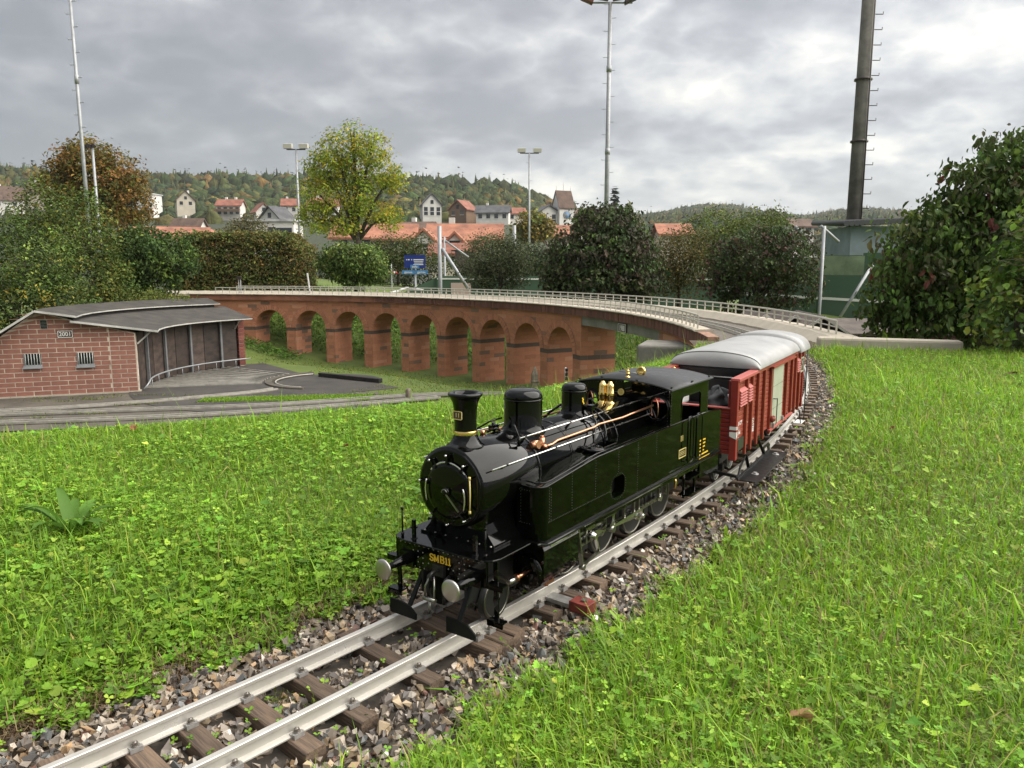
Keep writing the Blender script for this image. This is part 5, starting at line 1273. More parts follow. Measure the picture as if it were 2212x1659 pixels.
# driver's foot well
wp(MB().box((.300, 0, .262), (.008, .228, .142)), 'well_back', 'wagon_black'); wp(MB().box((.306, 0, .326), (.006, .2, .012)), 'well_rail', 'wagon_black')
wp(MB().tube([(.40, -.112, .317), (.40, .112, .317)], .004, 8), 'cross_bar', 'wagon_black')
wp(MB().box((.43, 0, .222), (.17, .228, .004)), 'well_floor', 'wagon_black')
tk = wp(MB().prism(rrect(-.112, -.05, .225, .314, .012), .39, .49, 'X'), 'water_tank', 'white_paint')
wp(MB().lathe([(0, .314), (.009, .314), (.009, .320), (.006, .322), (.006, .330), (.009, .331), (.009, .334), (.004, .336), (.004, .343), (.006, .345), (0, .348)], (.45, -.083, 0), n=14).cyl((.45, -.083, .333), (.452, -.06, .331), .0028, n=8).bar((.45, -.083, .343), (.456, -.071, .338), .003, .003), 'brass_tap', 'brass', tk)
wp(MB().tube([(.47, .022, .282), (.45, .046, .236)], .0024, 8), 'lever', 'bright_steel')
wp(MB().tube([(.52, .113, .244), (.52, .113, .275), (.518, .111, .281), (.51, .108, .283)], .0022, 8), 'grab_rod', 'white_paint')
# footboards
for s_ in (-1, 1):
    y0, y1 = .150, .214
    ft = bevel(wp(MB().prism([(.530, s_*y0), (.530, s_*(y1-.02)), (.513, s_*y1), (.12, s_*y1), (.098, s_*(y1-.018)), (.098, s_*y0)], .0285, .0315), 'footboard', 'wet_black'), .0006, 1)
    # upright with two openings
    yb = s_*.1505
    wp(MB().bar((.53, yb, .033), (.098, yb, .033), .003, .012, (0, 0, 1)).prism([(.533, .036), (.505, .068), (.438, .086), (.425, .086), (.490, .062), (.512, .040)], yb-.0015, yb+.0015, 'Y').bar((.438, yb, .088), (.395, yb, .038), .003, .010, (0, 1, 0)).prism([(.11, .038), (.098, .052), (.12, .064), (.20, .064), (.20, .055), (.135, .055), (.125, .038)], yb-.0015, yb+.0015, 'Y').bar((.2, yb, .060), (.175, yb, .034), .003, .008, (0, 1, 0)).bar((.24, yb*.95, .095), (.185, yb, .036), .003, .009, (0, 1, 0)), 'bracket', 'wet_black', ft)
    for x in (.44, .15): wp(MB().cyl((x, s_*.182, .0315), (x, s_*.182, .033), .011, n=16).cyl((x, s_*.182, .033), (x, s_*.182, .0375), .0065, n=6, smooth=False), 'bolt', 'clip', ft)
    wp(MB().bar((.53, yb, .04), (.49, 0, .042), .01, .008), 'cross_tie', 'wagon_black', ft)
wp(MB().bar((.53, -.1, .05), (.64, -.03, .06), .02, .01), 'drawbar', 'wagon_black')
# brakeman's step and pole at the rear
rs = wp(MB().tube([(-.545, .150, .345), (-.545, .150, .03)], .0024, 8), 'rear_pole', 'wagon_black')
wp(MB().tube([(-.545, .150, .03), (-.50, .152, .022), (-.46, .152, .03), (-.452, .148, .085)], .002, 8).tube([(-.46, .152, .03), (-.475, .14, .085)], .002, 8), 'step_loop', 'wagon_black', rs)
wp(MB().box((-.50, .140, .026), (.085, .03, .003)), 'rear_step', 'white_paint', rs)
# folded jacket lying in the well
gj = np.random.default_rng(21)
mb = MB(); n, k = 26, 34; V = []
for i in range(n+1):
    ph = PI*i/n
    for j in range(k):
        th = 2*PI*j/k; rr_ = 1+.16*math.sin(3*th+2*ph)+.12*math.sin(5*th-4*ph+1)+.10*math.sin(9*ph+2*th)+.05*math.sin(11*th+7*ph)
        x = .058*rr_*math.sin(ph)*math.cos(th); y = .048*rr_*math.sin(ph)*math.sin(th); z = .05*math.cos(ph)*(1+.15*math.sin(4*th)+.12*math.sin(7*th+3))
        if z < 0: z *= .25
        V.append((x, y, z+.012))
mb.add(V, [(i*k+j, i*k+(j+1) % k, (i+1)*k+(j+1) % k, (i+1)*k+j) for i in range(n) for j in range(k)], True)
jk = mb.build('jacket', 'cloth_grey'); jk.location = wag.matrix_basis @ Vector((.455, .066, .224)) if False else (0, 0, 0)
wm = Matrix.Translation(wag.location) @ Matrix.Rotation(wag.rotation_euler.z, 4, 'Z')
jk.matrix_world = wm @ Matrix.Translation((.45, .062, .2265)); tag(jk, 'crumpled dark grey jacket lying in the open front of the red wagon', 'jacket')
# small red and grey sensor block bolted beside the rail
sp_ = Vector(pc(RC+.135, arc(-7.475), -.028)); rz_ = R(arc(-7.475))-PI/2
sb = thing('rail_sensor', 'small red and grey metal block fixed outside the near rail by the cylinder', 'sensor block', sp_, rz_)
dm('sensor_red', (0.15, 0.028, 0.02), 0.5, var=0.4, vscale=50)
bevel(MB().box((0, .028, .008), (.034, .045, .022)).build('housing', 'sensor_red', sb), .001); MB().box((0, -.025, .006), (.03, .06, .008)).build('arm', 'clip', sb); MB().cyl((0, .032, .018), (0, .032, .023), .007, n=6, smooth=False).build('bolt', 'bolt', sb)
# ================================================================== grass and weeds
dm('blade', (0.1, 0.2, 0.03), 0.5, attr='col', transl=0.42, spec=0.35)
dm('leaf', (0.1, 0.2, 0.03), 0.55, attr='col', transl=0.36, spec=0.25)
dm('leaf_far', (0.1, 0.2, 0.03), 0.6, attr='col', transl=0.25, spec=0.25)
def hat(v): return v/np.maximum(np.linalg.norm(v, axis=-1, keepdims=True), 1e-9)
class Acc:
    def __init__(s): s.V = []; s.F = []; s.C = []; s.b = 0
    def add(s, V, F, C):
        """V (n,k,3) F (m,3) local, C (n,3)"""
        n, k = V.shape[:2]
        s.V.append(V.reshape(-1, 3)); s.F.append((F[None]+(np.arange(n)*k)[:, None, None]+s.b).reshape(-1, 3)); s.C.append(np.repeat(C, k, 0)); s.b += n*k
    def mesh(s, name, m): return npmesh(name, np.concatenate(s.V), np.concatenate(s.F), [M[m]], col=np.concatenate(s.C))
def pal(g, n, cols, w=None, jit=.22):
    c = np.array(cols)[g.choice(len(cols), n, p=w)]
    return c*np.exp(g.normal(0, jit, (n, 1)))*np.exp(g.normal(0, .07, (n, 3)))
def blades(A, P, g, L, Wd, lean, C):
    n = len(P); az = g.uniform(0, 2*PI, n); h = np.stack([np.cos(az), np.sin(az), 0*az], -1); w = np.stack([-np.sin(az), np.cos(az), 0*az], -1)
    up = np.array([0, 0, 1.]); L = L[:, None]; Wd = Wd[:, None]; ln = lean[:, None]
    m = P+up*L*.55*np.cos(ln)+h*L*.55*np.sin(ln); ln2 = ln*1.9+.25
    t = m+up*L*.5*np.cos(ln2)+h*L*.5*np.sin(ln2)
    A.add(np.stack([P-w*Wd/2, P+w*Wd/2, m-w*Wd*.42, m+w*Wd*.42, t], 1), np.array([(0, 1, 3), (0, 3, 2), (2, 3, 4)]), C)
def frame_(g, n, tilt):
    """random leaf frames: x along, z near vertical with tilt"""
    az = g.uniform(0, 2*PI, n); z = hat(np.stack([g.normal(0, tilt, n), g.normal(0, tilt, n), np.ones(n)], -1))
    x = np.stack([np.cos(az), np.sin(az), 0*az], -1); x = hat(x-z*(x*z).sum(-1, keepdims=True)); return x, np.cross(z, x), z
LEAFLET = np.array([(0, 0, 0), (.45, .36, .06), (.88, .34, .10), (.93, 0, .04), (.88, -.34, .10), (.45, -.36, .06)])
LF = np.array([(0, 3, 1), (1, 3, 2), (0, 5, 3), (5, 4, 3)])
LEAFLET2 = np.array([(0, 0, 0), (.62, .40, .09), (.97, 0, .05), (.62, -.40, .09)]); LF2 = np.array([(0, 2, 1), (0, 3, 2)])
def trefoil(A, P, g, S, C, tilt=.3, lod=True):
    if lod and len(P) > 2000:
        f = np.hypot(P[:, 0], P[:, 1]) > 1.95; trefoil(A, P[f], g, S[f], C[f], tilt, None); trefoil(A, P[~f], g, S[~f], C[~f], tilt, False); return
    T, TF = (LEAFLET2, LF2) if lod is None else (LEAFLET, LF)
    n = len(P); x, y, z = frame_(g, n, tilt)
    for k in range(3):
        t = 2*PI*k/3; xx = x*math.cos(t)+y*math.sin(t); yy = -x*math.sin(t)+y*math.cos(t)
        q = T[None]*S[:, None, None]; d = g.normal(.05, .18, n)[:, None, None]
        V = P[:, None]+xx[:, None]*q[..., :1]+yy[:, None]*q[..., 1:2]+z[:, None]*(q[..., 2:]+d*q[..., :1])
        A.add(V, TF, C*np.exp(g.normal(0, .05, (n, 1))))
def shaped(A, P, g, S, C, outline, tilt=.35, cup=.12, lod=True):
    if lod and len(P) > 1500 and len(outline) > 6:
        f = np.hypot(P[:, 0], P[:, 1]) > 2.0; shaped(A, P[f], g, S[f], C[f], outline[::2], tilt, cup, False); shaped(A, P[~f], g, S[~f], C[~f], outline, tilt, cup, False); return
    n = len(P); x, y, z = frame_(g, n, tilt); o = np.array(outline); k = len(o)
    r = np.hypot(o[:, 0]-.4, o[:, 1])
    L3 = np.concatenate([[[.4, 0, 0]], np.stack([o[:, 0], o[:, 1], cup*r**2*2], -1)]); F = np.array([(0, 1+i, 1+(i+1) % k) for i in range(k)])
    q = L3[None]*S[:, None, None]
    A.add(P[:, None]+x[:, None]*q[..., :1]+y[:, None]*q[..., 1:2]+z[:, None]*q[..., 2:], F, C)
ROUND = [(.02, 0), (-.06, .22), (.12, .45), (.45, .52), (.78, .38), (.9, 0), (.78, -.38), (.45, -.52), (.12, -.45), (-.06, -.22)]
LOBED = [(0, 0), (.05, .3), (-.02, .5), (.22, .52), (.3, .68), (.45, .48), (.5, .30), (.72, .36), (.8, .18), (1.02, .1), (.95, 0), (1.02, -.12), (.8, -.2), (.7, -.38), (.5, -.28), (.44, -.5), (.28, -.66), (.2, -.5), (-.03, -.48), (.06, -.3)]
def wedge(g, n, d0, d1, k=.8, half=44):
    u = g.random(n); d = (u*(d1**k-d0**k)+d0**k)**(1/k); t = g.uniform(-R(half), R(half), n)
    return np.stack([d*np.sin(t), d*np.cos(t)], -1), d
def on_lawn(XY, side):
    o, a = polar(XY[:, 0], XY[:, 1]); e = .03*np.sin(a*4.1)+.03*np.sin(a*9.7+1)
    ok = a < -8.4
    if side < 0: return ok & (o < np.where(a < -42.3, -.262, -.232)+e*.7) & (o > crest(a)-.35)
    near = np.interp(a, [-47, -42, -38, -34, -30, -20, -12], [.212, .215, .235, .238, .222, .22, .25])
    return ok & (o > near+e*.8) & (XY[:, 1] < 6.25-.36*(XY[:, 0]-2.9))
def lift(XY, dz):
    z = ground(XY[:, 0], XY[:, 1]); o, ag = polar(XY[:, 0], XY[:, 1]); o = np.where(ag < -7, o, 99.); z = np.where((np.abs(o) < .66) & (o < 0), np.interp(o, [-.66, -.42, -.33, -.27, -.2], [-.022, -.026, -.03, -.05, -.06]), z); z = np.where((np.abs(o) < .66) & (o > 0), np.interp(o, [.2, .27, .36, .5, .68], [-.058, -.046, -.022, -.012, -.010]), z)
    return np.concatenate([XY, (z+dz)[:, None]], 1)
GRS = [(.152, .29, .02), (.20, .35, .024), (.26, .40, .034), (.125, .235, .02), (.31, .39, .055), (.37, .33, .12)]
GW = [.27, .30, .2, .13, .07, .03]
CLV = [(.158, .31, .028), (.21, .375, .035), (.265, .43, .05), (.125, .25, .026), (.315, .44, .05)]
CW = [.3, .3, .15, .17, .08]
g = np.random.default_rng(101)
def patch(XY, f, ph): return .5+.5*np.sin(XY[:, 0]*f+ph+2*np.sin(XY[:, 1]*f*.7+ph))*np.cos(XY[:, 1]*f*.8-ph)
# ---- left: clover, ground ivy, buttercup in grass
A = Acc()
XY, d = wedge(g, 270000, 1.15, 6.6, 1.0); k = on_lawn(XY, -1); XY, d = XY[k], d[k]; n = len(d)
pt = patch(XY, 4.0, .4); sc = (d/1.8)**.2*np.where(polar(XY[:, 0], XY[:, 1])[0] > -.5, 1.35, 1.0)
h = (.014+.026*pt+g.uniform(-.008, .01, n))*np.interp(polar(XY[:, 0], XY[:, 1])[0], [-.6, -.27], [1, .55])
thin = g.random(n) < .38+.6*pt
XY, d, pt, sc, h = XY[thin], d[thin], pt[thin], sc[thin], h[thin]; n = len(d)
sel = g.random(n) < .62
P = lift(XY[sel], h[sel]); C = pal(g, len(P), CLV, CW)*(.78+.4*pt[sel])[:, None]
trefoil(A, P, g, .0064*sc[sel]*np.exp(g.normal(0, .25, len(P))), C)
q = (~sel) & (g.random(n) < .33); P = lift(XY[q], h[q]*1.05); shaped(A, P, g, .0115*sc[q]*np.exp(g.normal(0, .25, len(P))), pal(g, len(P), CLV, CW)*(.8+.35*pt[q])[:, None], ROUND)
q = (~sel) & (g.random(n) < .22); P = lift(XY[q], h[q]*1.1); shaped(A, P, g, .0145*sc[q]*np.exp(g.normal(0, .25, len(P))), pal(g, len(P), CLV, CW)*(.85+.3*pt[q])[:, None], LOBED, .3)
obj('clover_mat', A.mesh('clover_mat', 'leaf'), kind='stuff')
A = Acc()
XY, d = wedge(g, 270000, 1.15, 6.8); k = on_lawn(XY, -1); XY, d = XY[k], d[k]; n = len(d); sc = (d/1.8)**.4
L = np.exp(g.normal(-3.35, .36, n))*(.7+.7*patch(XY, 3.1, 2.0)); lng = g.random(n) < .006; L[lng] *= 2.3
blades(A, lift(XY, -.004), g, L*sc**.6, .0026*sc*np.exp(g.normal(0, .3, n)), np.abs(g.normal(.35, .3, n)), pal(g, n, GRS, GW))
obj('lawn_grass', A.mesh('lawn_grass', 'blade'), kind='stuff')
# ---- right: mown grass with clover
A = Acc()
XY, d = wedge(g, 520000, .78, 7.2, .85); k = on_lawn(XY, 1); XY, d = XY[k], d[k]; n = len(d); sc = (d/1.5)**.42
pt = patch(XY, 2.2, 1.1)
L = np.exp(g.normal(-3.56, .38, n))*(.75+.6*pt); lng = g.random(n) < .012; L[lng] *= 2.0
dry = (g.random(n) < .06+.08*(1-pt))
C = pal(g, n, GRS, GW)*(.95+.3*pt)[:, None]; C[dry] = pal(g, int(dry.sum()), [(.30, .25, .11), (.26, .24, .07), (.2, .15, .07)])
blades(A, lift(XY, -.006), g, L*sc**.5, .0024*sc*np.exp(g.normal(0, .32, n)), np.abs(g.normal(.55, .4, n)), C)
# coarse blades
XY, d = wedge(g, 9000, 1.0, 6.5, .9); k = on_lawn(XY, 1); XY, d = XY[k], d[k]; o_, a_ = polar(XY[:, 0], XY[:, 1]); k = g.random(len(d)) < np.where(o_ < .5, .5, .17); XY, d = XY[k], d[k]; n = len(d)
blades(A, lift(XY, -.004), g, g.uniform(.05, .13, n), .0048*np.exp(g.normal(0, .3, n)), np.abs(g.normal(.6, .35, n)), pal(g, n, GRS[:4]))
obj('lawn_grass', A.mesh('lawn_grass', 'blade'), kind='stuff')
A = Acc()
XY, d = wedge(g, 95000, .85, 6.8); k = on_lawn(XY, 1); XY, d = XY[k], d[k]; k = g.random(len(d)) < .16+.6*patch(XY, 2.7, 3.0)**1.5; XY, d = XY[k], d[k]; n = len(d); sc = (d/1.8)**.4
sel = g.random(n) < .8; P = lift(XY, g.uniform(.004, .036, n)); C = pal(g, n, CLV, CW)
trefoil(A, P[sel], g, .0068*sc[sel]*np.exp(g.normal(0, .25, sel.sum())), C[sel]); s2 = ~sel
shaped(A, P[s2], g, .013*sc[s2]*np.exp(g.normal(0, .25, s2.sum())), C[s2], LOBED, .35)
obj('clover_mat', A.mesh('clover_mat', 'leaf'), kind='stuff')
# ---- seedlings and moss in the ballast
A = Acc(); n = 900
s = g.uniform(-8.6, -5.0, n); o = np.where(g.random(n) < .55, g.uniform(-.30, -.18, n), np.where(g.random(n) < .5, g.uniform(.1, .25, n), g.uniform(-.05, .05, n)))
P = np.stack([CX+(RC+o)*np.cos(s/RC), CY+(RC+o)*np.sin(s/RC), np.full(n, -.032)+g.uniform(0, .008, n)], -1)
trefoil(A, P, g, g.uniform(.004, .009, n), pal(g, n, CLV, CW))
n = 3200; cs = g.uniform(-8.5, -5, 26); co = g.choice([-.045, .02, .045, -.02, .12, .16], 26); j = g.integers(0, 26, n); s = cs[j]+g.normal(0, .016, n); o = co[j]+g.normal(0, .010, n)
P = np.stack([CX+(RC+o)*np.cos(s/RC), CY+(RC+o)*np.sin(s/RC), np.full(n, -.039)+g.uniform(-.004, .007, n)], -1)
blades(A, P, g, g.uniform(.005, .011, n), np.full(n, .002), np.abs(g.normal(.5, .4, n)), pal(g, n, [(.09, .11, .012), (.15, .17, .015), (.06, .08, .012)]))
obj('ballast_weeds', A.mesh('ballast_weeds', 'leaf'), kind='stuff')
# dry roots hanging along the turf edge
A = Acc(); n = 5200; s = g.uniform(-8.9, -6.6, n); o = g.normal(-.272, .017, n); P = np.stack([CX+(RC+o)*np.cos(s/RC), CY+(RC+o)*np.sin(s/RC), 0*s], -1); P[:, 2] = -.05+.02*g.random(n)
blades(A, P, g, g.uniform(.015, .05, n), np.full(n, .0014), np.abs(g.normal(1.2, .4, n)), pal(g, n, [(.16, .105, .055), (.09, .055, .03), (.24, .17, .09)]))
obj('dry_turf_edge', A.mesh('dry_turf_edge', 'leaf_far'), kind='stuff')
# ---- lower lawn by the viaduct and the bank behind it
A = Acc(); n = 58000
r = np.sqrt(g.uniform(4.0**2, 15**2, n)); a = g.uniform(14, 86, n); XY = np.stack([CX+r*np.cos(np.radians(a)), CY+r*np.sin(np.radians(a))], -1)
dT = np.hypot(XY[:, 0]-TX, XY[:, 1]-TY); k = (dT > 1.15) & ~((dT < 3.4) & (XY[:, 0] < -4.2)) & ((r < 10.6) | (r > 11.45)) & ~((np.abs(XY[:, 0]+8) < 2.2) & (XY[:, 1] < 17.5))
k &= ~((XY[:, 1] < 12.6) & (XY[:, 0] < -2.2)) & (XY[:, 1] > 11.8-.2*(XY[:, 0]+2))
XY, r = XY[k], r[k]; n = len(XY); pt = patch(XY, 1.4, .7)
C = pal(g, n, [(.11, .18, .02), (.14, .21, .025), (.18, .21, .035), (.21, .19, .05), (.08, .14, .018)])*(.7+.5*pt)[:, None]; C[r > 11.7] *= np.array([.95, 1.15, .9])
big_ = r > 11.7
blades(A, lift(XY, -.01), g, np.where(big_, g.uniform(.05, .16, n), g.uniform(.02, .055, n)), np.where(big_, .02, .015)*np.ones(n), np.abs(g.normal(.5, .35, n)), C)
n = 4200; r = np.sqrt(g.uniform(11.45**2, 14**2, n)); a = np.concatenate([g.uniform(62, 84, n//2), g.uniform(20, 80, n-n//2)]); XY = np.stack([CX+r*np.cos(np.radians(a)), CY+r*np.sin(np.radians(a))], -1)
shaped(A, lift(XY, g.uniform(.02, .25, n)), g, g.uniform(.06, .15, n), pal(g, n, [(.08, .17, .02), (.12, .22, .03), (.05, .11, .018)]), [(0, 0), (.4, .16), (1, 0), (.4, -.16)], .6)
n = 900; r = g.uniform(9.9, 10.7, n); a = g.uniform(70, 84, n); XY = np.stack([CX+r*np.cos(np.radians(a)), CY+r*np.sin(np.radians(a))], -1)
shaped(A, lift(XY, g.uniform(.0, .16, n)), g, g.uniform(.06, .14, n), pal(g, n, [(.08, .17, .02), (.12, .22, .03), (.05, .11, .018)]), [(0, 0), (.4, .16), (1, 0), (.4, -.16)], .6)
obj('meadow_grass', A.mesh('meadow_grass', 'leaf_far'), kind='stuff')
# weeds in the cracks of the yard
A = Acc(); n = 2600; c_ = g.uniform(0, 1, (70, 2)); j = g.integers(0, 70, n); XY = np.stack([-9.5+8.2*c_[j, 0], 10.0+2.6*c_[j, 1]], -1)+g.normal(0, .05, (n, 2))*np.array([2.2, .5])
P = np.concatenate([XY, np.full((n, 1), ZG)], 1); blades(A, P, g, g.uniform(.015, .05, n), np.full(n, .009), np.abs(g.normal(.6, .3, n)), pal(g, n, [(.12, .17, .03), (.16, .19, .04), (.10, .11, .03)]))
obj('yard_weeds', A.mesh('yard_weeds', 'leaf_far'), kind='stuff')
# grass island between the yard tracks
A = Acc(); n = 9000; t = g.random(n); XY = np.stack([-5.0+2.7*t, 11.98+.25*t+g.uniform(-.12, .22, n)*(1+.8*t)], -1); P = np.concatenate([XY, np.full((n, 1), ZG)], 1)
blades(A, P, g, g.uniform(.02, .05, n), np.full(n, .009), np.abs(g.normal(.5, .3, n)), pal(g, n, GRS[:4]))
obj('meadow_grass', A.mesh('meadow_grass', 'blade'), kind='stuff')
# ---- single plants and dead leaves
def strap_plant(loc, label, n, L, Wd, seed):
    gg = np.random.default_rng(seed); t = thing('plantain_plant', label, 'plant', loc)
    for i in range(n):
        az = 2*PI*i/n+gg.uniform(-.3, .3); l = L*gg.uniform(.65, 1.1); ln = gg.uniform(.25, .95); V = []; m = 7
        for j in range(m+1):
            u = j/m; wd = Wd*(.25+.75*math.sin(PI*min(1, u*.9+.12)))*(1 if u < 1 else .05); th = ln+u*u*.7; rad = l*u*math.sin(ln+u*.35); z = l*u*math.cos(th*.8)
            cx, cy = rad*math.cos(az), rad*math.sin(az); px, py = -math.sin(az)*wd/2, math.cos(az)*wd/2
            V += [(cx-px, cy-py, z+.003), (cx, cy, z-.001), (cx+px, cy+py, z+.003)]
        Fq = [f for j in range(m) for f in ((3*j, 3*j+1, 3*j+4, 3*j+3), (3*j+1, 3*j+2, 3*j+5, 3*j+4))]
        obj('leaf', npmesh('leaf', V, Fq, [M['leaf']], col=np.repeat((np.array((.10, .205, .03))*gg.uniform(.8, 1.25))[None], len(V), 0), smooth=True), t)
strap_plant((-1.125, 1.86, -.02), 'broad ribwort plantain rosette standing above the clover at the left', 12, .155, .028, 3)
strap_plant((-.235, 2.16, -.02), 'smaller upright plantain in the clover left of the locomotive', 6, .10, .018, 5)
DL = [((0.42, 1.02), 'curled tan dead leaf on the grass near the bottom of the picture', (.42, .24, .12), .045), ((3.02, 4.55), 'dark brown dead leaf on the far right lawn near the big bush', (.09, .035, .02), .075), ((1.66, 2.05), 'narrow orange dead leaf lying in the grass at the right edge', (.38, .17, .06), .05),
      ((-1.55, 3.05), 'reddish dead leaf on the clover far left', (.22, .07, .03), .05), ((-.62, 2.72), 'small brown dead leaf on the clover behind the chimney side', (.20, .065, .03), .045), ((1.56, 3.05), 'brown dead leaf beside the ballast right of the footboard', (.20, .09, .04), .04)]
for (x, y), lab, c, sz in DL:
    mb = MB(); nn = 9; V = []; sz *= .8
    for j in range(nn):
        u = j/(nn-1); wd = sz*.36*math.sin(PI*(u*.92+.04))*(1+.25*math.sin(j*2.4)); V += [(sz*(u-.5), -wd, .010*math.sin(3*u+1)+.008), (sz*(u-.5), 0, .004*math.sin(5*u)), (sz*(u-.5), wd, .012*math.cos(3*u)+.006)]
    mb.add(V, [f for j in range(nn-1) for f in ((3*j, 3*j+1, 3*j+4, 3*j+3), (3*j+1, 3*j+2, 3*j+5, 3*j+4))], True)
    dmn = 'dead_leaf_%d' % int(c[0]*1000+x*10); dm(dmn, c, .7, transl=.25, var=.35, vscale=60)
    o = mb.build('dead_leaf', dmn, None, (x, y, float(ground(x, y))+.024), (.12, -.1, x*5)); tag(o, lab, 'dead leaf', 'dead leaves on the lawn')
# ================================================================== shrubs and trees
dm('bark', (0.055, 0.042, 0.032), 0.9, var=0.5, vscale=6, bump=0.6, bscale=20)
LEAF4 = np.array([(0, 0, 0), (.45, .5, .10), (1, 0, -.06), (.45, -.5, .10)]); LEAF4F = np.array([(0, 2, 1), (0, 3, 2)])
LEAF7 = np.array([(0, 0, 0), (.28, .40, .06), (.66, .36, .03), (1.0, 0, -.16), (.66, -.36, .03), (.28, -.40, .06), (.5, 0, -.03)]); LEAF7F = np.array([(0, 6, 1), (1, 6, 2), (2, 6, 3), (3, 6, 4), (4, 6, 5), (5, 6, 0)])
def lobe_points(g, lobes, n, shell):
    L = np.array(lobes, float); w = (L[:, 3]*L[:, 4]*L[:, 5])**.67; k = g.choice(len(L), n, p=w/w.sum())
    d = hat(g.normal(size=(n, 3))); r = (shell+(1-shell)*g.random(n))
    r = np.where(g.random(n) < .12, r*g.uniform(1, 1.16, n), r)
    return L[k, :3]+d*r[:, None]*L[k, 3:6], d
def box_points(g, w, d, h, n, rr=.35):
    u = g.random((n, 3))*np.array([w, d, h])-np.array([w/2, d/2, 0]); f = g.choice(4, n, p=[.5, .12, .12, .26])
    nr = np.array([(0, -1, 0), (1, 0, 0), (-1, 0, 0), (0, 0, 1)], float)[f]
    u = np.where(f[:, None] == 0, np.stack([u[:, 0], np.full(n, -d/2), u[:, 2]], -1), u); u[f == 1, 0] = w/2; u[f == 2, 0] = -w/2; u[f == 3, 2] = h
    e = np.clip((u[:, 2]-(h-rr))/rr, 0, 1)*np.clip((np.abs(u[:, 0])-(w/2-rr))/rr, 0, 1); u[:, 0] -= np.sign(u[:, 0])*e*rr*.6; u[:, 2] -= e*rr*.6
    return u+nr*g.normal(0, .035, (n, 1)), nr
def foliage(A, g, lobes, nclump, per, spread, size, wid, cols, w=None, shell=.72, droop=.0, fine=False, jit=.28, zmin=None, cjit=.22, box=None):
    C0, D = box_points(g, *box, nclump) if box else lobe_points(g, lobes, nclump, shell); cc = pal(g, nclump, cols, w, jit)
    i = np.repeat(np.arange(nclump), per); P = C0[i]+g.normal(0, spread, (len(i), 3))*np.array([1, 1, .75])
    if zmin is not None: k = P[:, 2] > zmin; i, P = i[k], P[k]
    n = len(i); nr = hat(D[i]*.55+np.array([0, 0, .55])+g.normal(0, .55, (n, 3)))
    x = hat(np.cross(nr, g.normal(size=(n, 3)))+np.array([0, 0, -droop])); z = hat(nr-x*(nr*x).sum(-1, keepdims=True)); y = np.cross(z, x)
    S = size*np.exp(g.normal(0, .22, n)); T, F = (LEAF7, LEAF7F) if fine else (LEAF4, LEAF4F)
    q = T[None]*np.array([1, wid, 1])*S[:, None, None]
    V = P[:, None]+x[:, None]*q[..., :1]+y[:, None]*q[..., 1:2]+z[:, None]*q[..., 2:]
    A.add(V, F, cc[i]*np.exp(g.normal(0, cjit, (n, 1))))
def plant(name, label, cat, base, lobes, seed, leafs, trunk=.06, group=None, limbs=5, m='leaf_far', stems=None):
    """lobes relative to base"""
    g = np.random.default_rng(seed); t = thing(name, label, cat, base, group=group)
    A = Acc()
    for kw in leafs: foliage(A, g, kw.pop('lobes', lobes), **kw)
    obj('crown' if cat == 'tree' else 'foliage', A.mesh('crown', m), t)
    mb = MB(); ctr = np.array(lobes)[:, :3]; zt = ctr[:, 2].mean()
    if trunk:
        mb.tube([(0, 0, -.3), (0.05*zt*.2, 0, zt*.25), (0, .02*zt, zt*.6), (ctr[:, 0].mean()*.5, 0, zt)], [trunk, trunk*.85, trunk*.65, trunk*.35], 8)
        for j in range(min(limbs, len(lobes))):
            c = ctr[j]; s0 = (0, 0, zt*(.22+.1*(j % 3)))
            mb.tube([s0, tuple(np.array(s0)*.5+c*.5+np.array([0, 0, .06*zt])), tuple(c), tuple(c+np.array([c[0]*.12, 0, lobes[j][5]*.3]))], [trunk*.55, trunk*.4, trunk*.22, trunk*.08], 6)
            for q in range(3):
                dd = g.normal(0, .5, 3)*np.array(lobes[j][3:6]); mb.tube([tuple(c*.85), tuple(c+np.clip(dd, -np.array(lobes[j][3:6])*.6, np.array(lobes[j][3:6])*.6)*.55), tuple(c+np.clip(dd, -np.array(lobes[j][3:6])*.6, np.array(lobes[j][3:6])*.6)*1.1)], [trunk*.2, trunk*.12, trunk*.04], 5)
        mb.build('trunk', 'bark', t)
    return t
def blob(g, w, d, h, n=9, z0=.35):
    """lobes filling a rounded mass w x d x h standing on 0"""
    out = [(0, 0, h*.5, w*.36, d*.36, h*.46)]
    for i in range(n):
        a = 2*PI*i/n+g.uniform(-.3, .3); zc_ = h*g.uniform(z0, .74); out.append((math.cos(a)*w*.29, math.sin(a)*d*.29, zc_, w*g.uniform(.17, .25), d*g.uniform(.17, .25), h*g.uniform(.2, .28)))
    return out
G = np.random.default_rng(77)
DK = [(.05, .082, .018), (.07, .11, .022), (.10, .15, .028), (.035, .06, .015)]
OL = [(.09, .125, .024), (.12, .15, .026), (.07, .105, .02), (.16, .155, .03)]
RD = [(.055, .05, .03), (.07, .055, .036), (.05, .06, .026), (.05, .075, .024), (.04, .065, .02)]
BRN = [(.12, .13, .03), (.14, .135, .036), (.095, .13, .03), (.19, .14, .045), (.085, .115, .026)]
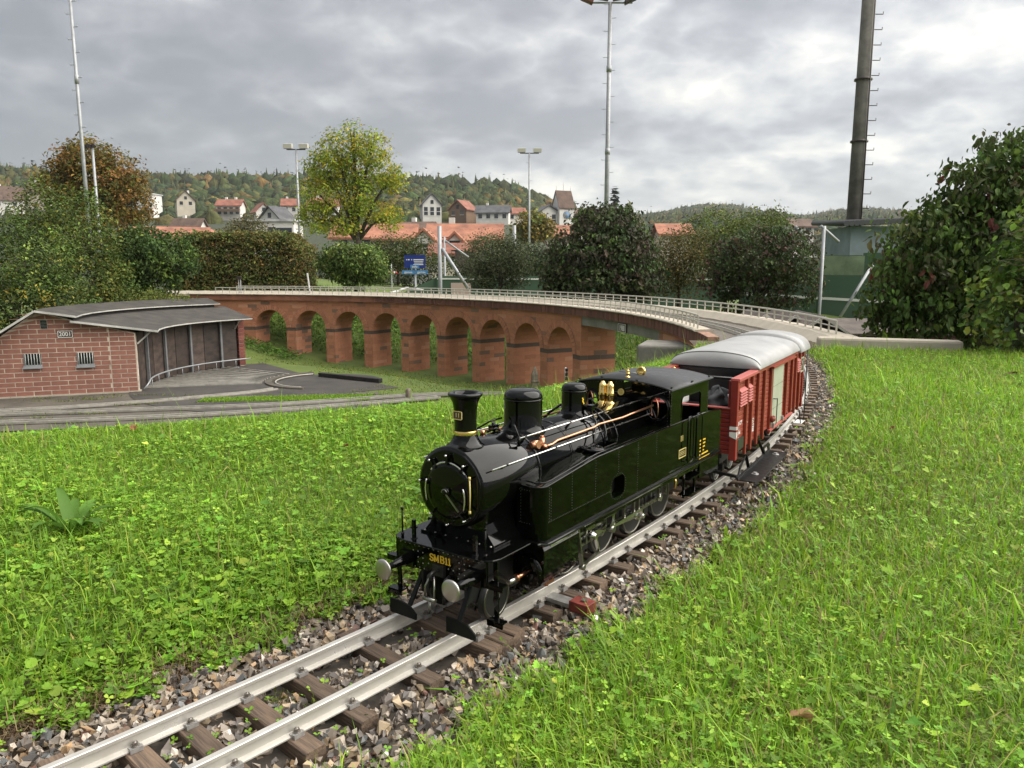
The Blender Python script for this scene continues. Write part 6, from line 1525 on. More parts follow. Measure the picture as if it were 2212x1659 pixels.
# --- behind the shed
plant('leafy_shrub', 'tall dark green shrub at the left edge behind the brick shed', 'shrub', (-9.47, 14.50, -0.94), [(-.4, .2, 1.0, 1.25, 1.1, 1.3), (.55, 0, .7, .9, .9, 1.0), (-1.1, .2, 1.5, 1.0, 1.0, 1.1), (.1, .3, 1.7, .9, .9, .85)], 201,
      [dict(nclump=1085, per=16, spread=.10, size=0.070, wid=.5, cols=DK+[(.12, .17, .03)], shell=.7), dict(nclump=105, per=7, spread=.05, size=0.057, wid=.6, cols=[(.30, .22, .03), (.22, .20, .03)], shell=.9)], .05)
plant('leafy_shrub', 'tall olive shrub rising in front of the orange tree behind the shed', 'shrub', (-9.51, 16.50, -0.55), [(0, 0, 1.3, 1.05, .9, 1.3), (.45, 0, .8, .8, .8, 1.0), (-.45, 0, 2.1, .7, .7, .95), (.25, 0, 2.0, .75, .7, .9)], 202,
      [dict(nclump=1120, per=15, spread=.11, size=0.070, wid=.5, cols=OL+DK[:3], shell=.68)], .05)
plant('leafy_shrub', 'rounded dark glossy shrub between the shed roof and the trimmed hedge', 'shrub', (-8.77, 18.50, -0.25), blob(G, 2.5, 1.8, 1.95), 203,
      [dict(nclump=910, per=15, spread=.09, size=0.090, wid=.5, cols=DK+[(.06, .11, .03)], shell=.78, droop=.5)], .05)
plant('ground_cover', 'low spreading green shrub creeping over the back of the shed roof', 'shrub', (-8.43, 17.00, -0.26), [(-.9, 0, .12, .8, .6, .26), (0, 0, .18, .9, .6, .3), (.8, 0, .1, .7, .6, .22)], 204,
      [dict(nclump=735, per=14, spread=.07, size=0.045, wid=.5, cols=OL, shell=.6)], 0)
# --- trimmed hedge: a clipped box with a rounded end
def hedge_lobes(w, d, h): return [(x, y, z, .5, .5, .5) for x in np.arange(-w/2+.4, w/2-.2, .42) for y in (-d/2+.35, d/2-.35) for z in np.arange(.2, h-.2, .42) if not (x > w/2-.7 and z > h-.75)]
plant('trimmed_hedge', 'square clipped hedge turning brown, behind the left end of the viaduct', 'hedge', (-7.54, 22.00, -0.05), hedge_lobes(3.45, 1.5, 1.62), 205,
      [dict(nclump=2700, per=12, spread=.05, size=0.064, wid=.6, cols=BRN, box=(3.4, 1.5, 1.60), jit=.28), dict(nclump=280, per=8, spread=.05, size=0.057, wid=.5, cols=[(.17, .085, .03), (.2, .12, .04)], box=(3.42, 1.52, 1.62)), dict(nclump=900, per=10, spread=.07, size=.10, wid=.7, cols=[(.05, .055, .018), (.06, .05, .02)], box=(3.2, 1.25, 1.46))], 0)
plant('leafy_shrub', 'bright green round shrub between the hedge and the blue sign', 'shrub', (-4.40, 21.50, -0.04), blob(G, 1.95, 1.6, 1.5), 206,
      [dict(nclump=735, per=14, spread=.08, size=0.086, wid=.5, cols=[(.085, .14, .03), (.12, .185, .038), (.065, .105, .024), (.16, .20, .045)], shell=.76, droop=.35)], .05)
plant('long_hedge', 'dark hedge in the background behind the blue sign', 'hedge', (-4.25, 31.00, -0.49), [(x, 0, .9, 1.0, .6, .8) for x in np.arange(-6, 7, 1.1)], 207,
      [dict(nclump=1400, per=10, spread=.12, size=0.098, wid=.6, cols=[(.035, .055, .018), (.05, .07, .022), (.03, .045, .015)], shell=.75)], 0)
plant('leafy_shrub', 'grey green shrub with pale twigs left of the green wall gap', 'shrub', (-0.31, 19.50, -0.12), blob(G, 1.75, 1.4, 1.62), 208,
      [dict(nclump=752, per=13, spread=.08, size=0.057, wid=.5, cols=[(.075, .09, .04), (.10, .115, .05), (.05, .065, .025), (.035, .045, .018)], shell=.72)], .05)
plant('dogwood_shrub', 'large dark red leaved shrub behind the middle of the viaduct', 'shrub', (1.99, 17.60, -0.15), [(0, 0, .6, 1.2, 1.0, .75), (-.25, 0, 1.1, .95, .9, .75), (.3, 0, 1.2, .95, .9, .75), (.0, 0, 1.65, .72, .7, .6), (.9, 0, .75, .6, .7, .7), (-.8, 0, .55, .5, .6, .6), (.45, .1, 1.75, .5, .5, .45)], 209,
      [dict(nclump=1085, per=14, spread=.085, size=0.094, wid=.62, cols=RD, shell=.75, droop=.9), dict(nclump=192, per=12, spread=.08, size=0.090, wid=.6, cols=[(.06, .10, .025), (.08, .12, .03)], shell=.85, droop=.9)], .06)
plant('leafy_shrub', 'thin olive brown shrub between the two dark red shrubs', 'shrub', (4.14, 19.00, -0.28), blob(G, 1.9, 1.5, 2.0), 210,
      [dict(nclump=735, per=12, spread=.10, size=0.061, wid=.5, cols=[(.085, .08, .025), (.11, .10, .03), (.06, .065, .02), (.14, .11, .03)], shell=.6)], .05)
plant('dogwood_shrub', 'dark red and green shrub right of centre above the far railing', 'shrub', (4.88, 15.20, -0.50), blob(G, 2.35, 1.9, 2.05, 11), 211,
      [dict(nclump=1120, per=13, spread=.08, size=0.070, wid=.6, cols=RD[2:]+[(.09, .05, .04), (.06, .08, .025)], shell=.74, droop=.5)], .06)
plant('leafy_tree', 'light green tree behind the second dark red shrub', 'tree', (7.81, 27.00, 0.31), [(-.7, 0, 1.5, 1.2, 1, .9), (.8, 0, 1.45, 1.2, 1, .95), (0, 0, 1.1, 1.5, 1, .9), (1.3, 0, 1.9, .5, .5, .5)], 212,
      [dict(nclump=805, per=12, spread=.14, size=0.098, wid=.5, cols=[(.10, .135, .025), (.13, .16, .03), (.075, .10, .02)], shell=.6)], .09)
plant('leafy_shrub', 'grey green shrub behind the post left of the dark red shrub', 'shrub', (1.47, 33.00, 0.23), blob(G, 3.6, 2, 1.7), 213,
      [dict(nclump=577, per=10, spread=.14, size=0.098, wid=.5, cols=[(.06, .08, .035), (.075, .095, .04), (.045, .06, .025)], shell=.7)], .05)
plant('leafy_shrub', 'small twiggy shrub on the near bank beyond the posts', 'shrub', (-0.80, 29.00, 0.45), blob(G, 2.2, 1.6, 1.6), 214,
      [dict(nclump=455, per=10, spread=.14, size=0.074, wid=.5, cols=[(.09, .11, .045), (.07, .085, .035), (.12, .13, .05)], shell=.55)], .05)
plant('leafy_shrub', 'dark shrub in front of the yellow tree trunk', 'shrub', (-4.31, 29.00, 0.28), blob(G, 3.0, 1.8, 1.75), 215,
      [dict(nclump=595, per=11, spread=.13, size=0.090, wid=.5, cols=[(.05, .075, .02), (.07, .095, .025), (.11, .10, .03)], shell=.68)], .05)
# --- the two big shrubs on the right
rb = (4.35, 7.30, -0.28)
RBL = [(0, 0, .55, .8, .6, .6), (-.45, 0, .3, .45, .5, .42), (.35, 0, 1.1, .8, .6, .7), (-.3, .1, 1.05, .55, .5, .5), (.65, .1, 1.7, .7, .6, .55), (-.15, 0, .85, .7, .5, .5), (.9, .2, .6, .8, .7, .9), (.15, .05, 1.55, .38, .4, .36), (1.1, .2, 1.9, .6, .6, .5), (-.42, 0, 1.36, .2, .2, .2), (-.12, 0, 1.72, .22, .2, .22), (.28, 0, 2.02, .26, .26, .22), (-.75, 0, .62, .2, .2, .18)]
plant('dogwood_shrub', 'big dark green shrub with reddening drooping leaves at the right edge', 'shrub', rb, RBL, 216,
      [dict(nclump=2300, per=11, spread=.060, size=0.062, wid=.62, cols=[(.06, .10, .022), (.085, .135, .03), (.048, .078, .02), (.11, .165, .034), (.085, .135, .028), (.08, .085, .034)], shell=.74, droop=1.1, fine=True, jit=.25),
       dict(nclump=50, per=7, spread=.04, size=0.070, wid=.62, cols=[(.13, .035, .03), (.10, .035, .03)], shell=.95, droop=1.1, fine=True)], .05, m='leaf')
plant('hazel_shrub', 'bright lobed leaf shrub with bare twigs at the far right edge', 'shrub', (3.92, 5.90, -0.14), [(.05, 0, .5, .35, .4, .45), (.3, .0, 1.0, .4, .4, .5), (.35, .1, .45, .5, .4, .6), (.1, 0, .85, .25, .3, .28), (.4, 0, 1.4, .35, .3, .35)], 217,
      [dict(nclump=577, per=9, spread=.055, size=0.051, wid=.85, cols=[(.12, .20, .035), (.16, .25, .04), (.09, .15, .035), (.075, .105, .045), (.20, .24, .04)], shell=.72, droop=.5, fine=True)], .025, m='leaf', limbs=5)
mb = MB(); gq = np.random.default_rng(9); hb_ = Vector((3.92, 5.90, -0.14))
hz = bpy.data.objects['hazel_shrub']
for i in range(46):
    z = gq.uniform(.1, 1.1); x = gq.uniform(-.1, .25); mb.tube([(x+.1, gq.uniform(-.3, -.05), z), (x-.06, gq.uniform(-.34, -.1), z+gq.uniform(-.03, .06)), (x-.2*gq.random()-.08, gq.uniform(-.38, -.1), z+gq.uniform(-.06, .10))], [.005, .0035, .002], 5)
dm('twig', (.15, .115, .075), .8); mb.build('twigs', 'twig', hz)
# --- trees
YT = (-8.44, 42.00, 1.11)
plant('yellow_tree', 'tall airy tree with yellow green autumn leaves and dark branches', 'tree', YT, [(-1.9, 0, 3.4, 1.20, 1.20, 1.12), (-.9, 0, 5.6, 1.20, 1.12, 1.04), (.9, 0, 5.8, 1.04, 1.04, 0.96), (1.9, 0, 4.4, 0.80, 0.96, 0.80), (-1.6, .3, 4.7, 1.12, 1.12, 0.96), (.2, 0, 3.3, 1.12, 1.12, 0.96), (1.6, .2, 2.3, 0.96, 0.96, 0.72), (-2.2, 0, 2.2, 0.96, 0.96, 0.80), (0, .4, 4.7, 1.20, 1.12, 0.96), (-.6, 0, 1.9, 0.96, 0.96, 0.72), (0, 0, 6.6, 0.72, 0.72, 0.56)], 218,
      [dict(nclump=780, per=19, spread=.21, size=.17, wid=.42, cols=[(.30, .34, .03), (.25, .32, .03), (.38, .37, .035), (.19, .27, .03), (.42, .34, .035)], shell=.55, jit=.18)], .22, limbs=11)
plant('orange_tree', 'broad tree with orange brown autumn leaves behind the left poles', 'tree', (-23.46, 44.00, 2.69), [(-1.5, 0, 2.6, 1.7, 1.5, 1.5), (-.4, 0, 4.0, 1.5, 1.5, 1.2), (1.0, 0, 3.0, 1.7, 1.5, 1.5), (0, 0, 2.4, 2.2, 1.6, 1.6), (1.9, 0, 1.6, 1.2, 1.3, 1.3), (-1.0, 0, 3.6, 1.2, 1.3, 1.1), (.6, 0, .4, 2.3, 1.5, 1.3)], 219,
      [dict(nclump=1140, per=15, spread=.22, size=.20, wid=.5, cols=[(.20, .125, .026), (.24, .155, .03), (.14, .12, .026), (.10, .115, .026), (.20, .10, .026)], shell=.62, jit=.22)], .22)
plant('autumn_tree', 'small yellowing tree beside the second floodlight pole in the village', 'tree', (1.98, 75.00, 3.24), [(0, 0, 1.6, 1.5, 1.3, 1.3), (-.7, 0, .8, 1.3, 1.3, 1.1), (.9, 0, .9, 1.3, 1.3, 1.0)], 220,
      [dict(nclump=255, per=10, spread=.3, size=.34, wid=.6, cols=[(.17, .15, .03), (.10, .115, .03), (.22, .16, .03)], shell=.6)], .15)
plant('bare_tree', 'thin brownish tree above the trimmed hedge', 'tree', (-20.72, 60.00, 2.72), [(0, 0, 1.0, 1.5, 1.2, 1.0), (-.8, 0, .5, 1.3, 1.2, .8), (.8, 0, .6, 1.2, 1.2, .9)], 221,
      [dict(nclump=255, per=9, spread=.3, size=.22, wid=.4, cols=[(.11, .10, .04), (.14, .12, .05), (.085, .085, .03)], shell=.45)], .12)
# ================================================================== hills with woods
RX = np.array([-900, -300, 0, 100, 310, 450, 640, 870, 960, 1050, 1150, 1200, 1250, 1330, 1420, 1500, 1570, 1650, 1720, 1800, 1880, 1990, 2300, 3200]); RY = np.array([345, 345, 352, 356, 382, 389, 383, 397, 402, 422, 445, 461, 475, 483, 471, 456, 456, 471, 480, 466, 464, 474, 484, 484])+np.where(RX < 1240, 26, -4)
def ridge(b): return np.interp(b*1640+1106, RX, (578-RY)/1640)          # slope of the skyline for a bearing b = x/y
def hill(b, Y):
    right = sstep(-.02, .16, b); base = np.interp(Y, [55, 80, 110, 150, 200, 250, 300, 420, 1000], [-3, -1.6, 1.5, 5.5, 10.5, 15.5, 21.5, 36, 36])*(1-.65*right)
    t = sstep(280, 1000, Y); return np.where(Y < 300, base, base+(ridge(b)*1000-base)*np.clip((Y-300)/700, 0, 1)**1.1)-np.where(Y > 1000, (Y-1000)*.12, 0)
bs = np.linspace(-1.5, 1.5, 150); Ys = np.concatenate([np.arange(55, 320, 12), np.arange(330, 1400, 40)])
B, YY = np.meshgrid(bs, Ys); V = np.stack([B*YY, YY, hill(B, YY)], -1).reshape(-1, 3); i = np.arange(V.shape[0]).reshape(B.shape)
dm('hillside', (.022, .03, .012), .95, var=.7, vscale=.05, col2=(.04, .05, .018))
obj('hillside', npmesh('hillside', V, np.stack([i[:-1, :-1], i[:-1, 1:], i[1:, 1:], i[1:, :-1]], -1).reshape(-1, 4), [M['hillside']], smooth=True), kind='structure')
ICV = np.array([(-1, 1.618, 0), (1, 1.618, 0), (-1, -1.618, 0), (1, -1.618, 0), (0, -1, 1.618), (0, 1, 1.618), (0, -1, -1.618), (0, 1, -1.618), (1.618, 0, -1), (1.618, 0, 1), (-1.618, 0, -1), (-1.618, 0, 1)])/1.902
ICF = np.array([(0, 11, 5), (0, 5, 1), (0, 1, 7), (0, 7, 10), (0, 10, 11), (1, 5, 9), (5, 11, 4), (11, 10, 2), (10, 7, 6), (7, 1, 8), (3, 9, 4), (3, 4, 2), (3, 2, 6), (3, 6, 8), (3, 8, 9), (4, 9, 5), (2, 4, 11), (6, 2, 10), (8, 6, 7), (9, 8, 1)])
def crowns(A, g, P, r, h, cols, ntri, w=None, conif=None, ts=.62, core=False):
    n = len(P); cc = pal(g, n, cols, w, .2); i = np.repeat(np.arange(n), ntri); m = len(i)
    if core:
        v = ICV[None]*g.uniform(.78, 1.12, (n, 12, 1)); sc0 = np.stack([r, r, h], -1)[:, None]*.95
        if conif is not None: tp_ = np.where(v[..., 2:] > .2, .25, 1.0); vc = v*np.concatenate([tp_, tp_, np.full_like(tp_, 1.3)], -1); v = np.where(conif[:, None, None], vc, v)
        A.add(P[:, None]+v*sc0+np.array([0, 0, 1.0]), ICF, cc)
    d = hat(g.normal(size=(m, 3))); d[:, 2] = np.abs(d[:, 2])*.9+.02*g.normal(size=m)
    sc = np.stack([r, r, h], -1)[i]
    if conif is not None:
        ci = conif[i]; u = g.random(m); dd = np.stack([d[:, 0]*(1-u), d[:, 1]*(1-u), 1.5*u], -1); d = np.where(ci[:, None], dd, d)
    Q = P[i]+d*sc*g.uniform(.85, 1.08, (m, 1)); nrm = hat(d+g.normal(0, .3, (m, 3))+np.array([0, 0, .2])); x = hat(np.cross(nrm, g.normal(size=(m, 3)))); y = np.cross(nrm, x)
    s = ts*r[i][:, None]*g.uniform(.6, 1.1, (m, 1)); V = np.stack([Q+x*s, Q-x*s*.5+y*s*.87, Q-x*s*.5-y*s*.87], 1)
    A.add(V, np.array([(0, 1, 2)]), cc[i]*np.exp(g.normal(0, .14, (m, 1))))
dm('forest_leaf', (.06, .08, .03), .95, attr='col', var=.45, vscale=.5, bump=1.0, bscale=.8, spec=.1)
HS = []; vt = np.random.default_rng(311)
# ================================================================== village
WALLS = {'white': (.62, .60, .56), 'cream': (.50, .45, .36), 'grey': (.33, .32, .30), 'timber': (.16, .10, .06)}
ROOFS = {'orange': (.30, .125, .075), 'red': (.22, .085, .055), 'brown': (.10, .062, .045), 'slate': (.075, .075, .08), 'flat': (.4, .4, .4)}
for k, c in WALLS.items(): dm('wall_'+k, c, .9, var=.12, vscale=.4)
for k, c in ROOFS.items(): dm('tiles_'+k, c, .85, var=.4, vscale=.6, bump=.5, bscale=3, detail=8)
dm('pane', (.02, .025, .03), .12, spec=.6)
def house(label, base, w, d, h, rh, rz, wall, roof, axis='x', wins=(2, 2), chim=1, drop=5, extra=None, name='house', over=.5):
    """gabled house; ridge along local x ('x') or y ('y'); front is local -y"""
    t = thing(name, label, 'house', base, rz); HS.append((base[0]/base[1], base[1], w))
    pr = [(-w/2, -drop), (w/2, -drop), (w/2, h), (-w/2, h)] 
    m = MB()
    if rh <= 0: m.b2(-w/2, w/2, -d/2, d/2, -drop, h); m.build('wall', 'wall_'+wall, t); MB().b2(-w/2-.3, w/2+.3, -d/2-.3, d/2+.3, h, h+.35).build('roof', 'tiles_flat', t)
    elif axis == 'x':
        m.prism([(-d/2, -drop), (d/2, -drop), (d/2, h), (0, h+rh), (-d/2, h)], -w/2, w/2, 'X'); m.build('wall', 'wall_'+wall, t)
        r = MB(); e = over; k = rh/(d/2)
        r.prism([(-d/2-e, h-e*k+.08), (0, h+rh+.08), (d/2+e, h-e*k+.08), (d/2+e, h-e*k+.38), (0, h+rh+.4), (-d/2-e, h-e*k+.38)], -w/2-e, w/2+e, 'X'); ro = r.build('roof', 'tiles_'+roof, t)
        for c in range(chim): MB().b2(-w*.2+c*w*.4-.35, -w*.2+c*w*.4+.35, .3, 1.0, h+rh*.5, h+rh+1.1).build('chimney', 'wall_white', ro)
    else:
        m.prism([(-w/2, -drop), (w/2, -drop), (w/2, h), (0, h+rh), (-w/2, h)], -d/2, d/2, 'Y'); m.build('wall', 'wall_'+wall, t)
        r = MB(); e = over; k = rh/(w/2)
        r.prism([(-w/2-e, h-e*k+.08), (0, h+rh+.08), (w/2+e, h-e*k+.08), (w/2+e, h-e*k+.38), (0, h+rh+.4), (-w/2-e, h-e*k+.38)], -d/2-e, d/2+e, 'Y'); ro = r.build('roof', 'tiles_'+roof, t)
        for c in range(chim): MB().b2(w*.15, w*.15+.7, -.35, .35, h, h+rh+.6).build('chimney', 'wall_white', ro)
    nc, nr = wins
    for r_ in range(nr):
        for c in range(nc):
            x = (c+.5-nc/2)*w/nc; z = h*(.3+.55*r_/max(1, nr-.3)) if nr > 1 else h*.5
            wo = MB().b2(x-.55, x+.55, -d/2-.05, -d/2+.05, z-.6, z+.6).build('window', 'pane', t)
            MB().b2(x-.7, x+.7, -d/2-.12, -d/2-.0, z-.75, z-.62).build('sill', 'wall_white', wo)
    if axis == 'y' and rh > 2: MB().b2(-.45, .45, -d/2-.06, -d/2+.04, h+.2, h+1.3).build('window', 'pane', t)
    return t
house('brown roofed white house on the hillside at the far left edge', (-188.00, 290.00, 22.18), 10, 8, 3.2, 4.8, .5, 'white', 'brown', 'x', (2, 1))
house('brown roofed house half hidden beside the orange tree', (-187.70, 310.00, 27.27), 7, 7, 3, 3.5, .2, 'cream', 'brown', 'x', (2, 1))
t = house('white modern flat roofed house right of the orange tree', (-126.01, 270.00, 17.86), 6.2, 6, 7.6, 0, -.1, 'white', 'flat', 'x', (1, 2)); MB().b2(-3.3, 3.4, -4.2, -3, 2.2, 3.6).build('balcony', 'wall_white', t)
house('dark gabled house with dormer in the trees left of the red roof', (-117.73, 280.00, 22.25), 6, 6, 2.2, 3.0, .5, 'cream', 'brown', 'y', (2, 1))
t = house('white chalet with red roof and balconies below the wood', (-92.19, 255.00, 17.50), 7.6, 6, 3.0, 1.9, .05, 'white', 'red', 'x', (4, 2), 2); MB().b2(-4.0, 4.0, -5, -3.5, 1.2, 1.9).build('balcony', 'wall_timber', t)
house('dark brown roof with white gable end left of the trimmed hedge', (-77.10, 185.00, 8.43), 6.8, 5, 1.1, 2.4, -.1, 'white', 'brown', 'x', (2, 1), 1)
house('wide orange roof above the dark shrub at left', (-46.25, 105.00, 3.65), 9.0, 6, .5, 1.6, .35, 'cream', 'orange', 'x', (1, 1), 0)
house('orange roof just left of the trimmed hedge', (-45.42, 112.00, 3.98), 6.5, 5, .4, 1.5, -.3, 'cream', 'orange', 'y', (1, 1), 0)
t = house('white flat roofed building behind the trimmed hedge', (-34.89, 115.00, 4.48), 6.3, 5, 2.8, 0, .0, 'white', 'flat', 'x', (1, 1)); MB().b2(-.2, 2.9, -2.56, -2.4, .4, 1.9).build('glazing', 'pane', t)
house('small red roofed house above the white flat building', (-75.89, 235.00, 15.36), 4.6, 5, 1.8, 2.4, .6, 'white', 'red', 'y', (1, 1), 0)
house('small white house with dark roof behind the white flat building', (-51.43, 170.00, 9.50), 5.2, 5, 1.6, 2.4, -.4, 'white', 'slate', 'y', (1, 1), 0)
house('pale house left of the floodlight pole on the slope', (-74.12, 260.00, 18.44), 5, 5, 2.6, 2, .2, 'white', 'red', 'x', (2, 1))
house('white houses seen through the yellow tree', (-58.15, 240.00, 15.95), 9, 6, 3.2, 2.4, .1, 'white', 'red', 'x', (3, 1))
house('orange roof behind the yellow tree trunk', (-19.27, 105.00, 3.96), 9, 6, .5, 1.5, .0, 'white', 'orange', 'x', (3, 1), 0)
house('orange roof right of the yellow tree', (-14.58, 98.00, 3.57), 4.6, 6, .5, 1.7, .05, 'cream', 'orange', 'x', (1, 1), 0)
house('grey roofed house behind the orange roofs', (-15.64, 130.00, 6.28), 5, 5, .5, 1.1, -.2, 'white', 'brown', 'x', (1, 1), 1)
house('big orange tiled roof in the village centre', (-5.52, 92.00, 3.39), 8.2, 6, .3, 1.75, .02, 'white', 'orange', 'x', (2, 1), 1)
t = house('gabled house front with balcony and orange roof', (-9.29, 84.00, 2.16), 3.0, 6, .8, 1.45, .0, 'white', 'orange', 'y', (1, 1), 0, over=.35); MB().b2(-1.3, 1.3, -4.5, -4.0, -.2, .55).build('balcony', 'wall_grey', t)
house('pointed orange dormer gable in front of the big roof', (-6.05, 84.00, 2.75), 2.2, 5, .25, 1.1, .0, 'white', 'orange', 'y', (1, 1), 0, over=.3)
house('low pinkish tiled roof below the big orange roof', (-5.44, 78.00, 1.68), 5.0, 4, .2, .85, .0, 'cream', 'red', 'x', (1, 1), 0)
house('tall white gabled house on the slope with slate roof', (-24.68, 235.00, 15.63), 5.6, 7, 3.6, 3.0, .25, 'white', 'slate', 'y', (3, 2), 0)
house('red brown roofed farmhouse right of the white gabled house', (-15.18, 240.00, 16.23), 6.2, 6, 2.0, 2.6, -.5, 'timber', 'red', 'y', (2, 1), 0)
house('long house with dark roof and white front left of the church', (-5.49, 230.00, 14.51), 9.5, 6, 2.0, 2.0, -.1, 'white', 'slate', 'x', (4, 1), 1)
house('small red roofed house next to the long dark roof', (0.84, 235.00, 14.81), 5.6, 5, 1.8, 1.6, .2, 'white', 'red', 'x', (2, 1), 0)
house('white house cluster just left of the church tower', (9.51, 215.00, 12.35), 5.2, 5, 3.4, 1.6, .3, 'white', 'slate', 'y', (2, 2), 0)
house('orange roof below the church tower', (7.63, 120.00, 4.78), 4.6, 5, .5, 1.5, .0, 'cream', 'orange', 'x', (1, 1), 0)
house('orange roof glimpsed between the dark red shrubs', (22.81, 110.00, 4.76), 4.2, 5, .4, 1.3, .0, 'cream', 'orange', 'x', (1, 1), 0)
house('far house with pale roof right of the shrubs', (55.30, 150.00, 7.58), 4.6, 4, .8, 1.2, .2, 'white', 'brown', 'x', (2, 1), 0)
# church tower with saddle roof and clock faces
CB = (14.14, 215.00, 11.59)
t = thing('church_tower', 'white church tower with steep brown saddle roof and blue clock faces', 'church tower', CB, .42)
MB().prism([(-2.3, -8), (2.3, -8), (2.3, 5.2), (0, 9.6), (-2.3, 5.2)], -2.3, 2.3, 'X').build('wall', 'wall_white', t)
ro = MB().prism([(-2.55, 4.9), (0, 9.75), (2.55, 4.9), (2.55, 5.2), (0, 10.05), (-2.55, 5.2)], -2.5, 2.5, 'X').build('roof', 'tiles_brown', t)
for x in (-2.2, 0, 2.2): MB().cyl((x, 0, 9.8), (x, 0, 11.2 if x else 12.2), .05, n=5).build('finial', 'bolt', ro)
dm('clock_blue', (.10, .22, .42), .5); dm('clock_gold', (.55, .40, .12), .4, metal=.5)
for nm, org, ax in (('x', (-2.36, 0, 4.4), 'X'), ('y', (0, -2.36, 3.3), 'Y')):
    c = MB().lathe([(0, -.02), (1.15, -.02), (1.15, .02), (0, .02)], org, ax, 24).build('clock_face', 'clock_blue', t)
    R1 = [(1.15*math.cos(q), 1.15*math.sin(q)) for q in np.linspace(0, 2*PI, 25)[:-1]]; m = MB()
    for q in range(12):
        a = 2*PI*q/12; p = (.98*math.cos(a), .98*math.sin(a)); m.box((org[0]-.06, p[0], org[2]+p[1]) if ax == 'X' else (p[0], org[1]-.06, org[2]+p[1]), (.05, .22, .22) if ax == 'X' else (.22, .05, .22))
    if ax == 'X': m.bar((org[0]-.07, 0, org[2]), (org[0]-.07, .5, org[2]+.55), .14, .05, (1, 0, 0)).bar((org[0]-.07, 0, org[2]), (org[0]-.07, -.8, org[2]), .10, .05, (1, 0, 0))
    else: m.bar((0, org[1]-.07, org[2]), (.5, org[1]-.07, org[2]+.55), .14, .05, (0, 1, 0)).bar((0, org[1]-.07, org[2]), (-.8, org[1]-.07, org[2]), .10, .05, (0, 1, 0))
    m.build('clock_hands', 'clock_gold', c)
for x in (-.55, .55): MB().b2(x-.32, x+.32, -2.36, -2.28, -1.6, .9).lathe([(0, -2.36), (.32, -2.36), (.32, -2.28), (0, -2.28)], (x, 0, .9), 'Y', 12).build('belfry_window', 'pane', t)
MB().b2(-2.36, -2.28, -.5, .5, -1.6, .9).build('belfry_window', 'pane', t)
house('church nave with brown roof behind the dark red shrub', (20.71, 222.00, 12.21), 8, 6, 2.0, 2.6, .42, 'white', 'brown', 'x', (3, 1), 0, name='church_nave')
# distinctive trees by the church
A = Acc(); crowns(A, vt, np.zeros((1, 3)), np.array([2.2]), np.array([7.]), [(.03, .045, .028)], 120, None, np.array([True])); o = obj('conifer', A.mesh('conifer', 'leaf_far'), None, (26.43, 200.00, 11.06)); tag(o, 'dark conifer pointing above the big dark red shrub', 'tree')
A = Acc(); crowns(A, vt, np.zeros((1, 3)), np.array([1.3]), np.array([6.6]), [(.10, .11, .03)], 120); o = obj('poplar', A.mesh('poplar', 'leaf_far'), None, (28.51, 190.00, 10.54)); tag(o, 'slim light poplar next to the dark conifer', 'tree')

# ================================================================== woods on the hill, kept clear of the houses
g = np.random.default_rng(303); A = Acc()
n = 16000; b = g.uniform(-.76, .76, n); Y = 225+795*g.random(n)**1.25; k = (Y > 330) | (g.random(n) < .7); b, Y = b[k], Y[k]
for hb_, hY, hw_ in HS:
    if hY > 140: k = ~((np.abs(b-hb_)*Y < hw_*.5+1.5) & (Y < hY+6) & (Y > hY-60)); b, Y = b[k], Y[k]
n = len(b); low = Y < 400
P = np.stack([b*Y, Y, hill(b, Y)-1.5], -1); r = g.uniform(2.6, 5.2, n); cf = g.random(n) < .2; h = np.where(cf, g.uniform(6, 9.5, n), g.uniform(4.5, 8.5, n)); r = np.where(cf, r*.55, r); r = np.where(low, r*.8, r*1.1); h = np.where(low, h*.6, h)
FOR = [(.038, .052, .021), (.05, .063, .023), (.03, .042, .02), (.07, .072, .025), (.105, .078, .027), (.12, .09, .027)]
crowns(A, g, P, r*1.1, h, FOR, 3, [.3, .25, .2, .14, .06, .05], cf, .42, True)
hf = obj('hill_forest', A.mesh('hill_forest', 'forest_leaf'), kind='stuff'); hf.data.polygons.foreach_set('use_smooth', np.ones(len(hf.data.polygons), dtype=bool))
vt = np.random.default_rng(310); VT = []
for i in range(34):
    px = vt.uniform(20, 1190) if i < 27 else vt.uniform(1250, 1780); Yv = vt.uniform(150, 300) if i < 27 else vt.uniform(90, 230); bb = (px-1106)/1640
    if any(abs(bb-q[0])*Yv < q[2]*.5+4 and Yv < q[1]+8 for q in HS): continue
    VT.append((px, bb*Yv, Yv, float(hill(bb, Yv))))
VT.sort(); cnt = {}
ORD = ['first', 'second', 'third', 'fourth', 'fifth', 'sixth', 'seventh', 'eighth', 'ninth', 'tenth', 'eleventh', 'twelfth', 'thirteenth', 'fourteenth', 'fifteenth', 'sixteenth']
for i, (px, x, Yv, z) in enumerate(VT):
    conif = vt.random() < .3; A = Acc(); one = np.zeros((1, 3)); rr = vt.uniform(2.2, 3.8)
    cols = [(.03, .048, .024)] if conif else [[(.06, .085, .026)], [(.085, .105, .03)], [(.13, .12, .035)], [(.045, .065, .025)], [(.17, .12, .035)]][vt.integers(0, 5)]
    crowns(A, vt, one, np.array([rr*(.55 if conif else 1)]), np.array([rr*(1.7 if conif else 1.2)]), cols, 420, None, np.array([conif]), .38)
    kd = 'dark conifer' if conif else ('ochre tree' if cols[0][0] > .12 else ('light green tree' if cols[0][0] > .08 else 'dark green tree'))
    j = cnt.get(kd, 0); cnt[kd] = j+1
    t = thing('village_tree', ORD[j]+' '+kd+' from the left among the houses on the slope', 'tree', (x, Yv, z), group='trees among the village houses')
    obj('crown', A.mesh('crown', 'leaf_far'), t); MB().cyl((0, 0, -1), (0, 0, rr), .25, .15, 6).build('trunk', 'bark', t)
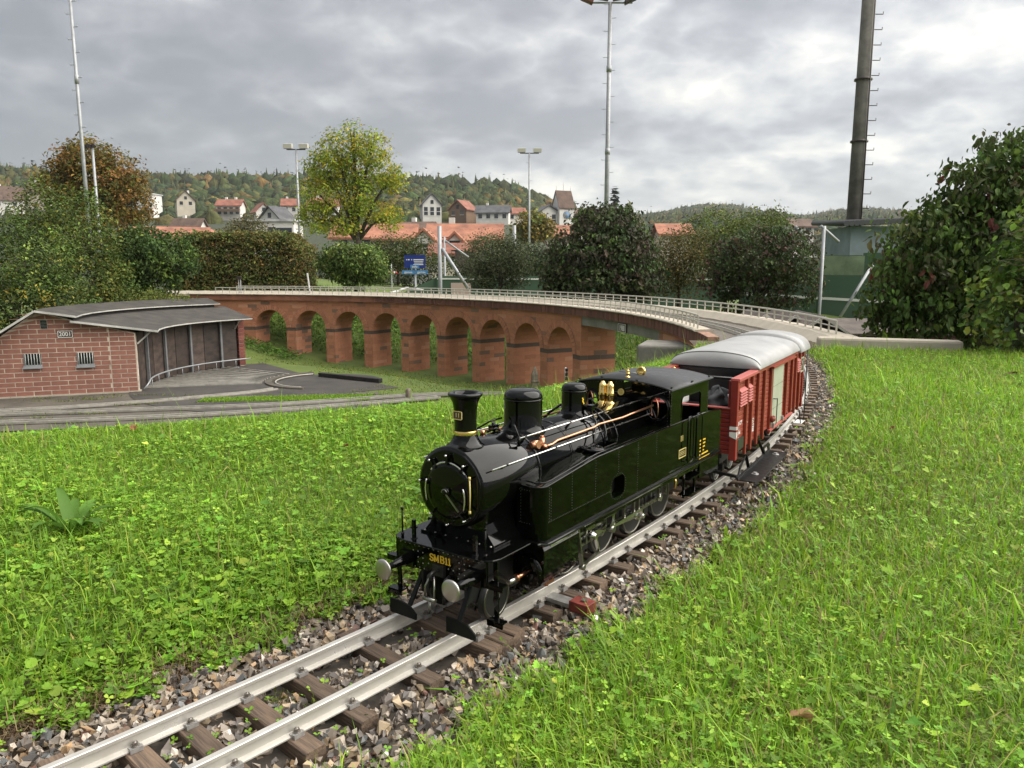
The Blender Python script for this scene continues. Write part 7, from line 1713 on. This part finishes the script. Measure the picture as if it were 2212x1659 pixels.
# ================================================================== poles and lights
dm('concrete_mast', (.085, .082, .068), .85, var=.4, vscale=3, bump=.3, bscale=20); dm('lamp_box', (.45, .43, .38), .5); dm('lamp_dark', (.04, .028, .026), .4); dm('lamp_red', (.13, .04, .035), .5)
def mast(label, base, top_z, r0, r1, m, rungs=None, joints=(), name='mast'):
    t = thing(name, label, 'mast', (base[0], base[1], -1.6)); H = top_z+1.6
    MB().cyl((0, 0, 0), (0, 0, H), r0, r1, 12).build('pole', m, t)
    for z in joints: MB().cyl((0, 0, z+1.6-.15), (0, 0, z+1.6+.15), (r0+r1)/2*1.14, n=12).build('joint', m, t)
    if rungs:
        z0, st, ln = rungs; k = 0; z = z0+1.6; q = MB(); 
        while z < H:
            s_ = 1 if k % 2 else -1; MB().tube([(0, 0, z), (s_*(r0+ln), 0, z), (s_*(r0+ln), 0, z+.05)], .013, 6).build('rung', m, t); z += st; k += 1
    return t, H
def zat(Y, py): p_ = math.atan(251.5/1640); v = (py-829.5)/1640; return .66-Y*(math.sin(p_)+v*math.cos(p_))/(math.cos(p_)-v*math.sin(p_))
mast('tall galvanised climbing mast at the far left', (-15.30, 28.00, 2.77), zat(28, -60), .082, .045, 'galv', (1.8, .42, .10), (7.2,))
t, H = mast('slim grey lamp post with dark lamp cluster left of the orange tree', (-17.61, 33.00, 2.96), zat(33, 318), .07, .05, 'galv', (2, .8, .08))
for i in range(4): MB().box((-.30+.12*i, 0, H+.02+.04*(i % 2)), (.13, .14, .16), Matrix.Rotation(.3*i, 3, 'Y')).build('lamp', 'lamp_dark', t)
def flood(label, base, Y, py, span, hw):
    t, H = mast(label, base, zat(Y, py), .085, .06, 'galv', (3, 1.2, .12), name='floodlight_pole')
    MB().bar((-span/2, 0, H), (span/2, 0, H), .06, .06).build('crossbar', 'lamp_dark', t)
    for s_ in (-1, 1):
        l = MB().prism([(-.2, 0), (.2, 0), (.16, .26), (-.16, .26)], s_*span*.42-hw, s_*span*.42+hw, 'X').build('lamp_head', 'lamp_box', t); l.location = (0, 0, H+.08); l.rotation_euler = (.2, 0, 0)
        MB().b2(s_*span*.42-hw+.03, s_*span*.42+hw-.03, -.17, .17, -.03, -.002).build('lens', 'lamp_dark', l)
flood('floodlight pole with two pale lamp boxes left of the yellow tree', (-13.19, 48.00, 2.03), 48, 323, 1.15, .26)
flood('floodlight pole with two pale lamp boxes left of the church', (1.20, 54.00, 1.88), 54, 331, 1.3, .28)
t, H = mast('very tall grey mast with floodlights cut by the top of the picture', (4.86, 40.00, 3.67), zat(40, 6), .14, .09, 'galv', (3.6, .62, .16), (6.5, 10.5))
for i, x in enumerate((-1.15, -.4, .45, 1.0)): MB().box((x, -.1, H+.10+(.12 if i in (1, 2) else 0)), (.62, .5, .14), Matrix.Rotation(.5*(1 if x < 0 else -1)*(.8 if i in (0, 3) else .3), 3, 'Y')).build('floodlight', 'lamp_red' if i in (0, 2) else 'lamp_dark', t)
MB().bar((-1.1, 0, H), (1.1, 0, H), .07, .07).build('crossbar', 'galv', t)
t, H = mast('thick dark concrete mast with climbing irons at the right', (8.82, 20.00, 1.93), zat(20, -60), .205, .15, 'concrete_mast', None, ())
k = 0; z = 3.4
while z < H: MB().tube([(.1, -.1, z), (.34, -.1, z), (.34, -.1, z+.06)], .011, 6).build('rung', 'concrete_mast', t); z += .36
MB().tube([(.10, -.19, 2), (.09, -.175, H)], .018, 6).build('cable', 'lamp_dark', t)
for z in (5.4, 6.9): MB().cyl((0, 0, z), (0, 0, z+.05), .215, n=12).build('band', 'lamp_dark', t)
# ================================================================== tennis walls, fences, sign
dm('green_wall', (.055, .105, .066), .85, var=.35, vscale=1.5, col2=(.085, .13, .085), bump=.2, bscale=15); dm('green_pale', (.17, .22, .135), .85, var=.4, vscale=2)
dm('old_concrete', (.14, .11, .09), .9, var=.8, vscale=.9, col2=(.06, .045, .045), detail=8); dm('pink_door', (.42, .31, .27), .7); dm('blue_shed', (.20, .25, .27), .7, var=.2, vscale=2); dm('corr', (.06, .062, .065), .6)
def wallseg(p, q, zb, zt, th): 
    m = MB(); m.bar((p[0], p[1], (zb+zt)/2), (q[0], q[1], (zb+zt)/2), th, zt-zb); return m
p, q = (-2.43, 25.00, 0.33), (6.31, 23.00, 0.36)
tw = thing('tennis_wall', 'long dark green tennis wall glimpsed between the shrubs behind the viaduct', 'wall', ((p[0]+q[0])/2, p[1], -1.6))
def wpart(mb, name, m, par): o = mb.build(name, m, par); o.location = -par.location; return o
wpart(wallseg(p, q, -1.6, zat(24, 597), .2), 'panel', 'green_wall', tw); wpart(MB().bar((p[0], p[1]-.11, zat(24, 603)), (q[0], q[1]-.11, zat(24, 603)), .02, .05), 'white_line', 'white_paint', tw)
e0 = (-3.54, 25.00, -0.15); wpart(MB().add([(e0[0], e0[1], -1.6), (p[0], p[1], -1.6), (p[0], p[1], zat(25, 598)), (e0[0], e0[1], zat(25, 632)), (e0[0], e0[1]+.2, -1.6), (p[0], p[1]+.2, -1.6), (p[0], p[1]+.2, zat(25, 598)), (e0[0], e0[1]+.2, zat(25, 632))], [tuple(f) for f in HF]), 'ramp_wall', 'green_wall', tw)
dd = (-1.64, 24.60, -0.25); wpart(MB().b2(dd[0]-.32, dd[0]+.32, dd[1]-.02, dd[1]+.02, -1.4, zat(24.6, 611)), 'door', 'pink_door', tw)
p, q = (-2.48, 34.00, 1.02), (6.05, 32.00, 1.00)
cw_ = thing('old_wall', 'stained brown concrete wall above the green wall, behind the shrubs', 'wall', ((p[0]+q[0])/2, p[1], -1.6)); wpart(wallseg(p, q, -1.6, zat(33, 542), .25), 'panel', 'old_concrete', cw_)
p, q = (5.13, 17.20, 0.43), (8.76, 15.20, 0.46)
rw = thing('practice_wall', 'tall green practice wall with white line at the right', 'wall', ((p[0]+q[0])/2, p[1], -1.6))
npan = 5
for i in range(npan):
    a, b = Vector(p).lerp(Vector(q), i/npan), Vector(p).lerp(Vector(q), (i+1)/npan-.004); wpart(wallseg(a, b, -1.6, zat(a.y, 562)+.05*i, .18), 'panel', 'green_wall', rw)
    wpart(MB().bar((a.x, a.y-.097, zat(a.y, 562)+.05*i-.21), (b.x, b.y-.097, zat(b.y, 562)+.05*i-.21), .012, .40), 'pale_patch', 'green_pale', rw) if i in (1, 2) else None
wpart(MB().bar((p[0], p[1]-.1, zat(p[1], 634)), (q[0], q[1]-.1, zat(q[1], 660)), .02, .055), 'white_line', 'white_paint', rw)
sb_ = (8.55, 18.60, 0.86); bs_ = thing('corrugated_shed', 'pale blue grey shed with corrugated roof above the green practice wall', 'shed', (sb_[0]+.3, sb_[1], -1.6), -.05)
MB().b2(-.95, 2.2, -.7, 1.2, 0, zat(18.6, 492)+1.6).build('wall', 'blue_shed', bs_); m = MB(); zr_ = zat(18.6, 480)+1.6
for i in range(30): x = -1.15+i*.115; m.tube([(x, -.95, zr_-.08+.014*i*.3), (x, 1.3, zr_+.05+.014*i*.3)], .07, 6, smooth=True)
m.build('roof', 'corr', bs_)
for x in (.0, 1.0): MB().b2(x-.01, x+.01, -.72, -.70, 1.2, zr_-.2).build('seam', 'corr', bs_)
def post(label, base, zt, r=.035, braces=(), zb=-1.6):
    t = thing('fence_post', label, 'post', (base[0], base[1], zb)); MB().cyl((0, 0, 0), (0, 0, zt-zb), r, n=8).build('upright', 'galv', t)
    for a, b in braces: wpart(MB().cyl(a, b, r*.85, n=8), 'brace', 'galv', t)
post('thick grey fence post with slanting braces right of the blue sign', (-2.11, 22.50, -0.18), zat(22.5, 488), .06, (((-2.04, 22.50, 1.21), (-1.27, 22.30, 0.03)),))
post('thinner grey post behind the thick braced fence post', (-2.19, 25.00, 0.33), zat(25, 512), .035, (((-2.16, 25.00, 1.52), (-1.41, 25.00, 0.99)),))
post('grey fence post left of the second floodlight pole', (0.12, 40.00, 1.09), zat(40, 487), .09)
post('white and grey post with tilted top before the green practice wall', (5.89, 14.60, -0.32), zat(14.6, 488), .033, (((5.82, 14.60, 1.44), (6.18, 14.60, 1.14)), ((6.85, 14.60, 0.71), (6.21, 14.40, -0.27))))
post('bent fence post at the shed wall', (8.12, 18.00, 0.85), zat(18, 503), .035, (((8.10, 18.00, 1.46), (7.87, 18.00, 1.72)),))
post('short bent fence post left of the green practice wall', (7.57, 20.00, 0.87), zat(20, 510), .035, (((7.54, 20.00, 1.47), (7.32, 20.00, 1.72)),))
# blue board, toy signs
dm('sign_blue', (.012, .03, .20), .4); dm('sign_cyan', (.06, .20, .42), .5); dm('red_ball', (.45, .03, .04), .4)
bp = (-3.28, 26.00, -0.31); bsn = thing('sign_board', 'dark blue notice board on a post with small light blue signs below', 'sign', (bp[0], bp[1], -1.6))
MB().cyl((0, 0, 0), (0, 0, zat(26, 575)+1.6), .035, n=8).build('post', 'galv', bsn)
zc_ = zat(26, 565)+1.6; bd = MB().box((0, -.06, zc_), (.70, .03, .44)).build('board', 'sign_blue', bsn)
m = MB()
for k, (x, w, z, h_) in enumerate(((-.27, .03, .06, .035), (-.2, .06, .06, .035), (-.1, .03, .06, .035), (.13, .34, .06, .035), (.13, .32, .0, .02), (.13, .30, -.05, .02), (.12, .34, -.10, .03))): m.box((x, -.078, zc_+z), (w, .004, h_))
m.build('print', 'white_paint', bd)
z1_ = zat(26, 576)+1.6; s1_ = MB().box((0, -.09, z1_), (.30, .02, .13)).build('small_sign', 'sign_cyan', bsn); obj('lettering', text_mesh('solo', .11, .002, 'white_paint'), s1_, (0, -.104, z1_), (PI/2, 0, 0))
z2_ = zat(26, 588)+1.6
for s_ in (-1, 1): s1_ = MB().box((s_*.22, -.07, z2_), (.42, .02, .14)).build('small_sign', 'sign_cyan', bsn); obj('lettering', text_mesh('games', .11, .002, 'white_paint'), s1_, (s_*.22, -.084, z2_), (PI/2, 0, 0))
MB().cyl((-.75, -.03, z2_-.05), (.9, -.03, z2_-.05), .012, n=6).build('rod', 'old_wood', bsn)
rp = thing('marker_pole', 'thin pole with red and white balls left of the blue board', 'pole', ((-4.08, 26.00, -0.31)[0], 26, -1.6)); MB().cyl((0, 0, 0), (0, 0, zat(26, 570)+1.6), .018, n=6).build('pole', 'galv', rp)
for i in range(5): MB().lathe([(0, -.05), (.05, 0), (0, .05)], (-.06+.055*i, -.05, z2_-.02), n=8).build('ball', 'red_ball' if i % 2 == 0 else 'white_paint', rp)
o = MB().bar((-5.23, 19.60, 0.52), (-5.18, 19.60, 0.05), .03, .03).build('white_stick', 'white_paint'); tag(o, 'white stick leaning on the viaduct railing', 'stick')
o = MB().bar((-3.27, 19.00, -0.05), (-2.65, 19.40, 0.16), .16, .03).bar((-2.64, 19.30, 0.15), (-2.25, 19.20, 0.11), .10, .03).build('white_plank', 'white_paint'); tag(o, 'white plank lying across the viaduct railing', 'plank')
t = thing('track_signal', 'small grey lattice signal on the left end of the viaduct', 'signal', (-6.87, 19.30, 0.01)); MB().cyl((-.02, 0, -.3), (-.02, 0, .38), .01, n=6).cyl((.03, 0, -.3), (.03, 0, .38), .01, n=6).build('mast', 'galv', t); MB().box((0, -.01, .40), (.12, .06, .06)).build('lamp', 'lamp_dark', t)
# model huts by the viaduct end
dm('hut_black', (.012, .011, .011), .7); dm('hut_roof', (.085, .068, .058), .85, var=.4, vscale=6, bump=.4, bscale=30)
for nm, c, w, dp, zp in (('first small black gabled model hut behind the far railing', (3.46, 10.40, -0.04), .5, .5, zat(10.4, 682)), ('second small black gabled model hut behind the far railing', (3.68, 9.90, -0.01), .55, .5, zat(9.9, 684)), ('largest black gabled model hut with grey shutter behind the far railing', (3.80, 9.30, 0.00), .62, .5, zat(9.3, 687))):
    t = thing('model_hut', nm, 'model building', (c[0], c[1], -.9), -.12, group='model huts behind the viaduct'); H = zp+.9; k = .2
    MB().prism([(-w/2, 0), (w/2, 0), (w/2, H-k), (0, H-.02), (-w/2, H-k)], 0, dp, 'Y').build('wall', 'hut_black', t)
    r = MB(); r.prism([(-w/2-.06, H-k-.04), (0, H), (w/2+.06, H-k-.04), (w/2+.06, H-k-.015), (0, H+.03), (-w/2-.06, H-k-.015)], -.06, 1.3, 'Y'); ro = r.build('roof', 'hut_roof', t)
    MB().bar((-w/2-.06, -.065, H-k-.03), (0, -.065, H+.015), .012, .03).bar((w/2+.06, -.065, H-k-.03), (0, -.065, H+.015), .012, .03).build('barge_board', 'fascia', ro)
    MB().b2(-w*.42, w*.2, -.012, .0, H-k-.2, H-k-.02).build('shutter', 'fascia', t)
t = thing('model_depot', 'low brown roofed model building with red door beside the big shrub', 'model building', ((4.23, 9.20, -0.02)[0], 9.3, -.9), -.12); H = zat(9.3, 696)+.9
MB().b2(-.3, 1.4, .0, .55, 0, H-.16).build('wall', 'hut_black', t); MB().add([(-.4, -.12, H-.16), (1.5, -.12, H-.16), (1.5, .6, H-.02), (-.4, .6, H-.02), (-.4, -.12, H-.13), (1.5, -.12, H-.13), (1.5, .6, H+.01), (-.4, .6, H+.01)], [tuple(f) for f in HF]).build('roof', 'hut_roof', t); dm('red_door', (.30, .07, .04), .6); MB().b2(-.26, .1, -.015, .0, .2, H-.2).build('door', 'red_door', t)
# ================================================================== damp autumn air
hz_m = bpy.data.materials.new('haze'); hz_m.use_nodes = True; n_ = hz_m.node_tree.nodes
n_.remove(n_['Principled BSDF']); pv = n_.new('ShaderNodeVolumePrincipled'); pv.inputs['Color'].default_value = (.90, .94, 1.0, 1); pv.inputs['Density'].default_value = 0.00017; pv.inputs['Anisotropy'].default_value = 0.25
hz_m.node_tree.links.new(pv.outputs[0], n_['Material Output'].inputs['Volume'])
mb = MB(); mb.b2(-2800, 2800, -900, 2600, -6, 190); mb.build('haze', hz_m, kind='stuff')
